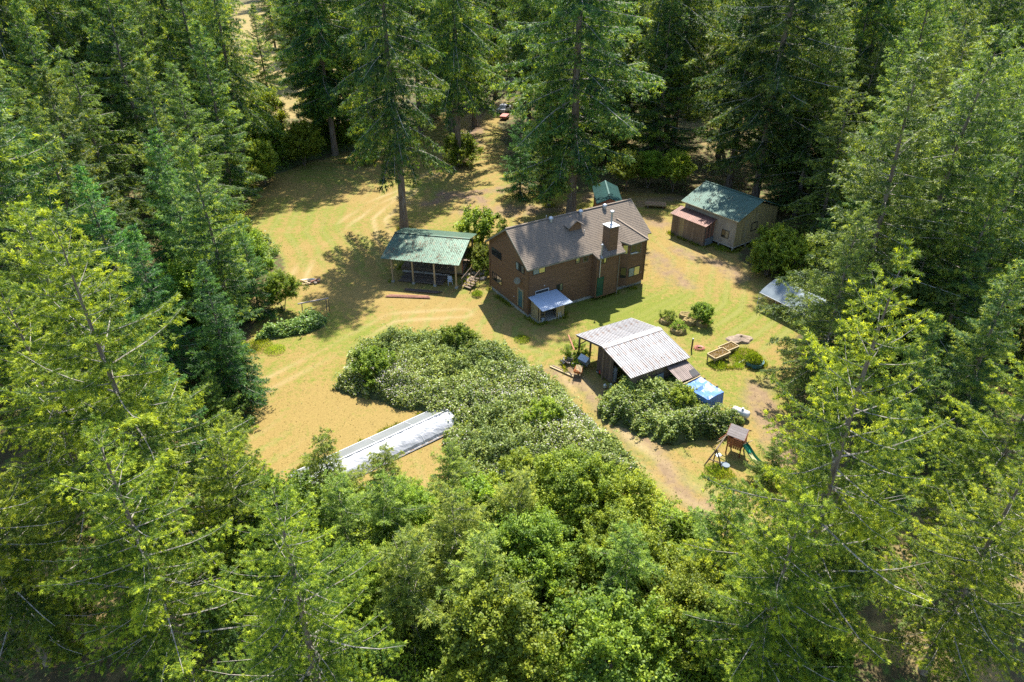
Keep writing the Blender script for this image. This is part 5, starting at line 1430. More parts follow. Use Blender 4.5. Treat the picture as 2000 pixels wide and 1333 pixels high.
# ------------------------------------------------------------------ shrubs and small trees one can tell apart
SHR = [('sh', -4.0, 80.4, 0.3, 1.35, 'rounded light green bush behind the green roofed shed'),
       ('sh', -3.6, 75.0, 1.0, .75, 'flowering shrub between the green shed and the house gable'),
       ('sh2', -2.6, 73.2, 2.0, .8, 'small pale shrub close to the left wall of the house'),
       ('bl', -23.96, 64.53, .3, .44, 'slim young tree standing alone by the low bramble row'),
       ('sh', 19.3, 61.9, 1.2, .58, 'young green sapling growing from a turf mound behind the barn'),
       ('sh2', 16.0, 62.4, 1.5, .42, 'tiny shrub on the turf mounds nearest the house'),
       ('sh2', 16.7, 60.4, .2, .38, 'low yellow-green shrub in the middle of the turf mounds'),
       ('sh2', 6.0, 55.3, .2, .6, 'small green bush at the far corner of the tin roofed barn'),
       ('sh2', -8.2, 112.6, .4, 1.2, 'dark bush at the foot of the fir beside the upper drive'),
       ('sh', -8.6, 115.0, 2.4, 1.3, 'bright bush behind the fir beside the upper drive'),
       ('bl', 17.0, 101.5, .5, .60, 'leafy tree behind the small dark green shed, leftmost of the row'),
       ('bl', 20.5, 102.5, 2.5, .56, 'leafy tree in the middle of the row behind the house'),
       ('bl', 24.0, 101.0, 4.5, .60, 'leafy tree at the right end of the row behind the house'),
       ('sh', 31.2, 75.8, .5, 1.25, 'broad green bush right of the cabin gable'),
       ('sh', 29.2, 72.6, 1.9, 1.05, 'green bush between the cabin and the canopy tent'),
       ('sh', 32.6, 71.8, 3.9, 1.2, 'dark bush just behind the canopy tent'),
       ('bl', -29.0, 66.0, .9, .85, 'grey-green leafy tree at the left edge of the lawn beside the spruces'),
       ('bl', -30.4, 60.2, 2.9, .8, 'leafy tree on the left edge of the lawn nearest the drive'),
       ('bl', -31.5, 71.5, 4.9, .8, 'leafy tree above the bramble bank on the left edge'),
       ('sh', -26.0, 53.0, 1.0, .9, 'dark green bush beside the drive at the left'),
       ('bl', 4.0, 33.4, .4, .68, 'large rounded broadleaf tree in the bottom middle of the photograph'),
       ('bl', 7.2, 33.2, 2.4, .56, 'rounded broadleaf tree at the lower end of the sunny path'),
       ('bl', 6.2, 29.0, 3.9, .60, 'broadleaf tree below the large rounded one, near the bottom edge'),
       ('bl', 1.0, 28.2, 5.2, .66, 'light green leafy tree right of the broad pale young conifer'),
       ('bl', 9.6, 24.6, 1.7, .60, 'bright leafy tree at the bottom edge right of the middle'),
       ('bl', -8.6, 26.0, 1.1, .62, 'leafy tree at the bottom edge below the young conifers'),
       ('bl', -6.8, 32.6, 2.1, .50, 'pale leafy tree between the polytunnel and the broad young conifer'),
       ('sh', -2.0, 33.0, 2.1, 1.2, 'yellow-green bush behind the broad pale young conifer'),
       ('sh', -12.2, 51.6, .9, .85, 'yellow-green bush growing through the left end of the big bramble thicket'),
       ('sh', -5.2, 56.4, 2.9, .75, 'fresh green bush rising from the top of the big bramble thicket'),
       ('sh', 2.6, 44.6, 3.9, .75, 'dark green bush in the middle of the lower bramble thicket'),
       ('sh', 14.2, 47.2, 3.3, .62, 'dark leafy bush against the blue shelter in the smaller thicket'),
       ('bl2', -39.0, 97.5, .4, .75, 'bright leafy bush at the left edge of the upper lawn by the bare fir trunk'),
       ('bl2', -37.6, 103.5, 1.4, .8, 'bright shrub half way along the left edge of the upper lawn'),
       ('bl2', -34.0, 113.0, 2.4, .85, 'tall green shrub at the top left corner of the lawn'),
       ('bl2', -28.5, 123.5, 3.4, .8, 'dark rounded shrub at the top of the lawn under the leaning fir'),
       ('bl2', -39.5, 112.0, 4.4, 1.0, 'yellow-green leafy tree behind the shrubs at the top left of the lawn'),
       ('bl2', -43.0, 126.0, 5.4, 1.1, 'leafy tree in front of the dry field at the top left'),
       ('bl2', -36.0, 134.0, .9, 1.1, 'bright leafy tree between the leaning fir and the dry field'),
       ('bl2', -14.5, 29.5, .9, 1.0, 'leafy tree left of the young conifers near the bottom'),
       ('bl2', -1.0, 22.6, 1.9, .9, 'pale leafy tree cut by the bottom edge in the middle'),
       ('bl2', 4.6, 21.6, 2.9, .9, 'yellow-green leafy tree cut by the bottom edge right of the middle'),
       ('young', .4, 31.6, .5, .80, 'young conifer just right of the broad pale one'),
       ('young', -7.6, 31.0, 4.0, .85, 'young conifer left of the broad pale one in the bottom middle'),
       ('young', -1.4, 25.4, 1.2, .95, 'feathery young conifer at the bottom edge left of the middle'),
       ('young', 6.4, 26.6, 2.2, .85, 'feathery young conifer at the bottom edge right of the middle'),
       ('sh', 13.2, 24.6, 2.0, 1.1, 'bush on the bare ground under the right foreground firs'),
       ('sh', 16.0, 22.6, 3.0, 1.0, 'bush at the bottom edge right of the bare ground patch'),
       ('sh', 11.5, 32.6, 1.0, .6, 'bush on the lower right edge of the undergrowth'),
       ('sh', .8, 37.4, 2.0, .9, 'light green bush beside the crumpled white sheet'),
       ('sh', -1.5, 35.4, 3.0, .8, 'small bush below the crumpled white sheet'),
       ('sh', 9.6, 27.4, 2.0, 1.1, 'bright yellow-green bush at the bottom edge right of the middle'),
       ('sh', 2.2, 25.4, 2.8, 1.1, 'green bush at the bottom edge of the photograph'),
       ('young', -8.6, 36.0, 0.0, .60, 'young conifer standing before the middle of the white polytunnel'),
       ('young', -12.2, 35.0, 1.0, .80, 'young conifer before the left end of the white polytunnel'),
       ('young', -4.0, 36.2, 2.0, .62, 'young conifer at the right end of the white polytunnel'),
       ('young', -3.3, 29.0, 3.0, .95, 'broad pale green young conifer in the bottom middle'),
       ('young', -10.2, 30.2, 5.0, .9, 'young conifer in the gap between the polytunnel and the big left fir'),
       ('young', -20.6, 40.0, 4.2, .6, 'young conifer at the lower left edge of the sunny lawn'),
       ('young', -23.5, 44.6, 1.2, .6, 'young conifer beside the entrance of the drive'),
       ('young', -5.6, 25.4, .2, .95, 'pale young conifer by the bottom edge between the shrubs'),
       ('young', 12.6, 29.2, 2.2, .9, 'young conifer in the undergrowth left of the big right fir'),
       ('young', 18.8, 38.6, 3.2, .45, 'little conifer on the grass below the slide'),
       ('young', 20.4, 35.6, 1.2, .6, 'young conifer below the play tower'),
       ]
for k_, x, y, rz, sc, lb in SHR:
    o = plant(k_, x, y, rz, sc, lb, fol={'young': 'youngf'}.get(k_))
    if k_ == 'bl' and 'rounded' not in lb: o['category'] = 'tree'

# ------------------------------------------------------------------ forest
TREES = [
    ('oldA', -14.17, 86.47, 1.00, 1.054, 1.00, 'tall fir with a bare lower trunk standing right behind the green roofed shed', None),
    ('oldB', 8.04, 90.42, 2.00, 1.307, 0.93, 'tallest broad fir with a thick grey trunk rising directly behind the house', None),
    ('firD', 5.23, 94.90, 0.50, 0.667, 1.00, 'shorter fir just left of the thick grey trunk behind the house', None),
    ('oldA', -8.68, 113.50, 3.00, 1.081, 1.00, 'dark fir on the right side of the upper drive', None),
    ('oldB', -31.14, 127.50, 0.20, 0.947, 1.00, 'dark fir with a leaning twin trunk at the top of the lawn', None),
    ('firD', -35.50, 129.00, 1.20, 1.100, 1.00, 'leaning dark fir left of its twin at the top of the lawn', None),
    ('hem', -71.00, 225.50, 1.20, 0.800, 1.00, 'lone bushy tree standing in the dry field at the top left', None),
    ('oldA', -3.60, 161.00, 0.90, 1.027, 1.00, 'dark fir standing beside the upper drive beyond the white car', None),
    ('oldB', 3.20, 134.00, 2.90, 0.947, 1.00, 'broad fir on the right bank of the upper drive', None),
    ('firC', -12.50, 170.00, 1.90, 1.062, 1.00, 'dense fir closing the far end of the upper drive', None),
    ('firC', -2.50, 186.00, 2.90, 1.062, 1.00, 'dense fir far behind the white car up the drive', None),
    ('oldC', -15.80, 140.00, 2.20, 1.028, 1.00, 'weeping fir on the left bank of the upper drive', None),
    ('spr', 1.20, 99.50, 0.90, 0.765, 1.00, 'dark bushy conifer left of the short fir behind the house', None),
    ('firC', -60.00, 209.00, 1.20, 0.844, 1.00, 'fir just right of the lone bushy tree in the dry field', None),
    ('firC', -76.00, 258.00, 2.20, 0.750, 1.00, 'fir behind the lone bushy tree in the dry field', None),
    ('firE', -52.00, 178.00, 3.20, 1.071, 1.00, 'ragged fir at the near right corner of the dry field', None),
    ('firC', -38.40, 92.90, 2.20, 0.750, 1.00, 'fir at the left edge of the upper lawn with its lower trunk showing', None),
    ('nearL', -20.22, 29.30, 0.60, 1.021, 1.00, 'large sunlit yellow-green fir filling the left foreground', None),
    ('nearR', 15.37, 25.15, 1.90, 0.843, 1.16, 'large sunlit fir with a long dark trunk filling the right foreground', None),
    ('spr', -33.99, 66.67, 0.30, 1.059, 1.00, 'blue-green spruce right of the big left fir, behind it', None),
    ('spr', -23.36, 48.00, 1.30, 0.765, 1.00, 'spruce with tiered branches at the left edge of the lawn', None),
    ('spr', -30.87, 61.88, 2.30, 0.941, 1.00, 'dark tiered spruce between the blue-green one and the lawn', None),
    ('spr', -26.11, 63.33, 2.90, 0.588, 1.00, 'short spruce close to the lawn edge above the bramble row', None),
    ('spr', -23.18, 48.86, 2.00, 0.529, 1.00, 'small dark spruce beside the drive on the left', None),
    ('firC', -40.68, 61.09, 0.30, 0.688, 1.00, 'sunlit fir at the left edge of the photograph, upper part', None),
    ('spr', -42.63, 61.81, 0.90, 1.118, 1.00, 'full pale green spruce at the left edge above the big fir', None),
    ('spr', -36.76, 58.79, 2.90, 1.000, 1.00, 'green spruce with bright branch tips above the big left fir', None),
    ('hem', -33.15, 42.77, 0.90, 0.567, 1.00, 'grey-green conifer at the left edge behind the big fir', None),
    ('hem', 29.02, 52.18, 0.90, 1.035, 0.87, 'tall wispy conifer with pale bare limbs at the upper right', None),
    ('hem', 34.86, 54.49, 2.90, 1.045, 0.91, 'wispy conifer in the upper right corner', None),
    ('hem', 25.16, 47.64, 1.90, 0.570, 1.05, 'grey-green conifer with upswept branches behind the canopy tent', None),
    ('oldB', 33.80, 93.60, 0.40, 1.158, 1.00, 'tall fir with branches hanging over the green cabin roof', None),
    ('firE', -53.00, 158.00, 0.40, 0.679, 1.00, 'short ragged fir below the dry field', None),
    ('firE', 45.50, 98.00, 0.40, 1.071, 1.00, 'ragged fir two trunks to the right of the cabin roof', None),
    ('oldA', 47.50, 99.00, 1.40, 1.027, 1.00, 'dark fir trunk second to the right of the cabin', None),
    ('oldB', 69.50, 140.00, 1.40, 1.000, 1.00, 'dark fir far behind the right side of the cabin', None),
    ('firD', 39.00, 73.00, 2.40, 0.733, 0.91, 'fir right of the canopy tent with drooping tips', None),
    ('hem', 35.20, 59.60, 4.40, 0.533, 1.00, 'conifer leaning over the lower end of the canopy tent', None),
    ('firD', 33.20, 51.50, 3.40, 0.500, 1.00, 'fir on the right edge of the lawn behind the big right fir', None),
    ('firE', 28.20, 40.50, 3.00, 0.464, 1.00, 'bushy fir at the right end of the lawn near the play tower', None),
    ('nearR', -9.50, 20.50, 5.02, 0.680, 1.00, 'tangled fir with pale bare limbs at the bottom left of the middle', None),
    ('nearR', -17.00, 22.50, 2.05, 0.720, 1.00, 'fir at the bottom edge under the big left fir', None),
    ('nearL', -26.00, 24.00, 1.51, 0.792, 1.00, 'fir in the bottom left corner', None),
    ('nearL', -15.20, 28.20, 5.17, 0.542, 1.00, 'sunlit fir right of the trunk of the big left fir', None),
    ('nearR', -27.00, 33.00, 0.72, 0.760, 1.00, 'fir at the left edge below the tall foreground fir', None),
    ('nearL', 12.00, 21.20, 2.99, 0.646, 1.00, 'fir with fine branches at the bottom edge left of the big right fir', None),
    ('nearR', 22.80, 23.50, 3.50, 0.640, 1.00, 'fir in the bottom right corner', None),
    ('firC', 22.50, 31.50, 3.84, 0.391, 1.00, 'dark fir just behind the base of the big right fir', None),
    ('firE', 18.20, 26.50, 0.91, 0.339, 1.00, 'low ragged fir under the big right fir', None),
    ('nearL', 28.50, 31.00, 3.96, 0.729, 1.00, 'fir at the right edge beside the big right fir', None),
    ('firC', 32.00, 40.00, 3.14, 0.531, 1.00, 'darker fir at the right edge behind the big right fir', None),
    ('nearL', -31.00, 42.00, 5.35, 0.833, 1.00, 'fir at the left edge of the photograph half way down', None),
    ('spr', -25.50, 40.50, 0.18, 0.765, 1.00, 'spruce beside the lower left lawn corner', None),
    ('spr', -29.50, 50.50, 6.01, 0.882, 1.00, 'dark spruce left of the drive', None),
    ('firD', 36.00, 50.00, 1.08, 0.633, 1.00, 'dark fir at the right edge half way down', None),
    ('hem', -52.50, 85.96, 3.46, 0.647, 0.97, 'sixth wispy grey-green conifer from the left in the woods on the left side', 'woods on the left'),
    ('firD', -54.83, 69.59, 5.78, 0.851, 1.10, 'third slender green fir from the left in the woods on the left side', 'woods on the left'),
    ('firE', -36.64, 73.31, 4.64, 0.789, 1.06, 'rightmost ragged green fir in the woods on the left side', 'woods on the left'),
    ('firE', -68.42, 94.41, 4.32, 0.962, 0.93, 'second ragged green fir from the left in the forest wall behind the buildings', 'wall of firs behind the buildings'),
    ('firC', -46.40, 41.47, 2.93, 0.867, 1.08, 'leftmost dense green fir in the woods on the left side', 'woods on the left'),
    ('firC', -37.26, 48.88, 1.47, 0.983, 1.01, 'rightmost dense green fir in the woods on the left side', 'woods on the left'),
    ('hemB', -48.84, 82.26, 1.58, 0.771, 1.08, 'rightmost drooping grey-green conifer in the woods on the left side', 'woods on the left'),
    ('firD', -57.50, 89.94, 2.16, 0.831, 1.09, 'fourth slender green fir from the left in the woods on the left side', 'woods on the left'),
    ('hem', -58.10, 82.50, 0.15, 0.771, 1.03, 'fifth wispy grey-green conifer from the left in the woods on the left side', 'woods on the left'),
    ('firC', -61.85, 63.34, 2.25, 0.623, 1.00, 'second dense green fir from the left in the woods on the left side', 'woods on the left'),
    ('spr', -54.04, 62.32, 3.26, 0.804, 1.03, 'fourth short dense spruce from the left in the woods on the left side', 'woods on the left'),
    ('hemB', -79.11, 88.05, 5.98, 0.917, 1.05, 'leftmost drooping grey-green conifer in the woods on the left side', 'woods on the left'),
    ('firD', -45.59, 71.74, 2.57, 0.793, 0.95, 'fifth slender green fir from the left in the woods on the left side', 'woods on the left'),
    ('firC', -73.75, 84.90, 6.05, 0.989, 1.01, 'fifth dense green fir from the left in the woods on the left side', 'woods on the left'),
    ('firC', -47.75, 64.92, 0.45, 0.813, 0.99, 'sixth dense green fir from the left in the woods on the left side', 'woods on the left'),
    ('hem', -58.96, 73.97, 0.59, 0.928, 1.06, 'fourth wispy grey-green conifer from the left in the woods on the left side', 'woods on the left'),
    ('spr', -48.30, 55.36, 3.93, 0.974, 0.92, 'rightmost short dense spruce in the woods on the left side', 'woods on the left'),
    ('firD', -69.68, 71.94, 6.05, 0.614, 1.09, 'leftmost slender green fir in the woods on the left side', 'woods on the left'),
    ('firC', -54.30, 56.66, 5.47, 0.813, 0.99, 'fourth dense green fir from the left in the woods on the left side', 'woods on the left'),
    ('hem', -51.05, 48.54, 4.85, 0.678, 0.99, 'third wispy grey-green conifer from the left in the woods on the left side', 'woods on the left'),
    ('firD', -26.65, 57.78, 3.61, 0.670, 0.98, 'rightmost slender green fir in the woods on the left side', 'woods on the left'),
    ('firD', -48.77, 93.12, 0.94, 0.971, 1.04, 'leftmost slender green fir in the forest wall behind the buildings', 'wall of firs behind the buildings'),
    ('spr', -66.06, 79.80, 4.05, 0.951, 1.05, 'third short dense spruce from the left in the woods on the left side', 'woods on the left'),
    ('spr', -45.92, 47.18, 4.98, 0.868, 1.08, 'leftmost short dense spruce in the woods on the left side', 'woods on the left'),
    ('hem', -77.13, 80.72, 0.01, 0.782, 1.03, 'leftmost wispy grey-green conifer in the woods on the left side', 'woods on the left'),
    ('hem', -37.46, 81.70, 6.24, 0.750, 0.94, 'rightmost wispy grey-green conifer in the woods on the left side', 'woods on the left'),
    ('firD', 48.06, 62.24, 3.51, 0.702, 0.94, 'leftmost slender green fir in the woods on the right side', 'woods on the right'),
    ('firE', 56.55, 59.73, 0.78, 0.872, 0.92, 'leftmost ragged green fir in the woods on the right side', 'woods on the right'),
    ('hem', 52.67, 97.45, 0.62, 0.975, 1.03, 'fifth wispy grey-green conifer from the left in the forest wall behind the buildings', 'wall of firs behind the buildings'),
    ('hemB', 65.96, 81.81, 2.86, 0.895, 1.01, 'eighth drooping grey-green conifer from the left in the woods on the right side', 'woods on the right'),
    ('hemB', 47.63, 79.29, 3.40, 0.949, 1.05, 'fourth drooping grey-green conifer from the left in the woods on the right side', 'woods on the right'),
    ('hemB', 47.30, 56.62, 4.58, 0.710, 0.95, 'seventh drooping grey-green conifer from the left in the woods on the right side', 'woods on the right'),
    ('hem', 53.22, 52.13, 0.21, 0.839, 0.98, 'rightmost wispy grey-green conifer in the woods on the right side', 'woods on the right'),
    ('hemB', 79.08, 97.39, 0.04, 0.705, 1.08, 'ninth drooping grey-green conifer from the left in the woods on the right side', 'woods on the right'),
    ('hemB', 46.57, 70.42, 3.55, 0.916, 1.03, 'fifth drooping grey-green conifer from the left in the woods on the right side', 'woods on the right'),
    ('firD', 39.37, 98.34, 1.74, 0.878, 0.93, 'fifth slender green fir from the left in the forest wall behind the buildings', 'wall of firs behind the buildings'),
    ('firD', 57.65, 76.93, 5.69, 0.849, 0.94, 'second slender green fir from the left in the woods on the right side', 'woods on the right'),
    ('firC', 47.14, 47.26, 0.36, 0.657, 0.94, 'third dense green fir from the left in the woods on the right side', 'woods on the right'),
    ('firE', 66.67, 69.56, 2.93, 0.845, 0.94, 'rightmost ragged green fir in the woods on the right side', 'woods on the right'),
    ('hem', 52.18, 74.75, 0.23, 0.711, 0.95, 'third wispy grey-green conifer from the left in the woods on the right side', 'woods on the right'),
    ('hemB', 66.41, 99.95, 5.38, 0.661, 1.06, 'only drooping grey-green conifer in the forest wall behind the buildings', 'wall of firs behind the buildings'),
    ('hem', 60.76, 83.90, 0.33, 0.847, 1.08, 'fifth wispy grey-green conifer from the left in the woods on the right side', 'woods on the right'),
    ('firC', 42.23, 66.84, 2.22, 0.717, 1.04, 'leftmost dense green fir in the woods on the right side', 'woods on the right'),
    ('hem', 74.19, 90.42, 4.82, 0.728, 1.05, 'seventh wispy grey-green conifer from the left in the woods on the right side', 'woods on the right'),
    ('firD', 74.64, 82.16, 0.38, 0.723, 1.05, 'rightmost slender green fir in the woods on the right side', 'woods on the right'),
    ('hemB', 37.83, 80.69, 1.08, 0.784, 0.92, 'leftmost drooping grey-green conifer in the woods on the right side', 'woods on the right'),
    ('hem', 56.60, 65.54, 5.39, 0.793, 0.98, 'sixth wispy grey-green conifer from the left in the woods on the right side', 'woods on the right'),
    ('hem', 38.92, 91.32, 4.28, 0.915, 0.93, 'leftmost wispy grey-green conifer in the woods on the right side', 'woods on the right'),
    ('hem', 44.03, 84.42, 5.31, 0.792, 1.02, 'second wispy grey-green conifer from the left in the woods on the right side', 'woods on the right'),
    ('hemB', 52.92, 90.81, 2.77, 0.896, 0.93, 'third drooping grey-green conifer from the left in the woods on the right side', 'woods on the right'),
    ('hemB', 40.24, 54.55, 2.05, 0.959, 1.01, 'sixth drooping grey-green conifer from the left in the woods on the right side', 'woods on the right'),
    ('firC', 69.62, 85.66, 4.03, 0.861, 1.01, 'second dense green fir from the left in the woods on the right side', 'woods on the right'),
    ('hemB', 83.73, 90.62, 2.79, 0.653, 0.96, 'rightmost drooping grey-green conifer in the woods on the right side', 'woods on the right'),
    ('hem', 63.39, 90.10, 3.03, 0.821, 0.95, 'fourth wispy grey-green conifer from the left in the woods on the right side', 'woods on the right'),
    ('hem', 70.93, 94.71, 0.70, 0.693, 1.04, 'rightmost wispy grey-green conifer in the forest wall behind the buildings', 'wall of firs behind the buildings'),
    ('hemB', 44.96, 91.75, 0.31, 0.818, 0.98, 'second drooping grey-green conifer from the left in the woods on the right side', 'woods on the right'),
    ('oldC', 113.89, 131.51, 4.70, 0.948, 0.96, 'sixth tall sparse weeping fir from the left in the woods on the right side', 'woods on the right'),
    ('oldB', 79.29, 127.14, 0.10, 1.030, 0.99, 'rightmost tall broad dark fir in the forest wall behind the buildings', 'wall of firs behind the buildings'),
    ('oldC', -55.95, 124.36, 0.27, 1.033, 1.03, 'sixth tall sparse weeping fir from the left in the forest wall behind the buildings', 'wall of firs behind the buildings'),
    ('firE', -61.41, 111.66, 0.70, 0.891, 0.94, 'third ragged green fir from the left in the forest wall behind the buildings', 'wall of firs behind the buildings'),
    ('oldC', 56.21, 109.28, 1.75, 0.856, 0.98, 'fourteenth tall sparse weeping fir from the left in the forest wall behind the buildings', 'wall of firs behind the buildings'),
    ('oldC', 100.98, 110.45, 2.50, 0.872, 0.96, 'rightmost tall sparse weeping fir in the woods on the right side', 'woods on the right'),
    ('oldA', -10.97, 130.08, 4.28, 0.966, 0.95, 'fifth tall dark drooping fir from the left in the forest wall behind the buildings', 'wall of firs behind the buildings'),
    ('hem', 63.67, 121.97, 3.00, 1.016, 1.07, 'fourth wispy grey-green conifer from the left in the forest wall behind the buildings', 'wall of firs behind the buildings'),
    ('oldC', -81.00, 99.24, 3.50, 1.054, 0.99, 'second tall sparse weeping fir from the left in the woods on the left side', 'woods on the left'),
    ('oldC', 96.11, 122.44, 6.08, 1.043, 1.06, 'third tall sparse weeping fir from the left in the woods on the right side', 'woods on the right'),
    ('firC', -85.91, 95.56, 2.86, 1.019, 1.05, 'third dense green fir from the left in the woods on the left side', 'woods on the left'),
    ('firC', -46.95, 109.68, 2.44, 0.967, 1.05, 'second dense green fir from the left in the forest wall behind the buildings', 'wall of firs behind the buildings'),
    ('oldA', -90.78, 122.51, 5.13, 0.936, 1.00, 'leftmost tall dark drooping fir in the forest wall behind the buildings', 'wall of firs behind the buildings'),
    ('oldB', -111.27, 130.06, 4.94, 0.903, 1.08, 'leftmost tall broad dark fir in the woods on the left side', 'woods on the left'),
    ('hem', -92.03, 102.54, 4.65, 0.967, 0.98, 'second wispy grey-green conifer from the left in the woods on the left side', 'woods on the left'),
    ('oldC', -79.35, 130.85, 5.63, 0.902, 0.93, 'fourth tall sparse weeping fir from the left in the forest wall behind the buildings', 'wall of firs behind the buildings'),
    ('firE', -93.33, 128.20, 6.20, 0.983, 1.00, 'leftmost ragged green fir in the forest wall behind the buildings', 'wall of firs behind the buildings'),
    ('firC', -84.35, 116.76, 4.51, 0.894, 1.05, 'leftmost dense green fir in the forest wall behind the buildings', 'wall of firs behind the buildings'),
    ('firE', 13.29, 115.20, 3.22, 1.039, 1.04, 'fifth ragged green fir from the left in the forest wall behind the buildings', 'wall of firs behind the buildings'),
    ('oldC', -23.89, 120.39, 1.44, 1.048, 1.04, 'seventh tall sparse weeping fir from the left in the forest wall behind the buildings', 'wall of firs behind the buildings'),
    ('oldC', 23.19, 115.47, 0.20, 1.043, 0.98, 'eleventh tall sparse weeping fir from the left in the forest wall behind the buildings', 'wall of firs behind the buildings'),
    ('firD', 9.05, 110.10, 3.44, 0.887, 0.96, 'fourth slender green fir from the left in the forest wall behind the buildings', 'wall of firs behind the buildings'),
    ('oldC', -16.89, 130.31, 0.25, 1.034, 0.97, 'eighth tall sparse weeping fir from the left in the forest wall behind the buildings', 'wall of firs behind the buildings'),
    ('firC', 105.63, 124.48, 3.88, 0.912, 0.97, 'rightmost dense green fir in the woods on the right side', 'woods on the right'),
    ('oldB', 32.94, 103.10, 5.49, 0.961, 1.05, 'fifth tall broad dark fir from the left in the forest wall behind the buildings', 'wall of firs behind the buildings'),
    ('oldC', 77.99, 112.78, 1.01, 0.940, 0.98, 'rightmost tall sparse weeping fir in the forest wall behind the buildings', 'wall of firs behind the buildings'),
    ('hem', -50.01, 102.91, 3.47, 0.885, 1.02, 'leftmost wispy grey-green conifer in the forest wall behind the buildings', 'wall of firs behind the buildings'),
    ('oldC', 56.04, 126.86, 5.42, 0.975, 1.00, 'thirteenth tall sparse weeping fir from the left in the forest wall behind the buildings', 'wall of firs behind the buildings'),
    ('firD', -103.51, 125.20, 2.68, 0.986, 0.93, 'second slender green fir from the left in the woods on the left side', 'woods on the left'),
    ('hem', 87.11, 122.38, 4.74, 0.982, 1.02, 'eighth wispy grey-green conifer from the left in the forest wall behind the buildings', 'wall of firs behind the buildings'),
    ('firC', 44.27, 114.79, 5.69, 1.029, 0.97, 'fourth dense green fir from the left in the forest wall behind the buildings', 'wall of firs behind the buildings'),
    ('oldC', 6.39, 128.15, 0.76, 0.974, 0.95, 'ninth tall sparse weeping fir from the left in the forest wall behind the buildings', 'wall of firs behind the buildings'),
    ('firE', 83.50, 115.65, 3.31, 1.078, 1.00, 'rightmost ragged green fir in the forest wall behind the buildings', 'wall of firs behind the buildings'),
    ('firE', -48.71, 123.28, 5.45, 1.048, 1.00, 'fourth ragged green fir from the left in the forest wall behind the buildings', 'wall of firs behind the buildings'),
    ('oldC', -101.83, 112.27, 0.04, 0.887, 1.07, 'leftmost tall sparse weeping fir in the woods on the left side', 'woods on the left'),
    ('oldA', 35.05, 118.06, 3.28, 0.864, 0.97, 'seventh tall dark drooping fir from the left in the forest wall behind the buildings', 'wall of firs behind the buildings'),
    ('firC', 48.02, 119.28, 5.95, 0.992, 1.05, 'fifth dense green fir from the left in the forest wall behind the buildings', 'wall of firs behind the buildings'),
    ('oldC', -71.19, 105.59, 5.53, 1.071, 1.10, 'second tall sparse weeping fir from the left in the forest wall behind the buildings', 'wall of firs behind the buildings'),
    ('oldA', 28.22, 122.82, 1.84, 1.023, 0.97, 'sixth tall dark drooping fir from the left in the forest wall behind the buildings', 'wall of firs behind the buildings'),
    ('oldC', -85.80, 131.90, 4.65, 1.062, 0.99, 'third tall sparse weeping fir from the left in the forest wall behind the buildings', 'wall of firs behind the buildings'),
    ('hem', 58.75, 134.91, 1.86, 0.951, 1.01, 'third wispy grey-green conifer from the left in the forest wall behind the buildings', 'wall of firs behind the buildings'),
    ('oldC', 102.52, 132.10, 1.52, 0.996, 1.10, 'second tall sparse weeping fir from the left in the woods on the right side', 'woods on the right'),
    ('firD', 73.08, 115.90, 4.44, 0.981, 0.98, 'sixth slender green fir from the left in the forest wall behind the buildings', 'wall of firs behind the buildings'),
    ('oldC', -79.08, 108.82, 0.07, 0.996, 0.93, 'leftmost tall sparse weeping fir in the forest wall behind the buildings', 'wall of firs behind the buildings'),
    ('oldB', -63.41, 123.27, 5.44, 1.060, 0.94, 'leftmost tall broad dark fir in the forest wall behind the buildings', 'wall of firs behind the buildings'),
    ('firE', 59.79, 101.18, 3.29, 0.967, 1.08, 'eighth ragged green fir from the left in the forest wall behind the buildings', 'wall of firs behind the buildings'),
    ('oldC', -89.17, 111.71, 5.66, 1.038, 0.99, 'rightmost tall sparse weeping fir in the woods on the left side', 'woods on the left'),
    ('firE', 51.23, 103.30, 0.01, 1.051, 1.04, 'seventh ragged green fir from the left in the forest wall behind the buildings', 'wall of firs behind the buildings'),
    ('firE', 22.84, 109.81, 0.26, 1.009, 0.95, 'sixth ragged green fir from the left in the forest wall behind the buildings', 'wall of firs behind the buildings'),
    ('oldC', 88.01, 110.78, 2.20, 0.965, 1.04, 'leftmost tall sparse weeping fir in the woods on the right side', 'woods on the right'),
    ('firC', 15.30, 126.47, 6.23, 0.904, 0.96, 'third dense green fir from the left in the forest wall behind the buildings', 'wall of firs behind the buildings'),
    ('firD', -53.50, 131.36, 5.78, 0.934, 0.95, 'third slender green fir from the left in the forest wall behind the buildings', 'wall of firs behind the buildings'),
    ('oldA', -62.67, 117.50, 3.56, 1.008, 1.07, 'third tall dark drooping fir from the left in the forest wall behind the buildings', 'wall of firs behind the buildings'),
    ('hem', 87.65, 130.14, 6.01, 0.928, 1.02, 'seventh wispy grey-green conifer from the left in the forest wall behind the buildings', 'wall of firs behind the buildings'),
    ('firD', -57.07, 116.03, 1.08, 0.928, 0.98, 'second slender green fir from the left in the forest wall behind the buildings', 'wall of firs behind the buildings'),
    ('oldC', 84.74, 105.43, 4.10, 0.965, 1.04, 'fourth tall sparse weeping fir from the left in the woods on the right side', 'woods on the right'),
    ('firC', 69.26, 122.01, 2.17, 0.984, 0.96, 'rightmost dense green fir in the forest wall behind the buildings', 'wall of firs behind the buildings'),
    ('oldA', -119.23, 134.48, 1.66, 0.973, 0.99, 'only tall dark drooping fir in the woods on the left side', 'woods on the left'),
    ('oldC', 37.18, 124.55, 0.26, 0.986, 1.08, 'twelfth tall sparse weeping fir from the left in the forest wall behind the buildings', 'wall of firs behind the buildings'),
    ('firD', 91.96, 134.58, 0.41, 0.899, 1.04, 'rightmost slender green fir in the forest wall behind the buildings', 'wall of firs behind the buildings'),
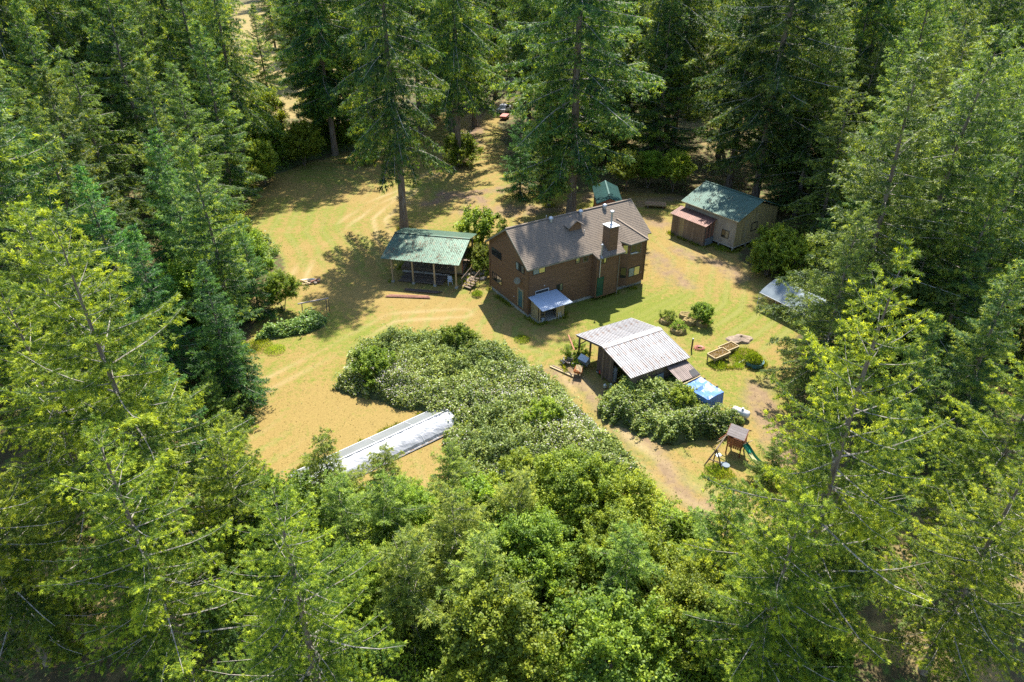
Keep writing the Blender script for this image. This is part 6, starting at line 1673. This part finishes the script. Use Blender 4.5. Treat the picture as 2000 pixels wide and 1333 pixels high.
    ('oldC', 20.71, 131.20, 4.40, 1.067, 1.03, 'tenth tall sparse weeping fir from the left in the forest wall behind the buildings', 'wall of firs behind the buildings'),
    ('oldA', -41.46, 107.60, 5.06, 0.889, 0.95, 'fourth tall dark drooping fir from the left in the forest wall behind the buildings', 'wall of firs behind the buildings'),
    ('hem', 65.27, 112.00, 1.25, 0.907, 1.08, 'sixth wispy grey-green conifer from the left in the forest wall behind the buildings', 'wall of firs behind the buildings'),
    ('oldC', 84.67, 97.34, 5.65, 0.989, 0.98, 'fifth tall sparse weeping fir from the left in the woods on the right side', 'woods on the right'),
    ('hem', 19.70, 121.97, 2.23, 0.870, 0.95, 'second wispy grey-green conifer from the left in the forest wall behind the buildings', 'wall of firs behind the buildings'),
    ('oldB', -84.51, 105.70, 2.48, 0.929, 0.96, 'rightmost tall broad dark fir in the woods on the left side', 'woods on the left'),
    ('oldA', 45.58, 129.04, 1.33, 0.919, 1.03, 'rightmost tall dark drooping fir in the forest wall behind the buildings', 'wall of firs behind the buildings'),
    ('oldC', -68.28, 113.16, 4.89, 0.948, 0.99, 'fifth tall sparse weeping fir from the left in the forest wall behind the buildings', 'wall of firs behind the buildings'),
    ('oldB', -65.55, 131.74, 2.47, 0.946, 1.01, 'second tall broad dark fir from the left in the forest wall behind the buildings', 'wall of firs behind the buildings'),
    ('oldB', -30.27, 119.02, 0.03, 1.048, 1.06, 'third tall broad dark fir from the left in the forest wall behind the buildings', 'wall of firs behind the buildings'),
    ('firE', -102.05, 130.95, 4.03, 0.962, 0.99, 'leftmost ragged green fir in the woods on the left side', 'woods on the left'),
    ('oldB', 29.24, 133.89, 3.19, 0.956, 0.98, 'fourth tall broad dark fir from the left in the forest wall behind the buildings', 'wall of firs behind the buildings'),
    ('oldA', -74.40, 124.08, 5.38, 0.910, 1.00, 'second tall dark drooping fir from the left in the forest wall behind the buildings', 'wall of firs behind the buildings'),
    ('firC', 62.88, 128.60, 4.95, 0.934, 1.06, 'sixth dense green fir from the left in the forest wall behind the buildings', 'wall of firs behind the buildings'),
    ('firE', 82.46, 132.05, 0.09, 0.998, 1.06, 'ninth ragged green fir from the left in the forest wall behind the buildings', 'wall of firs behind the buildings'),
    ('hemB', -54.44, 139.06, 1.99, 0.876, 1.06, 'fifth drooping grey-green conifer from the left in the deep woods behind the house', 'deep woods behind the house'),
    ('hemB', -60.67, 144.86, 6.00, 0.894, 1.00, 'fourth drooping grey-green conifer from the left in the deep woods behind the house', 'deep woods behind the house'),
    ('oldB', 105.98, 152.53, 6.02, 0.950, 0.93, 'rightmost tall broad dark fir in the deep woods behind the house', 'deep woods behind the house'),
    ('hemB', 9.50, 151.63, 3.44, 1.022, 1.06, 'sixth drooping grey-green conifer from the left in the deep woods behind the house', 'deep woods behind the house'),
    ('oldC', -112.04, 185.14, 0.31, 0.894, 1.08, 'third tall sparse weeping fir from the left in the deep woods behind the house', 'deep woods behind the house'),
    ('hemB', -74.71, 181.60, 1.98, 1.035, 0.98, 'third drooping grey-green conifer from the left in the deep woods behind the house', 'deep woods behind the house'),
    ('oldB', 20.17, 172.29, 5.64, 0.923, 0.98, 'third tall broad dark fir from the left in the deep woods behind the house', 'deep woods behind the house'),
    ('oldC', 112.97, 160.81, 5.56, 0.935, 0.96, 'rightmost tall sparse weeping fir in the deep woods behind the house', 'deep woods behind the house'),
    ('oldC', 57.76, 173.49, 2.85, 0.983, 1.03, 'thirteenth tall sparse weeping fir from the left in the deep woods behind the house', 'deep woods behind the house'),
    ('oldA', -12.42, 146.82, 1.23, 0.940, 0.99, 'second tall dark drooping fir from the left in the deep woods behind the house', 'deep woods behind the house'),
    ('oldC', -73.35, 151.80, 5.29, 0.979, 0.97, 'sixth tall sparse weeping fir from the left in the deep woods behind the house', 'deep woods behind the house'),
    ('firC', -122.47, 166.20, 6.26, 0.887, 1.10, 'second dense green fir from the left in the deep woods behind the house', 'deep woods behind the house'),
    ('oldC', -10.77, 195.66, 4.45, 0.906, 0.96, 'only tall sparse weeping fir in the farthest woods behind the house', 'farthest woods'),
    ('oldB', -119.24, 152.49, 3.49, 1.040, 0.94, 'leftmost tall broad dark fir in the deep woods behind the house', 'deep woods behind the house'),
    ('oldA', 143.70, 173.46, 6.11, 0.940, 1.08, 'rightmost tall dark drooping fir in the deep woods behind the house', 'deep woods behind the house'),
    ('firC', 98.18, 140.34, 3.02, 0.941, 1.02, 'rightmost dense green fir in the deep woods behind the house', 'deep woods behind the house'),
    ('hemB', 96.31, 171.47, 5.83, 0.976, 1.09, 'ninth drooping grey-green conifer from the left in the deep woods behind the house', 'deep woods behind the house'),
    ('oldA', 29.01, 152.31, 3.66, 0.976, 1.01, 'third tall dark drooping fir from the left in the deep woods behind the house', 'deep woods behind the house'),
    ('oldB', 60.09, 153.50, 5.97, 1.006, 0.99, 'fourth tall broad dark fir from the left in the deep woods behind the house', 'deep woods behind the house'),
    ('firC', -7.06, 154.36, 2.84, 0.946, 0.98, 'seventh dense green fir from the left in the deep woods behind the house', 'deep woods behind the house'),
    ('hemB', 138.05, 186.43, 2.01, 1.008, 0.97, 'rightmost drooping grey-green conifer in the deep woods behind the house', 'deep woods behind the house'),
    ('oldC', 58.99, 188.44, 0.31, 0.866, 1.08, 'twelfth tall sparse weeping fir from the left in the deep woods behind the house', 'deep woods behind the house'),
    ('oldA', 119.24, 179.75, 2.16, 0.934, 0.95, 'fifth tall dark drooping fir from the left in the deep woods behind the house', 'deep woods behind the house'),
    ('oldB', 31.47, 197.95, 2.11, 0.964, 1.01, 'tenth tall broad dark fir from the left in the farthest woods behind the house', 'farthest woods'),
    ('oldC', -73.41, 139.20, 5.32, 0.906, 0.98, 'fifth tall sparse weeping fir from the left in the deep woods behind the house', 'deep woods behind the house'),
    ('firC', 13.07, 183.75, 4.51, 0.971, 1.02, 'eighth dense green fir from the left in the deep woods behind the house', 'deep woods behind the house'),
    ('hemB', 100.57, 157.62, 0.49, 0.972, 1.08, 'tenth drooping grey-green conifer from the left in the deep woods behind the house', 'deep woods behind the house'),
    ('oldB', -100.46, 198.94, 0.68, 0.910, 1.02, 'fourth tall broad dark fir from the left in the farthest woods behind the house', 'farthest woods'),
    ('oldC', -75.41, 189.36, 5.57, 0.959, 1.00, 'seventh tall sparse weeping fir from the left in the deep woods behind the house', 'deep woods behind the house'),
    ('oldC', -35.70, 186.53, 5.15, 0.910, 0.99, 'eighth tall sparse weeping fir from the left in the deep woods behind the house', 'deep woods behind the house'),
    ('oldB', 2.47, 193.70, 5.43, 0.993, 1.01, 'seventh tall broad dark fir from the left in the farthest woods behind the house', 'farthest woods'),
    ('firC', -102.53, 170.90, 4.50, 0.916, 1.05, 'fourth dense green fir from the left in the deep woods behind the house', 'deep woods behind the house'),
    ('oldC', -7.31, 137.32, 3.27, 0.890, 0.94, 'ninth tall sparse weeping fir from the left in the deep woods behind the house', 'deep woods behind the house'),
    ('hemB', -90.03, 192.83, 1.47, 1.023, 1.00, 'only drooping grey-green conifer in the farthest woods behind the house', 'farthest woods'),
    ('firC', 37.44, 154.12, 5.35, 0.999, 1.04, 'tenth dense green fir from the left in the deep woods behind the house', 'deep woods behind the house'),
    ('oldA', -76.46, 199.61, 1.11, 0.965, 1.03, 'only tall dark drooping fir in the farthest woods behind the house', 'farthest woods'),
    ('oldC', -80.41, 147.12, 4.74, 0.893, 0.98, 'fourth tall sparse weeping fir from the left in the deep woods behind the house', 'deep woods behind the house'),
    ('firC', -25.98, 151.04, 2.04, 1.022, 1.03, 'sixth dense green fir from the left in the deep woods behind the house', 'deep woods behind the house'),
    ('firC', 48.56, 167.37, 4.88, 0.944, 0.97, 'eleventh dense green fir from the left in the deep woods behind the house', 'deep woods behind the house'),
    ('oldC', 79.21, 151.59, 1.28, 0.966, 0.97, 'fourteenth tall sparse weeping fir from the left in the deep woods behind the house', 'deep woods behind the house'),
    ('oldA', -89.44, 142.45, 0.08, 0.940, 1.08, 'leftmost tall dark drooping fir in the deep woods behind the house', 'deep woods behind the house'),
    ('firC', -27.78, 135.22, 3.79, 0.955, 0.96, 'fifth dense green fir from the left in the deep woods behind the house', 'deep woods behind the house'),
    ('oldC', -130.72, 147.00, 1.43, 0.919, 0.97, 'leftmost tall sparse weeping fir in the deep woods behind the house', 'deep woods behind the house'),
    ('firC', -161.43, 185.41, 4.62, 1.000, 0.93, 'leftmost dense green fir in the deep woods behind the house', 'deep woods behind the house'),
    ('firC', 117.29, 192.90, 4.90, 0.874, 0.99, 'twenty-fourth dense green fir from the left in the farthest woods behind the house', 'farthest woods'),
    ('hemB', 30.69, 186.95, 1.21, 0.954, 1.05, 'seventh drooping grey-green conifer from the left in the deep woods behind the house', 'deep woods behind the house'),
    ('firC', -108.03, 159.59, 2.94, 0.912, 0.99, 'third dense green fir from the left in the deep woods behind the house', 'deep woods behind the house'),
    ('oldA', 39.44, 184.31, 5.34, 0.974, 0.93, 'fourth tall dark drooping fir from the left in the deep woods behind the house', 'deep woods behind the house'),
    ('oldC', 40.15, 170.21, 0.84, 0.914, 0.94, 'eleventh tall sparse weeping fir from the left in the deep woods behind the house', 'deep woods behind the house'),
    ('oldA', 152.53, 185.81, 2.69, 1.010, 1.03, 'seventh tall dark drooping fir from the left in the deep woods behind the house', 'deep woods behind the house'),
    ('oldC', -149.89, 185.94, 6.00, 0.955, 1.02, 'second tall sparse weeping fir from the left in the deep woods behind the house', 'deep woods behind the house'),
    ('firC', 26.91, 168.03, 3.53, 0.979, 0.99, 'ninth dense green fir from the left in the deep woods behind the house', 'deep woods behind the house'),
    ('oldC', 2.58, 144.60, 0.82, 0.923, 0.94, 'tenth tall sparse weeping fir from the left in the deep woods behind the house', 'deep woods behind the house'),
    ('oldB', 78.07, 181.93, 0.95, 0.854, 0.95, 'fifth tall broad dark fir from the left in the deep woods behind the house', 'deep woods behind the house'),
    ('hemB', 69.39, 163.06, 5.07, 0.964, 1.01, 'eighth drooping grey-green conifer from the left in the deep woods behind the house', 'deep woods behind the house'),
    ('hemB', -72.67, 167.53, 5.42, 0.876, 0.94, 'second drooping grey-green conifer from the left in the deep woods behind the house', 'deep woods behind the house'),
    ('hemB', -138.98, 179.56, 0.52, 0.955, 1.00, 'leftmost drooping grey-green conifer in the deep woods behind the house', 'deep woods behind the house'),
    ('oldB', -95.44, 147.93, 1.17, 1.019, 0.95, 'second tall broad dark fir from the left in the deep woods behind the house', 'deep woods behind the house'),
    ('oldB', 84.91, 138.63, 2.65, 0.918, 1.08, 'sixth tall broad dark fir from the left in the deep woods behind the house', 'deep woods behind the house'),
    ('oldA', 116.41, 141.91, 3.42, 0.874, 1.04, 'sixth tall dark drooping fir from the left in the deep woods behind the house', 'deep woods behind the house'),
    ('firC', -233.95, 275.93, 4.42, 0.866, 0.96, 'leftmost dense green fir in the farthest woods behind the house', 'farthest woods'),
    ('firC', -83.02, 280.51, 5.52, 0.906, 1.06, 'twelfth dense green fir from the left in the farthest woods behind the house', 'farthest woods'),
    ('firC', -146.38, 219.23, 2.52, 0.850, 1.04, 'fifth dense green fir from the left in the farthest woods behind the house', 'farthest woods'),
    ('firC', -57.15, 266.21, 5.50, 0.818, 1.06, 'thirteenth dense green fir from the left in the farthest woods behind the house', 'farthest woods'),
    ('hem', 213.82, 296.62, 5.87, 0.856, 1.02, 'eighteenth wispy grey-green conifer from the left in the farthest woods behind the house', 'farthest woods'),
    ('hem', -239.71, 319.12, 1.35, 0.885, 0.94, 'third wispy grey-green conifer from the left in the farthest woods behind the house', 'farthest woods'),
    ('oldB', 17.87, 192.55, 2.95, 0.962, 1.07, 'eighth tall broad dark fir from the left in the farthest woods behind the house', 'farthest woods'),
    ('oldB', 154.18, 229.41, 2.07, 0.976, 1.01, 'sixteenth tall broad dark fir from the left in the farthest woods behind the house', 'farthest woods'),
    ('firC', -124.68, 222.70, 0.50, 0.959, 0.96, 'eighth dense green fir from the left in the farthest woods behind the house', 'farthest woods'),
    ('hem', 59.15, 256.18, 5.52, 1.000, 1.04, 'thirteenth wispy grey-green conifer from the left in the farthest woods behind the house', 'farthest woods'),
    ('hem', -137.20, 283.97, 3.99, 0.953, 0.97, 'sixth wispy grey-green conifer from the left in the farthest woods behind the house', 'farthest woods'),
    ('firC', -141.44, 198.57, 3.84, 0.964, 0.99, 'fourth dense green fir from the left in the farthest woods behind the house', 'farthest woods'),
    ('hem', -179.37, 250.07, 6.02, 0.963, 0.99, 'fifth wispy grey-green conifer from the left in the farthest woods behind the house', 'farthest woods'),
    ('firC', -3.65, 302.75, 3.30, 0.801, 0.98, 'fifteenth dense green fir from the left in the farthest woods behind the house', 'farthest woods'),
    ('firC', 79.81, 321.95, 5.69, 0.848, 1.09, 'eighteenth dense green fir from the left in the farthest woods behind the house', 'farthest woods'),
    ('hem', 164.24, 265.05, 5.99, 0.821, 0.95, 'sixteenth wispy grey-green conifer from the left in the farthest woods behind the house', 'farthest woods'),
    ('oldB', -175.53, 268.87, 5.22, 0.870, 1.01, 'second tall broad dark fir from the left in the farthest woods behind the house', 'farthest woods'),
    ('firC', -111.27, 301.12, 4.17, 0.865, 1.00, 'eleventh dense green fir from the left in the farthest woods behind the house', 'farthest woods'),
    ('firC', -240.74, 301.94, 4.75, 0.824, 0.95, 'second dense green fir from the left in the farthest woods behind the house', 'farthest woods'),
    ('firC', -133.31, 234.14, 0.50, 0.869, 1.04, 'sixth dense green fir from the left in the farthest woods behind the house', 'farthest woods'),
    ('hem', -222.28, 261.03, 5.94, 0.968, 1.07, 'leftmost wispy grey-green conifer in the farthest woods behind the house', 'farthest woods'),
    ('hem', -81.77, 313.99, 1.25, 0.815, 0.96, 'ninth wispy grey-green conifer from the left in the farthest woods behind the house', 'farthest woods'),
    ('firC', 146.98, 249.94, 3.31, 0.857, 1.06, 'twenty-third dense green fir from the left in the farthest woods behind the house', 'farthest woods'),
    ('firC', -0.74, 245.77, 4.16, 0.843, 0.99, 'sixteenth dense green fir from the left in the farthest woods behind the house', 'farthest woods'),
    ('hem', 12.25, 320.38, 2.60, 0.861, 1.01, 'tenth wispy grey-green conifer from the left in the farthest woods behind the house', 'farthest woods'),
    ('hem', 149.99, 215.72, 3.28, 0.860, 0.94, 'seventeenth wispy grey-green conifer from the left in the farthest woods behind the house', 'farthest woods'),
    ('hem', 144.62, 264.63, 3.39, 0.889, 1.04, 'fifteenth wispy grey-green conifer from the left in the farthest woods behind the house', 'farthest woods'),
    ('firC', 233.43, 321.94, 0.93, 0.813, 1.08, 'twenty-sixth dense green fir from the left in the farthest woods behind the house', 'farthest woods'),
    ('hem', -119.19, 248.83, 0.35, 0.968, 1.09, 'seventh wispy grey-green conifer from the left in the farthest woods behind the house', 'farthest woods'),
    ('hem', -93.83, 323.13, 5.76, 0.998, 0.95, 'eighth wispy grey-green conifer from the left in the farthest woods behind the house', 'farthest woods'),
    ('oldB', 181.87, 259.39, 4.55, 0.948, 1.09, 'seventeenth tall broad dark fir from the left in the farthest woods behind the house', 'farthest woods'),
    ('oldB', -203.59, 319.90, 2.80, 0.952, 0.97, 'third tall broad dark fir from the left in the farthest woods behind the house', 'farthest woods'),
    ('firC', 78.05, 287.34, 2.25, 0.930, 0.99, 'nineteenth dense green fir from the left in the farthest woods behind the house', 'farthest woods'),
    ('hem', 216.46, 271.05, 0.04, 0.826, 0.96, 'nineteenth wispy grey-green conifer from the left in the farthest woods behind the house', 'farthest woods'),
    ('oldB', 128.73, 190.33, 3.70, 0.953, 1.07, 'fifteenth tall broad dark fir from the left in the farthest woods behind the house', 'farthest woods'),
    ('oldB', 31.65, 260.82, 3.51, 0.931, 0.93, 'ninth tall broad dark fir from the left in the farthest woods behind the house', 'farthest woods'),
    ('oldB', -235.07, 288.46, 3.88, 0.821, 1.03, 'leftmost tall broad dark fir in the farthest woods behind the house', 'farthest woods'),
    ('firC', 106.81, 300.15, 5.62, 0.828, 1.05, 'twentieth dense green fir from the left in the farthest woods behind the house', 'farthest woods'),
    ('hem', 228.39, 272.56, 6.04, 0.854, 1.06, 'rightmost wispy grey-green conifer in the farthest woods behind the house', 'farthest woods'),
    ('oldB', -126.63, 313.25, 6.21, 0.901, 0.93, 'fifth tall broad dark fir from the left in the farthest woods behind the house', 'farthest woods'),
    ('hem', 34.30, 214.16, 2.93, 0.831, 1.00, 'eleventh wispy grey-green conifer from the left in the farthest woods behind the house', 'farthest woods'),
    ('firC', -131.34, 270.99, 3.64, 0.831, 1.10, 'ninth dense green fir from the left in the farthest woods behind the house', 'farthest woods'),
    ('firC', 111.08, 233.10, 5.72, 0.867, 1.04, 'twenty-second dense green fir from the left in the farthest woods behind the house', 'farthest woods'),
    ('oldB', 182.71, 311.40, 5.32, 0.865, 0.93, 'fourteenth tall broad dark fir from the left in the farthest woods behind the house', 'farthest woods'),
    ('firC', -189.89, 243.20, 2.33, 0.810, 1.08, 'third dense green fir from the left in the farthest woods behind the house', 'farthest woods'),
    ('firC', 206.41, 279.91, 1.79, 0.869, 1.03, 'rightmost dense green fir in the farthest woods behind the house', 'farthest woods'),
    ('oldB', 51.32, 296.93, 1.00, 0.810, 1.03, 'eleventh tall broad dark fir from the left in the farthest woods behind the house', 'farthest woods'),
    ('hem', -180.11, 215.16, 5.82, 0.922, 0.93, 'second wispy grey-green conifer from the left in the farthest woods behind the house', 'farthest woods'),
    ('oldB', 79.64, 309.37, 4.19, 0.979, 0.93, 'twelfth tall broad dark fir from the left in the farthest woods behind the house', 'farthest woods'),
    ('firC', -44.19, 290.58, 6.02, 0.990, 1.03, 'fourteenth dense green fir from the left in the farthest woods behind the house', 'farthest woods'),
    ('oldB', -102.86, 328.60, 0.57, 0.980, 1.01, 'sixth tall broad dark fir from the left in the farthest woods behind the house', 'farthest woods'),
    ('firC', -108.43, 249.58, 2.29, 0.822, 1.07, 'tenth dense green fir from the left in the farthest woods behind the house', 'farthest woods'),
    ('oldB', 126.54, 264.82, 1.30, 0.884, 1.02, 'thirteenth tall broad dark fir from the left in the farthest woods behind the house', 'farthest woods'),
    ('firC', 40.81, 298.81, 0.81, 0.818, 1.07, 'seventeenth dense green fir from the left in the farthest woods behind the house', 'farthest woods'),
    ('hem', 98.83, 190.04, 4.20, 0.827, 0.96, 'fourteenth wispy grey-green conifer from the left in the farthest woods behind the house', 'farthest woods'),
    ('oldB', 228.74, 305.60, 5.47, 0.977, 1.01, 'rightmost tall broad dark fir in the farthest woods behind the house', 'farthest woods'),
    ('hem', 66.91, 318.56, 4.60, 0.981, 0.99, 'twelfth wispy grey-green conifer from the left in the farthest woods behind the house', 'farthest woods'),
    ('hem', -218.52, 301.45, 0.56, 0.874, 1.01, 'fourth wispy grey-green conifer from the left in the farthest woods behind the house', 'farthest woods'),
    ('firC', 102.20, 238.43, 0.20, 0.845, 1.08, 'twenty-first dense green fir from the left in the farthest woods behind the house', 'farthest woods'),
    ('firC', 189.25, 282.26, 2.38, 0.935, 0.95, 'twenty-fifth dense green fir from the left in the farthest woods behind the house', 'farthest woods'),
    ('firC', -188.49, 339.22, 3.07, 0.750, 1.00, 'seventh dense green fir from the left in the farthest woods behind the house', 'farthest woods'),
    ('firC', -178.93, 345.94, 1.43, 0.750, 1.00, 'leftmost dense green fir in the distant tree line beyond the dry field', 'distant tree line beyond the field'),
    ('firC', -161.92, 342.55, 1.66, 0.750, 1.00, 'second dense green fir from the left in the distant tree line beyond the dry field', 'distant tree line beyond the field'),
    ('firC', -151.41, 352.29, 2.30, 0.750, 1.00, 'third dense green fir from the left in the distant tree line beyond the dry field', 'distant tree line beyond the field'),
    ('firC', -135.65, 358.38, 4.01, 0.750, 1.00, 'fourth dense green fir from the left in the distant tree line beyond the dry field', 'distant tree line beyond the field'),
    ('firC', -125.41, 348.95, 3.12, 0.750, 1.00, 'fifth dense green fir from the left in the distant tree line beyond the dry field', 'distant tree line beyond the field'),
    ('firC', -114.52, 354.96, 3.60, 0.750, 1.00, 'sixth dense green fir from the left in the distant tree line beyond the dry field', 'distant tree line beyond the field'),
    ('firC', -99.85, 348.08, 0.22, 0.750, 1.00, 'seventh dense green fir from the left in the distant tree line beyond the dry field', 'distant tree line beyond the field'),
    ('firC', -87.48, 353.66, 0.05, 0.750, 1.00, 'eighth dense green fir from the left in the distant tree line beyond the dry field', 'distant tree line beyond the field'),
    ('firC', -75.01, 340.49, 0.21, 0.750, 1.00, 'ninth dense green fir from the left in the distant tree line beyond the dry field', 'distant tree line beyond the field'),
    ('firC', -57.60, 355.26, 3.03, 0.750, 1.00, 'tenth dense green fir from the left in the distant tree line beyond the dry field', 'distant tree line beyond the field'),
    ('firC', -49.95, 357.57, 0.14, 0.750, 1.00, 'eleventh dense green fir from the left in the distant tree line beyond the dry field', 'distant tree line beyond the field'),
    ('firC', -34.03, 351.15, 5.64, 0.750, 1.00, 'twelfth dense green fir from the left in the distant tree line beyond the dry field', 'distant tree line beyond the field'),
    ('firC', -21.65, 348.12, 0.39, 0.750, 1.00, 'thirteenth dense green fir from the left in the distant tree line beyond the dry field', 'distant tree line beyond the field'),
    ('firC', -7.89, 342.23, 5.54, 0.750, 1.00, 'fourteenth dense green fir from the left in the distant tree line beyond the dry field', 'distant tree line beyond the field'),
    ('firC', 2.19, 340.01, 1.68, 0.750, 1.00, 'rightmost dense green fir in the distant tree line beyond the dry field', 'distant tree line beyond the field'),
    ('young', 37.26, 133.16, 5.17, 0.884, 0.94, 'tenth small pale conifer from the left in the forest wall behind the buildings', 'wall of firs behind the buildings'),
    ('spr', -103.90, 138.97, 0.66, 0.955, 1.05, 'leftmost short dense spruce in the deep woods behind the house', 'deep woods behind the house'),
    ('spr', 19.27, 138.75, 1.07, 0.851, 1.04, 'fifth short dense spruce from the left in the deep woods behind the house', 'deep woods behind the house'),
    ('young', 4.58, 116.69, 4.22, 0.909, 1.08, 'sixth small pale conifer from the left in the forest wall behind the buildings', 'wall of firs behind the buildings'),
    ('young', -71.21, 121.00, 0.11, 0.937, 1.05, 'second small pale conifer from the left in the forest wall behind the buildings', 'wall of firs behind the buildings'),
    ('spr', 82.74, 119.69, 2.30, 0.919, 0.92, 'rightmost short dense spruce in the forest wall behind the buildings', 'wall of firs behind the buildings'),
    ('young', 102.63, 149.53, 3.47, 0.797, 1.03, 'rightmost small pale conifer in the deep woods behind the house', 'deep woods behind the house'),
    ('spr', -90.54, 115.62, 0.80, 0.803, 1.03, 'second short dense spruce from the left in the woods on the left side', 'woods on the left'),
    ('spr', -16.61, 144.80, 4.68, 0.798, 0.93, 'third short dense spruce from the left in the deep woods behind the house', 'deep woods behind the house'),
    ('young', 36.07, 144.14, 4.19, 0.910, 1.04, 'third small pale conifer from the left in the deep woods behind the house', 'deep woods behind the house'),
    ('spr', -80.51, 137.97, 0.37, 0.948, 1.06, 'second short dense spruce from the left in the deep woods behind the house', 'deep woods behind the house'),
    ('young', -52.16, 106.31, 5.16, 0.823, 1.09, 'third small pale conifer from the left in the forest wall behind the buildings', 'wall of firs behind the buildings'),
    ('young', 26.03, 130.21, 4.14, 0.848, 0.99, 'ninth small pale conifer from the left in the forest wall behind the buildings', 'wall of firs behind the buildings'),
    ('spr', 9.62, 139.13, 2.09, 0.835, 1.08, 'fourth short dense spruce from the left in the deep woods behind the house', 'deep woods behind the house'),
    ('young', -91.26, 149.20, 1.45, 0.782, 1.07, 'second small pale conifer from the left in the deep woods behind the house', 'deep woods behind the house'),
    ('spr', 95.15, 146.66, 0.21, 0.821, 1.03, 'rightmost short dense spruce in the deep woods behind the house', 'deep woods behind the house'),
    ('young', 51.33, 114.67, 4.99, 0.742, 0.93, 'rightmost small pale conifer in the forest wall behind the buildings', 'wall of firs behind the buildings'),
    ('young', -90.47, 97.08, 4.69, 0.784, 0.96, 'only small pale conifer in the woods on the left side', 'woods on the left'),
    ('spr', 12.38, 119.88, 5.29, 0.800, 0.96, 'second short dense spruce from the left in the forest wall behind the buildings', 'wall of firs behind the buildings'),
    ('spr', -58.39, 129.75, 5.98, 0.722, 1.06, 'leftmost short dense spruce in the forest wall behind the buildings', 'wall of firs behind the buildings'),
    ('young', 17.46, 111.06, 0.68, 0.778, 1.09, 'eighth small pale conifer from the left in the forest wall behind the buildings', 'wall of firs behind the buildings'),
    ('young', -24.55, 115.43, 5.08, 0.994, 0.95, 'fifth small pale conifer from the left in the forest wall behind the buildings', 'wall of firs behind the buildings'),
    ('young', -33.48, 124.21, 2.70, 0.775, 1.06, 'fourth small pale conifer from the left in the forest wall behind the buildings', 'wall of firs behind the buildings'),
    ('young', 5.13, 101.77, 1.41, 0.861, 1.02, 'seventh small pale conifer from the left in the forest wall behind the buildings', 'wall of firs behind the buildings'),
    ('young', -82.92, 128.86, 2.45, 0.835, 1.00, 'leftmost small pale conifer in the forest wall behind the buildings', 'wall of firs behind the buildings'),
    ('young', -94.43, 141.40, 1.61, 0.974, 1.06, 'leftmost small pale conifer in the deep woods behind the house', 'deep woods behind the house'),
]
for k_, x, y, rz, sc, sz, lb, gr in TREES:
    plant(k_, x, y, rz, sc, lb, gr, sz=sz)
